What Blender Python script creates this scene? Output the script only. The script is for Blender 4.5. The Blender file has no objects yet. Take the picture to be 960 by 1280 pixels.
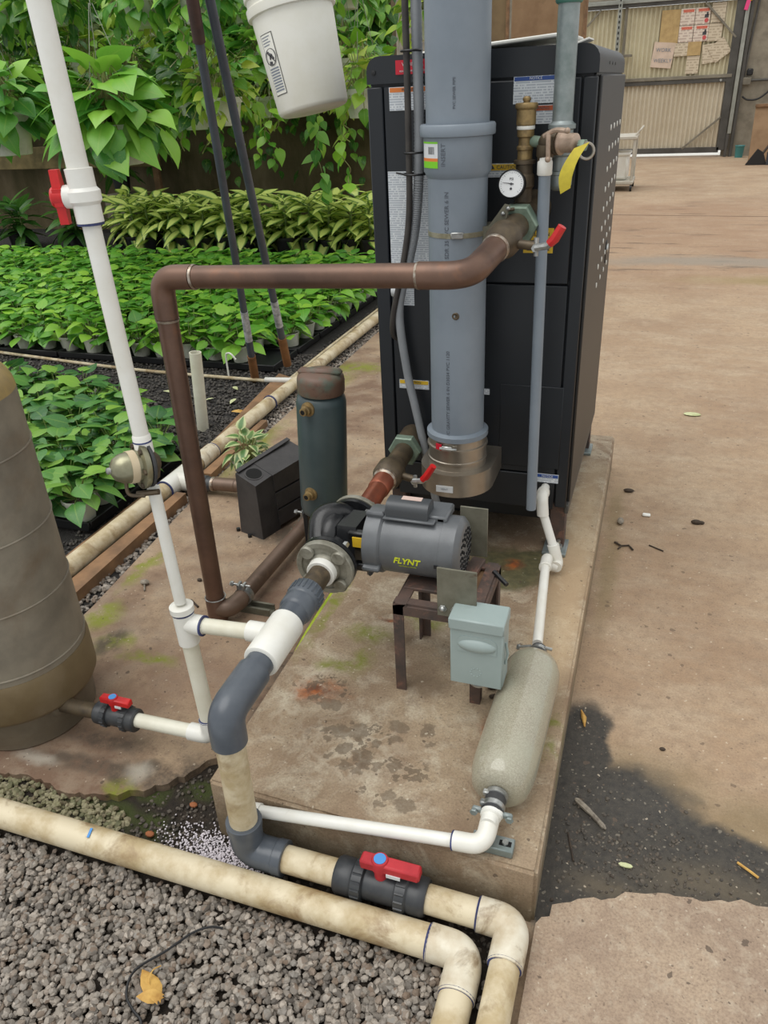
import bpy, bmesh, math, random
import numpy as np
from mathutils import Vector, Matrix

random.seed(7)
rng = np.random.default_rng(11)
PI = math.pi
scene = bpy.context.scene
COL = scene.collection

# ------------------------------------------------------------------ camera
cam_d = bpy.data.cameras.new('camera')
cam = bpy.data.objects.new('camera', cam_d)
COL.objects.link(cam)
cam_d.sensor_fit = 'AUTO'
cam_d.sensor_width = 36.0
cam_d.lens = 964.455 / 1280.0 * 36.0
cam_d.clip_start = 0.02
cam_d.clip_end = 200
_f = 964.455
_n = Vector((91.0, 1760.0, _f)).normalized()      # nadir seen from the camera
_d = Vector((377.0, -548.0, _f)).normalized()     # direction of depth
_x = _n.cross(_d)
if _x.x < 0: _x = -_x
_rows = [_x, _d, -_n]
cam.matrix_world = Matrix((
    (_rows[0].x, -_rows[0].y, -_rows[0].z, 0.0),
    (_rows[1].x, -_rows[1].y, -_rows[1].z, 0.0),
    (_rows[2].x, -_rows[2].y, -_rows[2].z, 1.5),
    (0, 0, 0, 1)))
scene.camera = cam

# ------------------------------------------------------------------ light
world = bpy.data.worlds.new('overcast')
scene.world = world
world.use_nodes = True
wn = world.node_tree
wn.nodes.clear()
w_out = wn.nodes.new('ShaderNodeOutputWorld')
w_bg = wn.nodes.new('ShaderNodeBackground')
w_tc = wn.nodes.new('ShaderNodeTexCoord')
w_sep = wn.nodes.new('ShaderNodeSeparateXYZ')
w_ramp = wn.nodes.new('ShaderNodeValToRGB')
wn.links.new(w_tc.outputs['Generated'], w_sep.inputs[0])
wn.links.new(w_sep.outputs['Z'], w_ramp.inputs[0])
w_ramp.color_ramp.elements[0].position = 0.0
w_ramp.color_ramp.elements[0].color = (0.58, 0.59, 0.59, 1)
w_ramp.color_ramp.elements[1].position = 0.9
w_ramp.color_ramp.elements[1].color = (1.0, 1.0, 0.985, 1)
wn.links.new(w_ramp.outputs[0], w_bg.inputs[0])
w_bg.inputs[1].default_value = 1.12
wn.links.new(w_bg.outputs[0], w_out.inputs[0])
sun_d = bpy.data.lights.new('sun', 'SUN')
sun_d.energy = 1.6
sun_d.angle = math.radians(50)
sun_d.color = (1.0, 0.985, 0.955)
sun = bpy.data.objects.new('sun', sun_d)
COL.objects.link(sun)
sun.location = (0, 0, 8)
sun.rotation_euler = (math.radians(16), math.radians(-16), 0)
scene.view_settings.view_transform = 'Standard'
scene.view_settings.look = 'None'
scene.view_settings.gamma = 1.0
scene.view_settings.use_curve_mapping = False
scene.view_settings.exposure = 0.0

# ------------------------------------------------------------------ materials
def lin(c):
    c = c / 255.0
    return c / 12.92 if c <= 0.04045 else ((c + 0.055) / 1.055) ** 2.4
def S(r, g, b): return (lin(r), lin(g), lin(b), 1.0)

class NT:
    """A node tree in the making."""
    def __init__(s, name):
        s.m = bpy.data.materials.new(name)
        s.m.use_nodes = True
        s.t = s.m.node_tree
        s.t.nodes.clear()
        s.out = s.t.nodes.new('ShaderNodeOutputMaterial')
        s.b = s.t.nodes.new('ShaderNodeBsdfPrincipled')
        s.t.links.new(s.b.outputs[0], s.out.inputs[0])
        s._tc = None
    def n(s, kind, **kw):
        q = s.t.nodes.new('ShaderNode' + kind)
        for k, v in kw.items(): setattr(q, k, v)
        return q
    def l(s, a, b): s.t.links.new(a, b)
    def obj(s):
        if not s._tc: s._tc = s.n('TexCoord')
        return s._tc.outputs['Object']
    def gen(s):
        if not s._tc: s._tc = s.n('TexCoord')
        return s._tc.outputs['Generated']
    def noise(s, scale, detail=4, rough=.55, vec=None, dist=0.0):
        q = s.n('TexNoise')
        q.inputs['Scale'].default_value = scale
        q.inputs['Detail'].default_value = detail
        q.inputs['Roughness'].default_value = rough
        q.inputs['Distortion'].default_value = dist
        s.l(vec or s.obj(), q.inputs['Vector'])
        return q.outputs[0]
    def ramp(s, x, *stops):
        q = s.n('ValToRGB')
        e = q.color_ramp.elements
        while len(e) < len(stops): e.new(0.5)
        for i, (p, c) in enumerate(stops):
            e[i].position = p
            e[i].color = c if isinstance(c, tuple) else (c, c, c, 1)
        s.l(x, q.inputs[0])
        return q.outputs[0]
    def math(s, op, a, b=None, c=None):
        q = s.n('Math', operation=op)
        for i, v in enumerate((a, b, c)):
            if v is None: continue
            if isinstance(v, (int, float)): q.inputs[i].default_value = v
            else: s.l(v, q.inputs[i])
        return q.outputs[0]
    def mix(s, f, a, b, mode='MIX'):
        q = s.n('Mix', data_type='RGBA', blend_type=mode)
        for i, v in ((0, f), (6, a), (7, b)):
            if isinstance(v, (int, float)) and i == 0: q.inputs[i].default_value = v
            elif isinstance(v, tuple): q.inputs[i].default_value = v
            else: s.l(v, q.inputs[i])
        return q.outputs[2]
    def blob(s, spots, wobble=.04, wscale=9.0, soft=.5):
        """A 0..1 mask: ellipses (x, y, rx, ry) on the ground with a ragged rim."""
        sep = s.n('SeparateXYZ'); s.l(s.obj(), sep.inputs[0])
        nz = s.n('TexNoise'); nz.inputs['Scale'].default_value = wscale; nz.inputs['Detail'].default_value = 4
        s.l(s.obj(), nz.inputs['Vector'])
        ns = s.n('SeparateColor'); s.l(nz.outputs['Color'], ns.inputs[0])
        X = s.math('MULTIPLY_ADD', ns.outputs[0], wobble * 2, s.math('ADD', sep.outputs[0], -wobble))
        Y = s.math('MULTIPLY_ADD', ns.outputs[1], wobble * 2, s.math('ADD', sep.outputs[1], -wobble))
        res = None
        for (x, y, rx, ry) in spots:
            a = s.math('MULTIPLY', s.math('ADD', X, -x), 1.0 / rx)
            b = s.math('MULTIPLY', s.math('ADD', Y, -y), 1.0 / ry)
            d = s.math('SQRT', s.math('ADD', s.math('MULTIPLY', a, a), s.math('MULTIPLY', b, b)))
            q = s.n('MapRange', interpolation_type='SMOOTHSTEP')
            q.inputs[1].default_value = 1.0 - soft; q.inputs[2].default_value = 1.0
            q.inputs[3].default_value = 1.0; q.inputs[4].default_value = 0.0
            s.l(d, q.inputs[0])
            res = q.outputs[0] if res is None else s.math('MAXIMUM', res, q.outputs[0])
        return res
    def specks(s, scale, keep, r0, r1, wob=.03, wscale=60):
        """Scattered spots: a share of the cells of a Voronoi grid, with uneven radius and ragged rim."""
        nz = s.n('TexNoise'); nz.inputs['Scale'].default_value = wscale; nz.inputs['Detail'].default_value = 3
        s.l(s.obj(), nz.inputs['Vector'])
        mx = s.n('Mix', data_type='RGBA', blend_type='LINEAR_LIGHT'); mx.inputs[0].default_value = wob / 4
        s.l(s.obj(), mx.inputs[6]); s.l(nz.outputs['Color'], mx.inputs[7])
        vo = s.n('TexVoronoi'); vo.inputs['Scale'].default_value = scale; s.l(mx.outputs[2], vo.inputs['Vector'])
        sc = s.n('SeparateColor'); s.l(vo.outputs['Color'], sc.inputs[0])
        rad = s.math('MULTIPLY_ADD', sc.outputs[1], r1 - r0, r0)
        return s.math('MULTIPLY', s.math('LESS_THAN', vo.outputs['Distance'], rad), s.math('LESS_THAN', sc.outputs[0], keep))
    def broken(s, mask, scale=18, lo=.38, hi=.6):
        return s.math('MULTIPLY', mask, s.ramp(s.noise(scale, 7, .72), (lo, 0.0), (hi, 1.0)))
    def bump(s, h, strength=.3, dist=.01, prev=None):
        q = s.n('Bump')
        q.inputs['Strength'].default_value = strength
        q.inputs['Distance'].default_value = dist
        s.l(h, q.inputs['Height'])
        if prev is not None: s.l(prev, q.inputs['Normal'])
        s.l(q.outputs[0], s.b.inputs['Normal'])
        return q.outputs[0]
    def base(s, c):
        if isinstance(c, tuple): s.b.inputs['Base Color'].default_value = c
        else: s.l(c, s.b.inputs['Base Color'])
    def rough(s, r):
        if isinstance(r, (int, float)): s.b.inputs['Roughness'].default_value = r
        else: s.l(r, s.b.inputs['Roughness'])
    def metal(s, v): s.b.inputs['Metallic'].default_value = v

def mat(name, c, rough=.5, metal=0.0, c2=None, scale=14, lo=.4, hi=.65, bump=0.0, bscale=120, spec=None, c3=None, lo3=.58, hi3=.72, scale3=5):
    t = NT(name)
    col = c
    if c2: col = t.mix(t.ramp(t.noise(scale, 6, .6), (lo, 0.0), (hi, 1.0)), c, c2)
    if c3: col = t.mix(t.ramp(t.noise(scale3, 7, .65, dist=.4), (lo3, 0.0), (hi3, 1.0)), col, c3)
    t.base(col); t.rough(rough); t.metal(metal)
    if spec is not None: t.b.inputs['Specular IOR Level'].default_value = spec
    if bump: t.bump(t.noise(bscale, 3), bump, .004)
    return t.m

M = {}
M['cabinet'] = mat('black_powder_coat', S(27, 32, 38), .42, c2=S(22, 26, 31), scale=3, bump=.05, bscale=500, c3=S(52, 57, 62), lo3=.68, hi3=.85)
M['side_panel'] = mat('black_coat_floor_tint', S(40, 39, 38), .46, c2=S(34, 34, 34), scale=3)  # cabinet black lightened and warmed: the floor's reflection put into the side's colour
M['black'] = mat('black_plastic', S(24, 25, 27), .45)
M['black_iron'] = mat('black_cast_iron', S(22, 23, 25), .28, bump=.12, bscale=160, c2=S(32, 33, 35), scale=30)
M['grey_pvc'] = mat('grey_pvc', S(126, 136, 146), .42, c2=S(116, 126, 136), scale=5, bump=.01, c3=S(140, 148, 156), lo3=.66, hi3=.85, scale3=30)
M['grey_pvc_dark'] = mat('dark_grey_pvc', S(74, 80, 88), .30, c2=S(86, 92, 99), scale=14, c3=S(112, 116, 118), lo3=.66, hi3=.8, scale3=28)
M['black_pvc'] = mat('black_pvc', S(46, 49, 53), .42, c2=S(60, 62, 64), scale=25, c3=S(88, 84, 76), lo3=.66, hi3=.8, scale3=40)
M['white_pvc'] = mat('white_pvc', S(226, 226, 220), .32, c2=S(216, 214, 204), scale=8, c3=S(186, 180, 164), lo3=.68, hi3=.85, scale3=16)
M['cream_pvc'] = mat('yellowed_white_pvc', S(222, 220, 204), .36, c2=S(206, 202, 182), scale=7, c3=S(160, 150, 124), lo3=.66, hi3=.85, scale3=12)
M['beige_pvc'] = mat('weathered_beige_pvc', S(208, 196, 168), .5, c2=S(178, 160, 124), scale=11, lo=.42, hi=.6, c3=S(134, 108, 74), lo3=.53, hi3=.70, scale3=10, bump=.08, bscale=90)
M['beige_fit'] = mat('weathered_white_fitting', S(216, 210, 192), .45, c2=S(190, 176, 150), scale=15, c3=S(126, 106, 80), lo3=.56, hi3=.72, scale3=16)
M['primer'] = mat('blue_purple_primer', S(52, 62, 112), .5, c2=S(36, 40, 70), scale=40)
M['copper_dark'] = mat('aged_copper', S(116, 90, 76), .42, .5, c2=S(92, 72, 62), scale=6, c3=S(130, 92, 70), lo3=.58, hi3=.8, scale3=9)
M['copper_red'] = mat('fresh_copper', S(158, 88, 62), .36, .6, c2=S(132, 78, 60), scale=12, c3=S(196, 132, 100), lo3=.62, hi3=.8, scale3=20)
M['solder'] = mat('solder', S(178, 170, 158), .35, .7, c2=S(128, 106, 88), scale=60)
M['floor_copper'] = mat('brown_floor_pipe', S(118, 98, 84), .42, .35, c2=S(98, 80, 68), scale=7, c3=S(136, 112, 94), scale3=10)
M['brass'] = mat('aged_brass', S(156, 132, 88), .42, .5, c2=S(118, 100, 70), scale=40, c3=S(96, 120, 100), lo3=.66, hi3=.8, scale3=25)
M['bronze'] = mat('bronze', S(96, 84, 66), .5, .45, c2=S(74, 65, 54), scale=25, c3=S(112, 96, 74), scale3=14)
M['patina'] = mat('green_patina', S(128, 146, 130), .5, .3, c2=S(104, 122, 108), scale=30)
M['relief_bronze'] = mat('pinkish_cast_bronze', S(186, 164, 146), .5, .3, c2=S(150, 130, 112), scale=30)
M['galv'] = mat('galvanised_steel', S(150, 158, 158), .42, .5, c2=S(122, 134, 132), scale=18, c3=S(110, 122, 118), lo3=.6, hi3=.75, scale3=8)
M['zinc'] = mat('zinc_plated_steel', S(188, 190, 188), .30, .75, c2=S(140, 142, 140), scale=40)
M['stainless'] = mat('stainless_steel', S(176, 168, 156), .32, .8, c2=S(150, 142, 130), scale=5)
M['cast'] = mat('grey_cast_flange', S(150, 148, 136), .5, .4, c2=S(112, 108, 94), scale=22, c3=S(92, 84, 68), lo3=.6, hi3=.78, scale3=18)
M['rust_steel'] = mat('rusted_steel', S(92, 74, 66), .7, .1, c2=S(70, 62, 58), scale=18, c3=S(126, 92, 78), lo3=.55, hi3=.7, scale3=25, bump=.2)
M['dull_galv'] = mat('weathered_galvanised_plate', S(122, 120, 106), .55, .3, c2=S(98, 96, 82), scale=14, c3=S(82, 62, 48), lo3=.64, hi3=.76, scale3=24)
M['motor_grey'] = mat('motor_grey_paint', S(102, 105, 108), .36, .15, c2=S(90, 93, 96), scale=12, bump=.05, bscale=260)
M['motor_dark'] = mat('motor_dark_paint', S(68, 71, 74), .4, .1)
M['sep_green'] = mat('blue_green_enamel', S(68, 82, 84), .38, c2=S(58, 72, 75), scale=8, c3=S(96, 76, 60), lo3=.66, hi3=.8, scale3=6)
M['sep_rust'] = mat('rusted_enamel', S(104, 80, 66), .5, c2=S(88, 96, 84), scale=14, lo=.45, hi=.6, c3=S(86, 60, 48), scale3=24)
M['box_grey'] = mat('pale_blue_grey_enamel', S(152, 166, 164), .40, c2=S(142, 157, 155), scale=5, bump=.02)
M['red'] = mat('red_plastic', S(206, 34, 34), .35, c2=S(178, 26, 30), scale=20)
M['red_worn'] = mat('worn_red_plastic', S(182, 44, 52), .5, c2=S(158, 32, 42), scale=16, c3=S(196, 104, 104), lo3=.66, hi3=.85, scale3=18)
M['blue_cap'] = mat('blue_plastic', S(72, 140, 205), .45)
M['white'] = mat('white_plastic', S(232, 232, 226), .42, c2=S(222, 221, 212), scale=6)
M['bucket'] = mat('white_bucket_plastic', S(236, 235, 226), .42, c2=S(228, 226, 212), scale=7, c3=S(196, 186, 128), lo3=.68, hi3=.88, scale3=6)
M['pot_white'] = mat('white_pot_plastic', S(218, 218, 208), .5, c2=S(200, 200, 186), scale=10, c3=S(150, 146, 124), lo3=.66, hi3=.85, scale3=14)
M['pot_clear'] = mat('pale_pot_plastic', S(184, 184, 174), .35, c2=S(160, 158, 146), scale=10)
M['soil'] = mat('potting_soil', S(52, 42, 33), .9, c2=S(36, 30, 24), scale=60, bump=.6, bscale=80)
M['paper'] = mat('label_white', S(206, 210, 212), .5)
M['paper_old'] = mat('weathered_paper', S(206, 192, 166), .8, c2=S(188, 172, 142), scale=6)
M['paper_tan'] = mat('tan_stained_paper', S(190, 162, 112), .8, c2=S(170, 142, 96), scale=9)
M['paper_pink'] = mat('pinkish_paper', S(212, 190, 172), .8, c2=S(196, 176, 156), scale=7)
M['ink'] = mat('dark_ink', S(66, 66, 70), .6)
M['ink_grey'] = mat('grey_ink', S(132, 138, 148), .6)
M['lab_red'] = mat('label_red', S(198, 26, 50), .45)
M['lab_orange'] = mat('label_orange', S(212, 120, 52), .5)
M['lab_rust'] = mat('label_dark_orange', S(178, 84, 46), .5)
M['lab_blue'] = mat('label_blue', S(42, 74, 140), .5)
M['lab_yellow'] = mat('label_yellow', S(218, 180, 44), .5)
M['lab_green'] = mat('label_green', S(118, 196, 28), .5)
M['tag_yellow'] = mat('yellow_tag', S(206, 190, 60), .6, c2=S(188, 172, 56), scale=40)
M['gauge_face'] = mat('gauge_face_white', S(226, 228, 228), .35)
M['steel_strap'] = mat('steel_strap', S(176, 172, 152), .35, .6, c2=S(140, 136, 112), scale=30)
M['conduit'] = mat('grey_conduit', S(142, 146, 150), .5, c2=S(128, 132, 136), scale=10)
M['cable'] = mat('dark_cable', S(66, 62, 58), .55, c2=S(52, 48, 46), scale=20)
M['rubber'] = mat('dark_rubber', S(44, 46, 50), .6, c2=S(58, 58, 58), scale=40)
M['tank'] = mat('grey_fiberglass', S(136, 128, 113), .5, c2=S(112, 105, 93), scale=7, c3=S(108, 84, 58), lo3=.52, hi3=.8, scale3=2.6, bump=.05)
M['tank_top'] = mat('yellow_stained_fiberglass', S(170, 146, 88), .5, c2=S(130, 114, 84), scale=7)
M['tank_base'] = mat('grey_brown_base_plastic', S(118, 108, 92), .5, c2=S(98, 90, 76), scale=9, c3=S(96, 82, 62), scale3=5)
M['tank_skirt'] = mat('brown_stained_skirt', S(118, 102, 74), .5, c2=S(104, 88, 62), scale=6, c3=S(126, 112, 90), lo3=.5, scale3=5)
M['box_black'] = mat('faded_black_plastic', S(62, 60, 60), .5, c2=S(50, 48, 49), scale=14, bump=.2, bscale=60, c3=S(72, 68, 66), lo3=.62, hi3=.8, scale3=10)
M['hole'] = mat('dark_inside', S(8, 8, 8), .9)
M['pole'] = mat('dark_slate_pole', S(80, 86, 96), .45, .1, c2=S(68, 73, 82), scale=8)
M['pole_rust'] = mat('brown_pole', S(76, 54, 48), .6, c2=S(60, 44, 40), scale=18)
M['pole_wood'] = mat('brown_handle', S(134, 92, 54), .6, c2=S(112, 76, 46), scale=14)
M['tape'] = mat('worn_white_tape', S(196, 198, 202), .5, c2=S(128, 132, 138), scale=40)
M['wood'] = mat('weathered_board', S(146, 112, 80), .75, c2=S(112, 86, 62), scale=9, c3=S(120, 122, 74), lo3=.64, hi3=.8, scale3=4, bump=.2, bscale=40)
M['ply'] = mat('brown_plywood', S(150, 122, 92), .75, c2=S(126, 98, 70), scale=2.2, c3=S(92, 72, 52), lo3=.6, hi3=.75, scale3=1.4)
M['ply_dark'] = mat('dark_brown_plywood', S(128, 108, 78), .75, c2=S(96, 78, 54), scale=1.8, c3=S(84, 74, 50), scale3=1.2)
M['corr'] = mat('beige_corrugated_sheet', S(202, 194, 164), .6, c2=S(186, 176, 146), scale=1.4, c3=S(160, 148, 116), lo3=.62, hi3=.85, scale3=.9)
M['corr_low'] = mat('grey_beige_corrugated_sheet', S(204, 194, 172), .6, c2=S(192, 180, 156), scale=1.1)
M['rail'] = mat('grey_steel_rail', S(138, 132, 118), .55, .3, c2=S(110, 104, 92), scale=3)
M['rail_dark'] = mat('dark_steel_frame', S(92, 90, 86), .55, .3, c2=S(74, 72, 68), scale=3)
M['track'] = mat('pale_steel_track', S(164, 166, 158), .45, .4, c2=S(138, 140, 132), scale=4)
M['block'] = mat('grey_rendered_block', S(146, 138, 122), .85, c2=S(122, 114, 100), scale=5, c3=S(104, 96, 82), lo3=.6, hi3=.8, scale3=2, bump=.3, bscale=25)
M['pink'] = mat('pink_ribbon', S(232, 70, 132), .6)
M['orange'] = mat('orange_ribbon', S(214, 160, 60), .6)
M['teal'] = mat('teal_plastic', S(66, 130, 130), .5)
M['yellow'] = mat('yellow_plastic', S(226, 184, 52), .5)
M['cart'] = mat('pale_cart_metal', S(204, 200, 188), .5, .2, c2=S(180, 174, 160), scale=5)
M['pavement'] = mat('concrete_painted_sunlit', S(246, 246, 242), .8)  # near-white colour stands in for sunlight on the ground past the gate
M['lime'] = mat('lime_hose', S(168, 182, 42), .45, c2=S(134, 152, 36), scale=20)
M['string'] = mat('pale_wire', S(150, 152, 140), .5)
M['dead_leaf'] = mat('dry_yellow_leaf', S(204, 164, 88), .7, c2=S(172, 128, 62), scale=40)
M['pale_leaf'] = mat('pale_fallen_leaf', S(200, 204, 160), .7, c2=S(170, 176, 126), scale=40)
M['debris'] = mat('dark_debris', S(74, 62, 50), .85, c2=S(52, 44, 38), scale=50)
M['debris_grey'] = mat('grey_wood_debris', S(150, 142, 128), .8, c2=S(104, 96, 86), scale=60)
M['perlite'] = mat('white_beads', S(214, 208, 214), .6)

def mat_media():
    t = NT('granular_media_in_clear_tube')
    v = t.n('TexVoronoi'); v.inputs['Scale'].default_value = 520
    t.l(t.obj(), v.inputs['Vector'])
    sc = t.n('SeparateColor'); t.l(v.outputs['Color'], sc.inputs[0])
    c = t.ramp(sc.outputs[0], (0.0, S(138, 132, 114)), (.5, S(152, 147, 128)), (1.0, S(166, 161, 143)))
    c = t.mix(t.ramp(t.noise(9, 5), (.42, 0.0), (.8, 1.0)), c, S(160, 160, 140))
    t.base(c); t.rough(.5)
    t.b.inputs['Coat Weight'].default_value = .9
    t.b.inputs['Coat Roughness'].default_value = .06
    return t.m
M['media'] = mat_media()

def mat_leaf(name, dark, mid, bright, trans=.28, rough=.38):
    t = NT(name)
    g = t.n('NewGeometry'); oi = t.n('ObjectInfo')
    r = t.math('FRACT', t.math('ADD', g.outputs['Random Per Island'], t.math('MULTIPLY', oi.outputs['Random'], 7.31)))
    c = t.ramp(r, (0.0, dark), (.5, mid), (1.0, bright))
    uv = t.n('UVMap'); sp = t.n('SeparateXYZ'); t.l(uv.outputs[0], sp.inputs[0])
    rib = t.ramp(t.math('ABSOLUTE', t.math('ADD', sp.outputs[0], -.5)), (0.0, 1.0), (.05, 0.0))
    c = t.mix(t.math('MULTIPLY', rib, .35), c, S(160, 190, 90))
    patch = t.ramp(t.noise(38, 3), (.60, 0.0), (.70, 1.0))
    c = t.mix(t.math('MULTIPLY', patch, .45), c, S(176, 196, 84))
    t.base(c); t.rough(rough)
    tr = t.n('BsdfTranslucent'); t.l(c, tr.inputs[0])
    mx = t.n('MixShader'); mx.inputs[0].default_value = trans
    t.l(t.b.outputs[0], mx.inputs[1]); t.l(tr.outputs[0], mx.inputs[2]); t.l(mx.outputs[0], t.out.inputs[0])
    return t.m
M['leaf'] = mat_leaf('pothos_leaf', S(62, 124, 38), S(100, 168, 54), S(158, 208, 70))
M['leaf_near'] = mat_leaf('pothos_leaf_blue_green', S(56, 106, 58), S(86, 142, 70), S(140, 186, 74))
M['leaf_big'] = mat_leaf('large_pothos_leaf', S(62, 126, 50), S(104, 168, 64), S(152, 202, 74))
M['leaf_dark'] = mat_leaf('dark_vine_leaf', S(44, 92, 30), S(74, 130, 44), S(132, 180, 60), .3)  # darker greens than the large pothos leaves
M['leaf_lime'] = mat_leaf('lime_pothos_leaf', S(96, 150, 40), S(146, 186, 60), S(190, 206, 84), .32)
M['leaf_deep'] = mat_leaf('deep_green_leaf', S(34, 78, 30), S(52, 100, 38), S(76, 124, 48))
M['stem'] = mat('green_stem', S(112, 136, 66), .5, c2=S(96, 110, 56), scale=30)
M['vine_stem'] = mat('pale_vine_stem', S(150, 156, 96), .5, c2=S(120, 116, 70), scale=30)

def mat_dief(name, centre, edge, w0, w1):
    t = NT(name)
    uv = t.n('UVMap'); sp = t.n('SeparateXYZ'); t.l(uv.outputs[0], sp.inputs[0])
    a = t.math('ABSOLUTE', t.math('ADD', sp.outputs[0], -.5))
    a = t.math('ADD', a, t.math('MULTIPLY', t.math('ADD', t.noise(40, 3), -.5), .25))
    c = t.ramp(a, (w0, centre), (w1, edge))
    oi = t.n('ObjectInfo')
    c = t.mix(t.math('MULTIPLY', oi.outputs['Random'], .3), c, S(150, 176, 84))
    t.base(c); t.rough(.4)
    tr = t.n('BsdfTranslucent'); t.l(c, tr.inputs[0])
    mx = t.n('MixShader'); mx.inputs[0].default_value = .25
    t.l(t.b.outputs[0], mx.inputs[1]); t.l(tr.outputs[0], mx.inputs[2]); t.l(mx.outputs[0], t.out.inputs[0])
    return t.m
M['leaf_dief'] = mat_dief('dumb_cane_leaf', S(232, 246, 140), S(54, 112, 38), .26, .41)
M['leaf_varieg'] = mat_dief('variegated_leaf', S(84, 128, 76), S(206, 212, 160), .16, .36)

def mat_stone(name, *cols):
    t = NT(name)
    g = t.n('NewGeometry'); oi = t.n('ObjectInfo')
    r = t.math('FRACT', t.math('ADD', g.outputs['Random Per Island'], t.math('MULTIPLY', oi.outputs['Random'], 5.77)))
    n = len(cols)
    c = t.ramp(r, *[(i / (n - 1), q) for i, q in enumerate(cols)])
    c = t.mix(t.math('MULTIPLY', t.ramp(t.noise(150, 4), (.4, 0.0), (.75, 1.0)), .45), c, S(78, 70, 62))
    t.base(c); t.rough(.72)
    return t.m
M['stone'] = mat_stone('grey_gravel', S(94, 88, 81), S(128, 121, 112), S(158, 149, 138), S(118, 101, 86), S(138, 133, 126), S(176, 166, 154), S(78, 73, 68))
M['stone_dark'] = mat_stone('dark_wet_gravel', S(58, 55, 50), S(78, 72, 64), S(98, 90, 80), S(66, 58, 50))
M['stone_moss'] = mat_stone('mossy_gravel', S(94, 96, 66), S(134, 130, 98), S(150, 144, 116), S(110, 100, 76))
M['cinder'] = mat_stone('black_cinder', S(48, 46, 45), S(66, 63, 60), S(84, 80, 75), S(56, 52, 48))

def mat_concrete():
    t = NT('tan_concrete_floor')
    c = t.mix(t.ramp(t.noise(.7, 7, .65), (.40, 0.0), (.60, 1.0)), S(178, 154, 126), S(158, 132, 106))
    br = t.n('Mapping'); br.inputs['Scale'].default_value = (.8, 1.5, 1); t.l(t.obj(), br.inputs[0])
    c = t.mix(t.math('MULTIPLY', t.ramp(t.noise(3.1, 9, .72, br.outputs[0]), (.45, 0.0), (.68, 1.0)), .6), c, S(190, 174, 150))
    c = t.mix(t.math('MULTIPLY', t.ramp(t.noise(2.2, 8, .72), (.50, 0.0), (.68, 1.0)), .5), c, S(142, 118, 96))
    c = t.mix(t.math('MULTIPLY', t.ramp(t.noise(26, 8, .78), (.46, 0.0), (.62, 1.0)), .5), c, S(136, 116, 96))
    c = t.mix(t.math('MULTIPLY', t.ramp(t.noise(180, 4, .75), (.42, 0.0), (.7, 1.0)), .5), c, S(116, 96, 78))
    # dark streaks running across the slab further back
    mp = t.n('Mapping'); mp.inputs['Scale'].default_value = (.7, 3.6, 1); t.l(t.obj(), mp.inputs[0])
    far = t.blob([(0.3, 9.2, 5, 3.4)], .5, 1.0, .5)
    c = t.mix(t.math('MULTIPLY', far, .35), c, S(146, 112, 86))
    st = t.math('MULTIPLY', t.ramp(t.noise(1.6, 7, .7, mp.outputs[0]), (.56, 0.0), (.66, 1.0)), far)
    c = t.mix(t.math('MULTIPLY', st, .75), c, S(84, 66, 52))
    # grey damp band and green algae
    band = t.blob([(1.2, 7.75, 2.6, .36), (1.7, 7.05, 1.1, .25)], .3, 2.0, .6)
    c = t.mix(t.math('MULTIPLY', band, .75), c, S(138, 130, 118))
    alg = t.blob([(1.4, 7.0, 1.7, .28), (1.25, 5.4, .75, .10), (1.4, 6.5, .5, .12)], .2, 3.0, .8)
    c = t.mix(t.math('MULTIPLY', alg, .5), c, S(132, 122, 66))
    # stain around the wet hollow beside the pad
    ring = t.blob([(.10, 1.27, .30, .34), (.34, 1.30, .22, .20)], .08, 7.0, .6)
    c = t.mix(t.math('MULTIPLY', ring, .65), c, S(120, 104, 74))
    wet = t.blob([(.06, 1.24, .25, .27), (-.06, 1.45, .10, .28), (.26, 1.22, .19, .15), (.0, 1.1, .16, .18), (.42, 1.18, .15, .1)], .07, 9.0, .30)
    wc = t.mix(t.ramp(t.noise(60, 6, .7), (.35, 0.0), (.7, 1.0)), S(46, 43, 39), S(70, 65, 57))
    spk = t.ramp(t.noise(300, 2), (.66, 0.0), (.72, 1.0))
    wc = t.mix(t.math('MULTIPLY', spk, .5), wc, S(128, 120, 104))
    wc = t.mix(t.math('MULTIPLY', t.specks(110, .25, .05, .38), .6), wc, S(132, 124, 110))
    wc = t.mix(t.math('MULTIPLY', t.specks(50, .18, .05, .35), .6), wc, S(34, 31, 28))
    wc = t.mix(t.math('MULTIPLY', t.blob([(.25, 1.18, .2, .09), (.05, 1.12, .15, .05)], .06, 10, .9), .5), wc, S(104, 92, 72))
    c = t.mix(wet, c, wc)
    gm = t.blob([(-.05, 2.35, .05, .5), (-.06, 2.8, .05, .3)], .03, 12, .8)
    c = t.mix(t.math('MULTIPLY', gm, .5), c, S(122, 108, 74))
    c = t.mix(t.math('MULTIPLY', t.specks(26, .22, .04, .22), .6), c, S(96, 80, 66))
    c = t.mix(t.math('MULTIPLY', t.specks(90, .3, .05, .28), .5), c, S(110, 92, 76))
    c = t.mix(t.math('MULTIPLY', t.specks(70, .12, .05, .25), .5), c, S(206, 192, 170))
    t.base(c)
    shine = t.blob([(.10, 1.37, .16, .10)], .05, 14, .9)
    r = t.math('ADD', t.math('MULTIPLY', wet, -.25), .85)
    r = t.math('ADD', r, t.math('MULTIPLY', shine, -.3))
    t.rough(r)
    b = t.bump(t.noise(30, 6, .7), .25, .01)
    t.bump(t.noise(220, 3), .25, .003, b)
    return t.m
M['concrete'] = mat_concrete()

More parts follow.
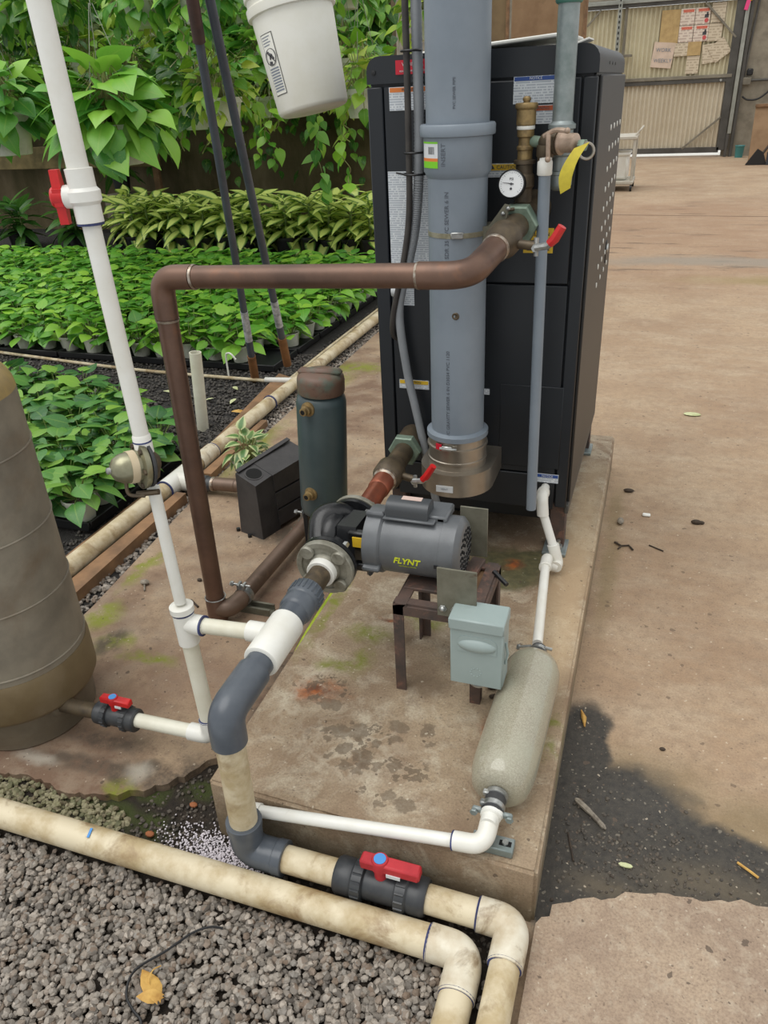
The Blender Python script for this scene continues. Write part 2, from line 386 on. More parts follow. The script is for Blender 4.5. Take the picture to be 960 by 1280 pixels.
def mat_frontslab():
    t = NT('front_slab_concrete')
    c = t.mix(t.ramp(t.noise(4, 7, .65), (.40, 0.0), (.62, 1.0)), S(172, 152, 130), S(148, 128, 110))
    c = t.mix(t.math('MULTIPLY', t.ramp(t.noise(190, 4, .7), (.42, 0.0), (.7, 1.0)), .6), c, S(112, 94, 80))
    c = t.mix(t.math('MULTIPLY', t.ramp(t.noise(38, 6, .7), (.5, 0.0), (.66, 1.0)), .5), c, S(184, 170, 150))
    c = t.mix(t.math('MULTIPLY', t.specks(30, .22, .05, .24, .06), .75), c, S(84, 72, 62))
    c = t.mix(t.math('MULTIPLY', t.specks(120, .3, .05, .3), .55), c, S(104, 88, 74))
    c = t.mix(t.math('MULTIPLY', t.specks(100, .15, .05, .3), .55), c, S(196, 184, 164))
    t.base(c); t.rough(.85)
    b = t.bump(t.noise(40, 6, .7), .3, .008)
    t.bump(t.noise(260, 3), .3, .003, b)
    return t.m
M['front_slab'] = mat_frontslab()

def mat_pad():
    t = NT('stained_concrete_pad')
    c = t.mix(t.ramp(t.noise(3.2, 7, .65), (.36, 0.0), (.64, 1.0)), S(168, 150, 124), S(136, 114, 92))
    c = t.mix(t.math('MULTIPLY', t.ramp(t.noise(9, 8, .7, dist=.6), (.48, 0.0), (.62, 1.0)), .75), c, S(188, 176, 154))
    c = t.mix(t.math('MULTIPLY', t.ramp(t.noise(30, 7, .75), (.48, 0.0), (.66, 1.0)), .45), c, S(122, 102, 82))
    c = t.mix(t.math('MULTIPLY', t.ramp(t.noise(180, 4, .7), (.42, 0.0), (.7, 1.0)), .5), c, S(100, 84, 68))
    wv = t.n('TexNoise'); wv.inputs['Scale'].default_value = 16; wv.inputs['Detail'].default_value = 4; t.l(t.obj(), wv.inputs['Vector'])
    wm = t.n('Mix', data_type='RGBA', blend_type='LINEAR_LIGHT'); wm.inputs[0].default_value = .06; t.l(t.obj(), wm.inputs[6]); t.l(wv.outputs['Color'], wm.inputs[7])
    vo = t.n('TexVoronoi', feature='DISTANCE_TO_EDGE'); vo.inputs['Scale'].default_value = 15; t.l(wm.outputs[2], vo.inputs['Vector'])
    vein = t.ramp(vo.outputs['Distance'], (.0, 1.0), (.16, 0.0))
    c = t.mix(t.math('MULTIPLY', t.math('MULTIPLY', vein, t.blob([(-.56, 1.24, .2, .16), (-.74, 1.35, .08, .2)], .1, 6, .9)), .55), c, S(194, 184, 164))
    edge = t.blob([(-.16, 2.0, .10, 1.1)], .02, 8, .7)
    c = t.mix(t.math('MULTIPLY', edge, .5), c, S(196, 170, 134))
    moss = t.blob([(-.64, 1.52, .05, .09), (-.70, 1.47, .09, .04), (-.66, 1.62, .10, .05), (-.82, 1.75, .03, .35), (-.12, 1.33, .03, .05), (-.115, 1.43, .03, .04), (-.52, 1.72, .1, .04)], .05, 14, .9)
    c = t.mix(t.math('MULTIPLY', t.broken(moss, 22, .34, .56), .9), c, S(116, 122, 38))
    gr = t.blob([(-.36, 2.06, .15, .15), (-.28, 2.12, .08, .08)], .05, 11, .35)
    c = t.mix(t.math('MULTIPLY', gr, .85), c, t.mix(t.ramp(t.noise(40, 5), (.4, 0.0), (.65, 1.0)), S(62, 66, 36), S(92, 88, 54)))
    dk = t.blob([(-.36, 1.62, .12, .14), (-.55, 2.35, .4, .3), (-.45, 1.45, .09, .08), (-.56, 1.62, .07, .05), (-.42, 1.9, .10, .07)], .05, 9, .8)
    c = t.mix(t.math('MULTIPLY', dk, .5), c, S(92, 74, 56))
    rust = t.blob([(-.70, 1.37, .11, .07), (-.69, 1.385, .08, .06), (-.345, 2.09, .045, .045), (-.62, 1.70, .05, .02), (-.27, 1.36, .03, .05)], .04, 16, .9)
    c = t.mix(t.math('MULTIPLY', t.broken(rust, 24, .26, .54), .95), c, t.mix(t.ramp(t.noise(34, 5), (.42, 0.0), (.6, 1.0)), S(104, 58, 34), S(158, 84, 32)))
    spots = t.math('MULTIPLY', t.specks(34, .55, .2, .62, .16, 50), t.blob([(-.57, 1.22, .12, .085), (-.44, 1.16, .10, .09), (-.70, 1.38, .09, .06), (-.43, 1.32, .09, .05)], .04, 10, .3))
    drip = t.blob([(-.60, 1.25, .030, .022), (-.56, 1.26, .030, .03), (-.57, 1.20, .022, .02), (-.62, 1.22, .012, .012), (-.52, 1.19, .03, .025),
                   (-.55, 1.155, .02, .018), (-.48, 1.17, .016, .014), (-.44, 1.18, .022, .02), (-.50, 1.235, .012, .014), (-.46, 1.26, .014, .012),
                   (-.47, 1.305, .03, .022), (-.40, 1.31, .02, .026), (-.43, 1.10, .02, .016), (-.39, 1.085, .03, .022), (-.44, 1.075, .014, .01),
                   (-.52, 1.14, .018, .012), (-.60, 1.17, .014, .012), (-.64, 1.24, .014, .01), (-.66, 1.33, .04, .02), (-.38, 1.27, .012, .016)], .022, 55, .25)
    drip = t.math('MAXIMUM', t.math('MULTIPLY', drip, .75), t.math('MULTIPLY', spots, .9))
    c = t.mix(t.math('MULTIPLY', drip, .75), c, S(88, 74, 58))
    c = t.mix(t.math('MULTIPLY', t.specks(40, .22, .04, .2), .7), c, S(78, 64, 52))
    c = t.mix(t.math('MULTIPLY', t.specks(110, .3, .05, .28), .5), c, S(96, 80, 66))
    c = t.mix(t.math('MULTIPLY', t.specks(80, .14, .05, .26), .5), c, S(204, 194, 174))
    # the cast side face turns a darker olive brown unevenly towards the bottom
    sp = t.n('SeparateXYZ'); t.l(t.obj(), sp.inputs[0])
    low = t.ramp(t.math('ADD', sp.outputs[2], t.math('MULTIPLY', t.noise(20, 5), .06)), (.04, 1.0), (.15, 0.0))
    c = t.mix(t.math('MULTIPLY', low, .6), c, S(90, 82, 58))
    t.base(c)
    t.rough(t.math('ADD', t.math('MULTIPLY', drip, -.12), .82))
    b = t.bump(t.noise(26, 6, .7), .3, .008)
    t.bump(t.noise(240, 3), .25, .003, b)
    return t.m
M['pad'] = mat_pad()

def mat_leftslab():
    t = NT('brown_stained_slab')
    c = t.mix(t.ramp(t.noise(1.7, 7, .65), (.42, 0.0), (.58, 1.0)), S(166, 144, 118), S(118, 94, 76))
    c = t.mix(t.math('MULTIPLY', t.ramp(t.noise(7, 7, .7), (.47, 0.0), (.64, 1.0)), .7), c, S(170, 154, 132))
    c = t.mix(t.math('MULTIPLY', t.ramp(t.noise(28, 7, .75), (.47, 0.0), (.66, 1.0)), .5), c, S(108, 86, 70))
    c = t.mix(t.math('MULTIPLY', t.ramp(t.noise(170, 4, .7), (.42, 0.0), (.75, 1.0)), .35), c, S(100, 82, 68))
    red = t.blob([(-1.15, 1.5, .35, .3), (-1.0, 1.8, .2, .5), (-1.3, 1.3, .3, .2)], .1, 4, .9)
    c = t.mix(t.math('MULTIPLY', red, .30), c, S(128, 94, 76))
    moss = t.blob([(-1.62, 1.66, .07, .13), (-1.34, 1.5, .14, .05), (-1.66, 1.95, .05, .2), (-1.76, 3.0, .08, .5), (-1.74, 3.9, .12, .5), (-1.70, 4.3, .3, .16), (-1.12, 1.06, .08, .04), (-1.5, 1.53, .1, .05)], .08, 10, .9)
    c = t.mix(t.math('MULTIPLY', t.broken(moss, 20, .34, .54), .92), c, S(120, 128, 34))
    dk = t.blob([(-1.52, 1.55, .06, .1), (-.9, 1.8, .07, 1.2), (-.98, 1.13, .10, .09), (-1.2, 1.09, .35, .04), (-1.27, 1.18, .2, .05), (-1.05, 1.12, .12, .05), (-1.3, 2.3, .12, .12)], .04, 12, .7)
    c = t.mix(t.math('MULTIPLY', t.broken(dk, 14, .3, .55), .8), c, S(68, 58, 48))
    pale = t.blob([(-1.11, 1.11, .05, .05), (-1.4, 1.08, .1, .03)], .03, 14, .9)
    c = t.mix(t.math('MULTIPLY', pale, .6), c, S(184, 178, 164))
    c = t.mix(t.math('MULTIPLY', t.specks(32, .25, .04, .22), .7), c, S(74, 60, 50))
    c = t.mix(t.math('MULTIPLY', t.specks(100, .3, .05, .28), .55), c, S(90, 72, 60))
    c = t.mix(t.math('MULTIPLY', t.specks(75, .14, .05, .26), .5), c, S(190, 176, 156))
    t.base(c); t.rough(.84)
    b = t.bump(t.noise(26, 6, .7), .3, .008)
    t.bump(t.noise(220, 3), .25, .003, b)
    return t.m
M['left_slab'] = mat_leftslab()

def mat_ground(name, a, b2, moss=None):
    t = NT(name)
    c = t.mix(t.ramp(t.noise(40, 6, .7), (.36, 0.0), (.66, 1.0)), a, b2)
    if moss:
        m = t.blob([(-1.12, 1.0, .20, .05), (-1.0, .99, .1, .05), (-.93, 1.12, .08, .05), (-1.3, 1.04, .14, .03), (-1.05, 1.08, .07, .04)], .05, 12, .8)
        c = t.mix(t.math('MULTIPLY', m, .85), c, moss)
    t.base(c); t.rough(.9)
    bb = t.bump(t.noise(70, 6, .7), .8, .02)
    return t.m
M['dirt'] = mat_ground('dark_damp_soil', S(58, 48, 38), S(38, 33, 27), S(66, 76, 30))
M['cinder_ground'] = mat_ground('black_cinder_ground', S(54, 51, 49), S(34, 32, 31))

def mat_moss_wall():
    t = NT('mossy_wall')
    mp = t.n('Mapping'); mp.inputs['Scale'].default_value = (1.0, 1.0, .35); t.l(t.obj(), mp.inputs[0])
    c = t.mix(t.ramp(t.noise(1.1, 6, .6, mp.outputs[0]), (.40, 0.0), (.62, 1.0)), S(74, 66, 36), S(126, 112, 86))
    c = t.mix(t.math('MULTIPLY', t.ramp(t.noise(3, 7, .7, mp.outputs[0]), (.42, 0.0), (.7, 1.0)), .6), c, S(60, 58, 26))
    c = t.mix(t.math('MULTIPLY', t.ramp(t.noise(9, 5), (.5, 0.0), (.7, 1.0)), .35), c, S(96, 84, 56))
    t.base(c); t.rough(.85)
    t.bump(t.noise(12, 6, .7), .4, .02)
    return t.m
M['moss_wall'] = mat_moss_wall()

def mat_fineprint(name, paper, ink, zs=150, xs=60, axis=2, thr=.5):
    """Lines of print too small to read: ink dashes along rows."""
    t = NT(name)
    sp = t.n('SeparateXYZ'); t.l(t.obj(), sp.inputs[0])
    row = t.math('FRACT', t.math('MULTIPLY', sp.outputs[axis], zs))
    rid = t.math('FLOOR', t.math('MULTIPLY', sp.outputs[axis], zs))
    cb = t.n('CombineXYZ')
    t.l(t.math('MULTIPLY', sp.outputs[0], xs), cb.inputs[0]); t.l(t.math('MULTIPLY', rid, 3.7), cb.inputs[1])
    nz = t.noise(1.0, 2, .5, cb.outputs[0])
    m = t.math('MULTIPLY', t.math('GREATER_THAN', nz, thr), t.math('LESS_THAN', row, .55))
    t.base(t.mix(m, paper, ink)); t.rough(.5)
    return t.m
M['print'] = mat_fineprint('printed_label', S(212, 217, 220), S(172, 179, 188), 170, 160, thr=.42)
M['print_old'] = mat_fineprint('printed_weathered_paper', S(206, 192, 168), S(180, 164, 140), 22, 14, thr=.46)
M['print_pink'] = mat_fineprint('printed_pinkish_paper', S(218, 204, 188), S(190, 170, 156), 22, 16, thr=.46)

# ------------------------------------------------------------------ shape helpers
def V(*a): return Vector(a if len(a) > 1 else a[0])
def basis(d):
    d = Vector(d).normalized()
    a = Vector((0, 0, 1)) if abs(d.z) < .9 else Vector((1, 0, 0))
    u = a.cross(d).normalized()
    return u, d.cross(u).normalized(), d
def rounded(pts, r, n=7):
    """A polyline whose corners are turned with radius r."""
    pts = [Vector(p) for p in pts]
    out = [pts[0]]
    for i in range(1, len(pts) - 1):
        a, b, c = pts[i - 1], pts[i], pts[i + 1]
        u, w = (a - b), (c - b)
        k = min(r, u.length * .49, w.length * .49)
        p, q = b + u.normalized() * k, b + w.normalized() * k
        for j in range(n + 1):
            t = j / n
            out.append((1 - t) ** 2 * p + 2 * t * (1 - t) * b + t * t * q)
    out.append(pts[-1])
    return out
def smooth_path(pts, n=6):
    """Catmull-Rom through the points."""
    P = [Vector(p) for p in pts]
    P = [P[0] * 2 - P[1]] + P + [P[-1] * 2 - P[-2]]
    out = []
    for i in range(1, len(P) - 2):
        for j in range(n):
            t = j / n
            a, b, c, d = P[i - 1], P[i], P[i + 1], P[i + 2]
            out.append(.5 * ((2 * b) + (c - a) * t + (2 * a - 5 * b + 4 * c - d) * t * t + (3 * b - a - 3 * c + d) * t ** 3))
    out.append(P[-2])
    return out

class MB:
    def __init__(s): s.v = []; s.f = []
    def add(s, vs, fs):
        o = len(s.v)
        s.v += [tuple(p) for p in vs]
        s.f += [tuple(i + o for i in f) for f in fs]
        return s
    def lathe(s, p, ax, prof, seg=20, phase=0.0, caps=True):
        """Turn profile [(radius, height), ...] about the axis through p."""
        p = Vector(p); u, w, d = basis(ax)
        vs = []
        for r, h in prof:
            for k in range(seg):
                a = 2 * PI * k / seg + phase
                vs.append(p + d * h + (u * math.cos(a) + w * math.sin(a)) * max(r, 1e-5))
        fs = []
        for i in range(len(prof) - 1):
            for k in range(seg):
                k2 = (k + 1) % seg
                fs.append((i * seg + k, i * seg + k2, (i + 1) * seg + k2, (i + 1) * seg + k))
        if caps:
            fs.append(tuple(range(seg - 1, -1, -1)))
            fs.append(tuple((len(prof) - 1) * seg + k for k in range(seg)))
        return s.add(vs, fs)
    def cyl(s, a, b, r, r2=None, seg=18, bev=0.0):
        a, b = Vector(a), Vector(b); L = (b - a).length
        r2 = r if r2 is None else r2
        if bev: pr = [(r - bev, 0), (r, bev), (r2, L - bev), (r2 - bev, L)]
        else: pr = [(r, 0), (r2, L)]
        return s.lathe(a, b - a, pr, seg)
    def tube(s, path, r, seg=14, caps=True):
        P = [Vector(p) for p in path]
        n = len(P); R = r if isinstance(r, (list, tuple)) else [r] * n
        T = []
        for i in range(n):
            t = (P[min(i + 1, n - 1)] - P[max(i - 1, 0)])
            T.append(t.normalized() if t.length > 1e-9 else Vector((0, 0, 1)))
        u, _, _ = basis(T[0])
        vs = []
        for i in range(n):
            u = (u - T[i] * u.dot(T[i])).normalized()
            w = T[i].cross(u)
            for k in range(seg):
                a = 2 * PI * k / seg
                vs.append(P[i] + (u * math.cos(a) + w * math.sin(a)) * R[i])
        fs = []
        for i in range(n - 1):
            for k in range(seg):
                k2 = (k + 1) % seg
                fs.append((i * seg + k, i * seg + k2, (i + 1) * seg + k2, (i + 1) * seg + k))
        if caps:
            fs.append(tuple(range(seg - 1, -1, -1)))
            fs.append(tuple((n - 1) * seg + k for k in range(seg)))
        return s.add(vs, fs)
    def box(s, c, size, bev=0.0, rot=None):
        """A box with chamfered edges; rot is a 3x3 Matrix."""
        c = Vector(c); h = [q / 2 for q in size]
        b = min(bev, min(h) * .9)
        vs, idx = [], {}
        for sx in (-1, 1):
            for sy in (-1, 1):
                for sz in (-1, 1):
                    for ax in range(3 if b > 0 else 1):
                        q = [sx * h[0], sy * h[1], sz * h[2]]
                        if b > 0:
                            for o in range(3):
                                if o != ax: q[o] -= math.copysign(b, q[o])
                        idx[(sx, sy, sz, ax if b > 0 else 0)] = len(vs)
                        vs.append(Vector(q))
        G = lambda x, y, z, a: idx[(x, y, z, a if b > 0 else 0)]
        fs = []
        for sg in (-1, 1):
            for ax in range(3):
                o = [k for k in range(3) if k != ax]
                ring = []
                for (p, q) in ((-1, -1), (1, -1), (1, 1), (-1, 1)):
                    k = [0, 0, 0]; k[ax] = sg; k[o[0]] = p; k[o[1]] = q
                    ring.append(G(*k, ax))
                if (sg > 0) != (ax != 1): ring.reverse()
                fs.append(tuple(ring))
        if b > 0:
            for ax in range(3):
                o = [k for k in range(3) if k != ax]
                for p in (-1, 1):
                    for q in (-1, 1):
                        k0 = [0, 0, 0]; k0[o[0]] = p; k0[o[1]] = q; k1 = list(k0); k0[ax] = -1; k1[ax] = 1
                        fs.append((G(*k0, o[0]), G(*k1, o[0]), G(*k1, o[1]), G(*k0, o[1])))
            for sx in (-1, 1):
                for sy in (-1, 1):
                    for sz in (-1, 1):
                        fs.append((G(sx, sy, sz, 0), G(sx, sy, sz, 1), G(sx, sy, sz, 2)))
        if rot is not None: vs = [rot @ q for q in vs]
        return s.add([c + q for q in vs], fs)
    def prism(s, poly, o, u, v, t):
        """Extrude the outline poly [(a, b)] in the plane o + a*u + b*v by the vector t."""
        o, u, v, t = Vector(o), Vector(u), Vector(v), Vector(t)
        n = len(poly)
        vs = [o + u * a + v * b for a, b in poly] + [o + u * a + v * b + t for a, b in poly]
        fs = [tuple(range(n - 1, -1, -1)), tuple(range(n, 2 * n))]
        fs += [(i, (i + 1) % n, n + (i + 1) % n, n + i) for i in range(n)]
        return s.add(vs, fs)
    def torus(s, c, ax, R, r, seg=28, rs=8):
        u, w, d = basis(ax); c = Vector(c)
        ring = [c + (u * math.cos(2 * PI * k / seg) + w * math.sin(2 * PI * k / seg)) * R for k in range(seg)]
        vs, fs = [], []
        for k in range(seg):
            o = (ring[k] - c).normalized()
            for j in range(rs):
                a = 2 * PI * j / rs
                vs.append(ring[k] + (o * math.cos(a) + d * math.sin(a)) * r)
        for k in range(seg):
            for j in range(rs):
                fs.append((k * rs + j, k * rs + (j + 1) % rs, ((k + 1) % seg) * rs + (j + 1) % rs, ((k + 1) % seg) * rs + j))
        return s.add(vs, fs)
    def ball(s, c, r, sq=(1, 1, 1), seg=14, rings=8):
        vs, fs = [], []
        c = Vector(c)
        for i in range(1, rings):
            th = PI * i / rings
            for k in range(seg):
                a = 2 * PI * k / seg
                vs.append(c + Vector((math.sin(th) * math.cos(a) * r * sq[0], math.sin(th) * math.sin(a) * r * sq[1], math.cos(th) * r * sq[2])))
        top = len(vs); vs.append(c + Vector((0, 0, r * sq[2]))); bot = len(vs); vs.append(c - Vector((0, 0, r * sq[2])))
        for i in range(rings - 2):
            for k in range(seg):
                k2 = (k + 1) % seg
                fs.append((i * seg + k, (i + 1) * seg + k, (i + 1) * seg + k2, i * seg + k2))
        for k in range(seg):
            k2 = (k + 1) % seg
            fs.append((top, k, k2)); fs.append((bot, (rings - 2) * seg + k2, (rings - 2) * seg + k))
        return s.add(vs, fs)
    def build(s, name, m, parent=None, sharp=38, loc=None, uv=None):
        """Link everything collected so far as ONE mesh object, its origin on its thing's."""
        me = bpy.data.meshes.new(name)
        o = Vector(loc) if loc is not None else (ORIG.get(parent.name, Vector((0, 0, 0))) if parent else Vector((0, 0, 0)))
        me.from_pydata([(p[0] - o.x, p[1] - o.y, p[2] - o.z) for p in s.v], [], s.f)
        me.update()
        bm = bmesh.new(); bm.from_mesh(me); bmesh.ops.recalc_face_normals(bm, faces=bm.faces); bm.to_mesh(me); bm.free()
        if sharp:
            me.polygons.foreach_set('use_smooth', [True] * len(me.polygons))
            me.set_sharp_from_angle(angle=math.radians(sharp))
        if isinstance(m, str): m = M[m]
        me.materials.append(m)
        ob = bpy.data.objects.new(name, me)
        COL.objects.link(ob)
        if parent: ob.parent = parent
        else: ob.location = o
        ORIG[ob.name] = o
        return ob

ORIG = {}
def tag(o, label=None, cat=None, group=None, kind=None):
    if label: o['label'] = label
    if cat: o['category'] = cat
    if group: o['group'] = group
    if kind: o['kind'] = kind
    return o
def thing(name, label, cat, loc, group=None):
    o = bpy.data.objects.new(name, None)
    o.empty_display_size = .05
    COL.objects.link(o)
    o.location = loc
    ORIG[o.name] = Vector(loc)
    return tag(o, label, cat, group)
def struct(mb, name, m, **k):
    return tag(mb.build(name, m, **k), kind='structure')
KIDS = {}
def dup(root, loc, rot=(0, 0, 0), sc=1.0, label=None, group=None):
    """A copy of a thing with copies of its parts (and their parts)."""
    r = root.copy(); COL.objects.link(r)
    r.location = loc; r.rotation_euler = rot; r.scale = (sc, sc, sc)
    if label: r['label'] = label
    if group: r['group'] = group
    if root.name not in KIDS: KIDS[root.name] = [(c, list(c.children)) for c in root.children]
    for ch, gs in KIDS[root.name]:
        c = ch.copy(); COL.objects.link(c); c.parent = r
        for g in gs:
            d = g.copy(); COL.objects.link(d); d.parent = c
    ORIG[r.name] = Vector(loc)
    return r

def np_mesh(name, verts, faces, m, parent=None, smooth=True, uv=None, kind=None, loc=None):
    """A mesh from numpy arrays: verts (n, 3), faces (f, k); uv per vertex."""
    me = bpy.data.meshes.new(name)
    o = Vector(loc) if loc is not None else (ORIG.get(parent.name, Vector((0, 0, 0))) if parent else Vector((0, 0, 0)))
    verts = np.asarray(verts, dtype=np.float32) - np.array(o, dtype=np.float32)
    f, k = faces.shape
    me.vertices.add(len(verts)); me.vertices.foreach_set('co', verts.ravel())
    me.loops.add(f * k); me.loops.foreach_set('vertex_index', faces.ravel().astype(np.int32))
    me.polygons.add(f)
    me.polygons.foreach_set('loop_start', np.arange(0, f * k, k, dtype=np.int32))
    me.polygons.foreach_set('use_smooth', np.full(f, smooth))
    if uv is not None:
        l = me.uv_layers.new(name='UVMap')
        l.data.foreach_set('uv', uv[faces.ravel()].astype(np.float32).ravel())
    me.update(calc_edges=True); me.validate()
    me.materials.append(M[m] if isinstance(m, str) else m)
    ob = bpy.data.objects.new(name, me); COL.objects.link(ob)
    if parent: ob.parent = parent
    else: ob.location = o
    ORIG[ob.name] = o
    if kind: ob['kind'] = kind
    return ob
def scatter(tv, tf, mats, trs, uv=None):
    """Many copies of one template as arrays: mats (n, 3, 3), trs (n, 3)."""
    n = len(trs)
    v = np.einsum('nij,vj->nvi', mats, tv) + trs[:, None, :]
    f = tf[None] + (np.arange(n) * len(tv))[:, None, None]
    return v.reshape(-1, 3), f.reshape(-1, tf.shape[1]), (np.tile(uv, (n, 1)) if uv is not None else None)
def rand_rot(n, tilt=None):
    """Random rotation matrices (n, 3, 3); with tilt, only about z and a little off it."""
    if tilt is None:
        q = rng.normal(size=(n, 4)); q /= np.linalg.norm(q, axis=1)[:, None]
        w, x, y, z = q.T
        return np.stack([np.stack([1 - 2 * (y * y + z * z), 2 * (x * y - z * w), 2 * (x * z + y * w)], -1),
                         np.stack([2 * (x * y + z * w), 1 - 2 * (x * x + z * z), 2 * (y * z - x * w)], -1),
                         np.stack([2 * (x * z - y * w), 2 * (y * z + x * w), 1 - 2 * (x * x + y * y)], -1)], 1)
def rotm(yaw, pitch, roll):
    """Numpy rotation arrays: yaw about z, then pitch about the side axis, then roll along the leaf (arrays of n)."""
    cy, sy, cp, sp, cr, sr = np.cos(yaw), np.sin(yaw), np.cos(pitch), np.sin(pitch), np.cos(roll), np.sin(roll)
    o, z = np.ones_like(yaw), np.zeros_like(yaw)
    Rz = np.stack([np.stack([cy, -sy, z], -1), np.stack([sy, cy, z], -1), np.stack([z, z, o], -1)], 1)
    Rx = np.stack([np.stack([o, z, z], -1), np.stack([z, cp, -sp], -1), np.stack([z, sp, cp], -1)], 1)
    Ry = np.stack([np.stack([cr, z, sr], -1), np.stack([z, o, z], -1), np.stack([-sr, z, cr], -1)], 1)
    return Rz @ Rx @ Ry

def ico_template(sub, jag, seed):
    bm = bmesh.new(); bmesh.ops.create_icosphere(bm, subdivisions=sub, radius=1.0)
    rr = random.Random(seed)
    ax = [Vector((rr.gauss(0, 1), rr.gauss(0, 1), rr.gauss(0, 1))).normalized() for _ in range(6)]
    for v in bm.verts:
        k = 1.0
        for a in ax:                       # planed-off facets, as crushed stone has
            d = v.co.normalized().dot(a)
            lim = .78 + .2 * jag * 0
            if d * k > lim: k = lim / d
        v.co *= k * (1 + rr.uniform(-.05, .05) * jag)
    vs = np.array([v.co[:] for v in bm.verts]); fs = np.array([[v.index for v in f.verts] for f in bm.faces])
    bm.free()
    return vs, fs

def text_mb(mb, s, size, o, u, v, depth=.0008, align='CENTER', bend=None, bold=0.0):
    """Letters standing on the plane o + a*u + b*v, raised by depth; bend = (centre, radius) wraps a along a cylinder about z."""
    c = bpy.data.curves.new('letters', 'FONT')
    c.body = s; c.size = size; c.align_x = align; c.align_y = 'CENTER'; c.resolution_u = 2
    c.extrude = depth / 2; c.offset = bold
    ob = bpy.data.objects.new('letters', c); COL.objects.link(ob)
    dg = bpy.context.evaluated_depsgraph_get()
    me = bpy.data.meshes.new_from_object(ob.evaluated_get(dg))
    o, u, v = Vector(o), Vector(u).normalized(), Vector(v).normalized()
    w = u.cross(v)
    vs = [tuple(q.co) for q in me.vertices]; fs = [tuple(p.vertices) for p in me.polygons]
    out = []
    for a, b, z in vs:
        p = o + u * a + v * b
        if bend:
            cx, cy, rad, th0 = bend
            off = (p - o)
            # position along the cylinder: sideways distance becomes an angle
            side = off.dot(Vector((-math.sin(th0), math.cos(th0), 0)))
            th = th0 + side / rad
            rr = rad + z + depth / 2
            p = Vector((cx + rr * math.cos(th), cy + rr * math.sin(th), p.z))
        else:
            p = p + w * (z + depth / 2)
        out.append(p)
    bpy.data.objects.remove(ob); bpy.data.meshes.remove(me); bpy.data.curves.remove(c)
    return mb.add(out, fs)

# leaves: a blade along +y, its upper side +z, folded on the midrib and drooping to the tip
def leaf_template(outline, fold=.18, droop=.35, cup=0.0):
    """outline: [(t, half width)], length 1; returns verts, quad faces, uv."""
    vs, uv, fs = [], [], []
    for (t, w) in outline:
        y = t; z = -droop * t * t
        for sgn in (-1, -.5, 0, .5, 1):
            a = abs(sgn)
            vs.append((sgn * w, y - (.10 * a * a if t < .05 else 0), z + fold * w * (1.5 * a - 1.5 * a * a)))
            uv.append((.5 + .5 * sgn, t))
    n = len(outline)
    for i in range(n - 1):
        for k in range(4):
            a = i * 5 + k
            fs.append((a, a + 1, a + 6, a + 5))
    return np.array(vs), np.array(fs), np.array(uv)
HEART = [(0.0, .10), (.05, .29), (.18, .405), (.36, .41), (.56, .335), (.76, .19), (.91, .065), (1.0, .004)]
OVAL = [(0.0, .04), (.12, .17), (.32, .26), (.55, .25), (.78, .15), (1.0, .005)]
def finer(o, n=11):
    """The same outline with more stations, its sides rounded."""
    ts = np.array([p[0] for p in o]); ws = np.array([p[1] for p in o]); out = []
    for k in range(n):
        t = (k / (n - 1)) ** 1.15
        w = np.interp(t, ts, ws); e = .05
        out.append((t, float(.5 * w + .25 * np.interp(max(0, t - e), ts, ws) + .25 * np.interp(min(1, t + e), ts, ws)) if 0 < k < n - 1 else float(w)))
    return out
LANCE = [(0.0, .03), (.15, .13), (.38, .20), (.6, .18), (.8, .10), (1.0, .004)]
def leaf_object(name, tmpl, m, parent=None):
    v, f, uv = tmpl
    return np_mesh(name, v, f, m, parent, uv=uv)

# ================================================================== SETTING
X_, Y_, Z_ = Vector((1, 0, 0)), Vector((0, 1, 0)), Vector((0, 0, 1))
def slab(name, poly, z0, z1, m):
    mb = MB(); mb.prism(poly, (0, 0, z0), X_, Y_, (0, 0, z1 - z0))
    return struct(mb, name, m, sharp=30)
def ragged(a, b, n, amp, seed):
    """Points from a to b with a broken, uneven line."""
    r = random.Random(seed); out = []
    for i in range(n + 1):
        t = i / n
        k = 0 if i in (0, n) else 1
        out.append((a[0] + (b[0] - a[0]) * t + k * r.uniform(-amp, amp), a[1] + (b[1] - a[1]) * t + k * r.uniform(-amp, amp)))
    return out
slab('floor', [(-.118, .55), (6, .55), (6, 18.75), (-3.0, 18.75), (-3.0, 6.4), (-1.78, 6.4), (-.86, 3.2), (-.118, 3.2)], -.12, 0, 'concrete')
# broken edge of the nearer slab
edge = ragged((-.085, .985), (-.04, 1.045), 4, .008, 3) + ragged((-.04, 1.05), (.12, 1.115), 9, .008, 4)[1:] + ragged((.12, 1.115), (.37, 1.165), 12, .007, 5)[1:] + ragged((.37, 1.165), (1.2, 1.35), 16, .02, 6)[1:]
slab('floor_front_slab', [(1.2, .4), (1.2, 1.35)] + edge[::-1][1:] + [(-.085, .4)], -.05, .022, 'front_slab')
# slab under the tank and the pump piping
lf0 = [(-1.70, 1.03), (-1.46, 1.005), (-1.38, 1.02), (-1.25, 1.0), (-1.12, 1.03), (-1.03, 1.09), (-.97, 1.17), (-.93, 1.24), (-.872, 1.32)]
lf = [lf0[0]]
for k_ in range(len(lf0) - 1): lf += ragged(lf0[k_], lf0[k_ + 1], 7, .007, 60 + k_)[1:]
slab('floor_rear_slab', [(-2.4, 1.06)] + lf + [(-.872, 3.2), (-1.80, 6.38), (-1.84, 5.0), (-1.80, 3.3), (-1.78, 2.5), (-1.70, 1.7), (-1.69, 1.4), (-2.4, 1.4)], -.10, 0, 'left_slab')
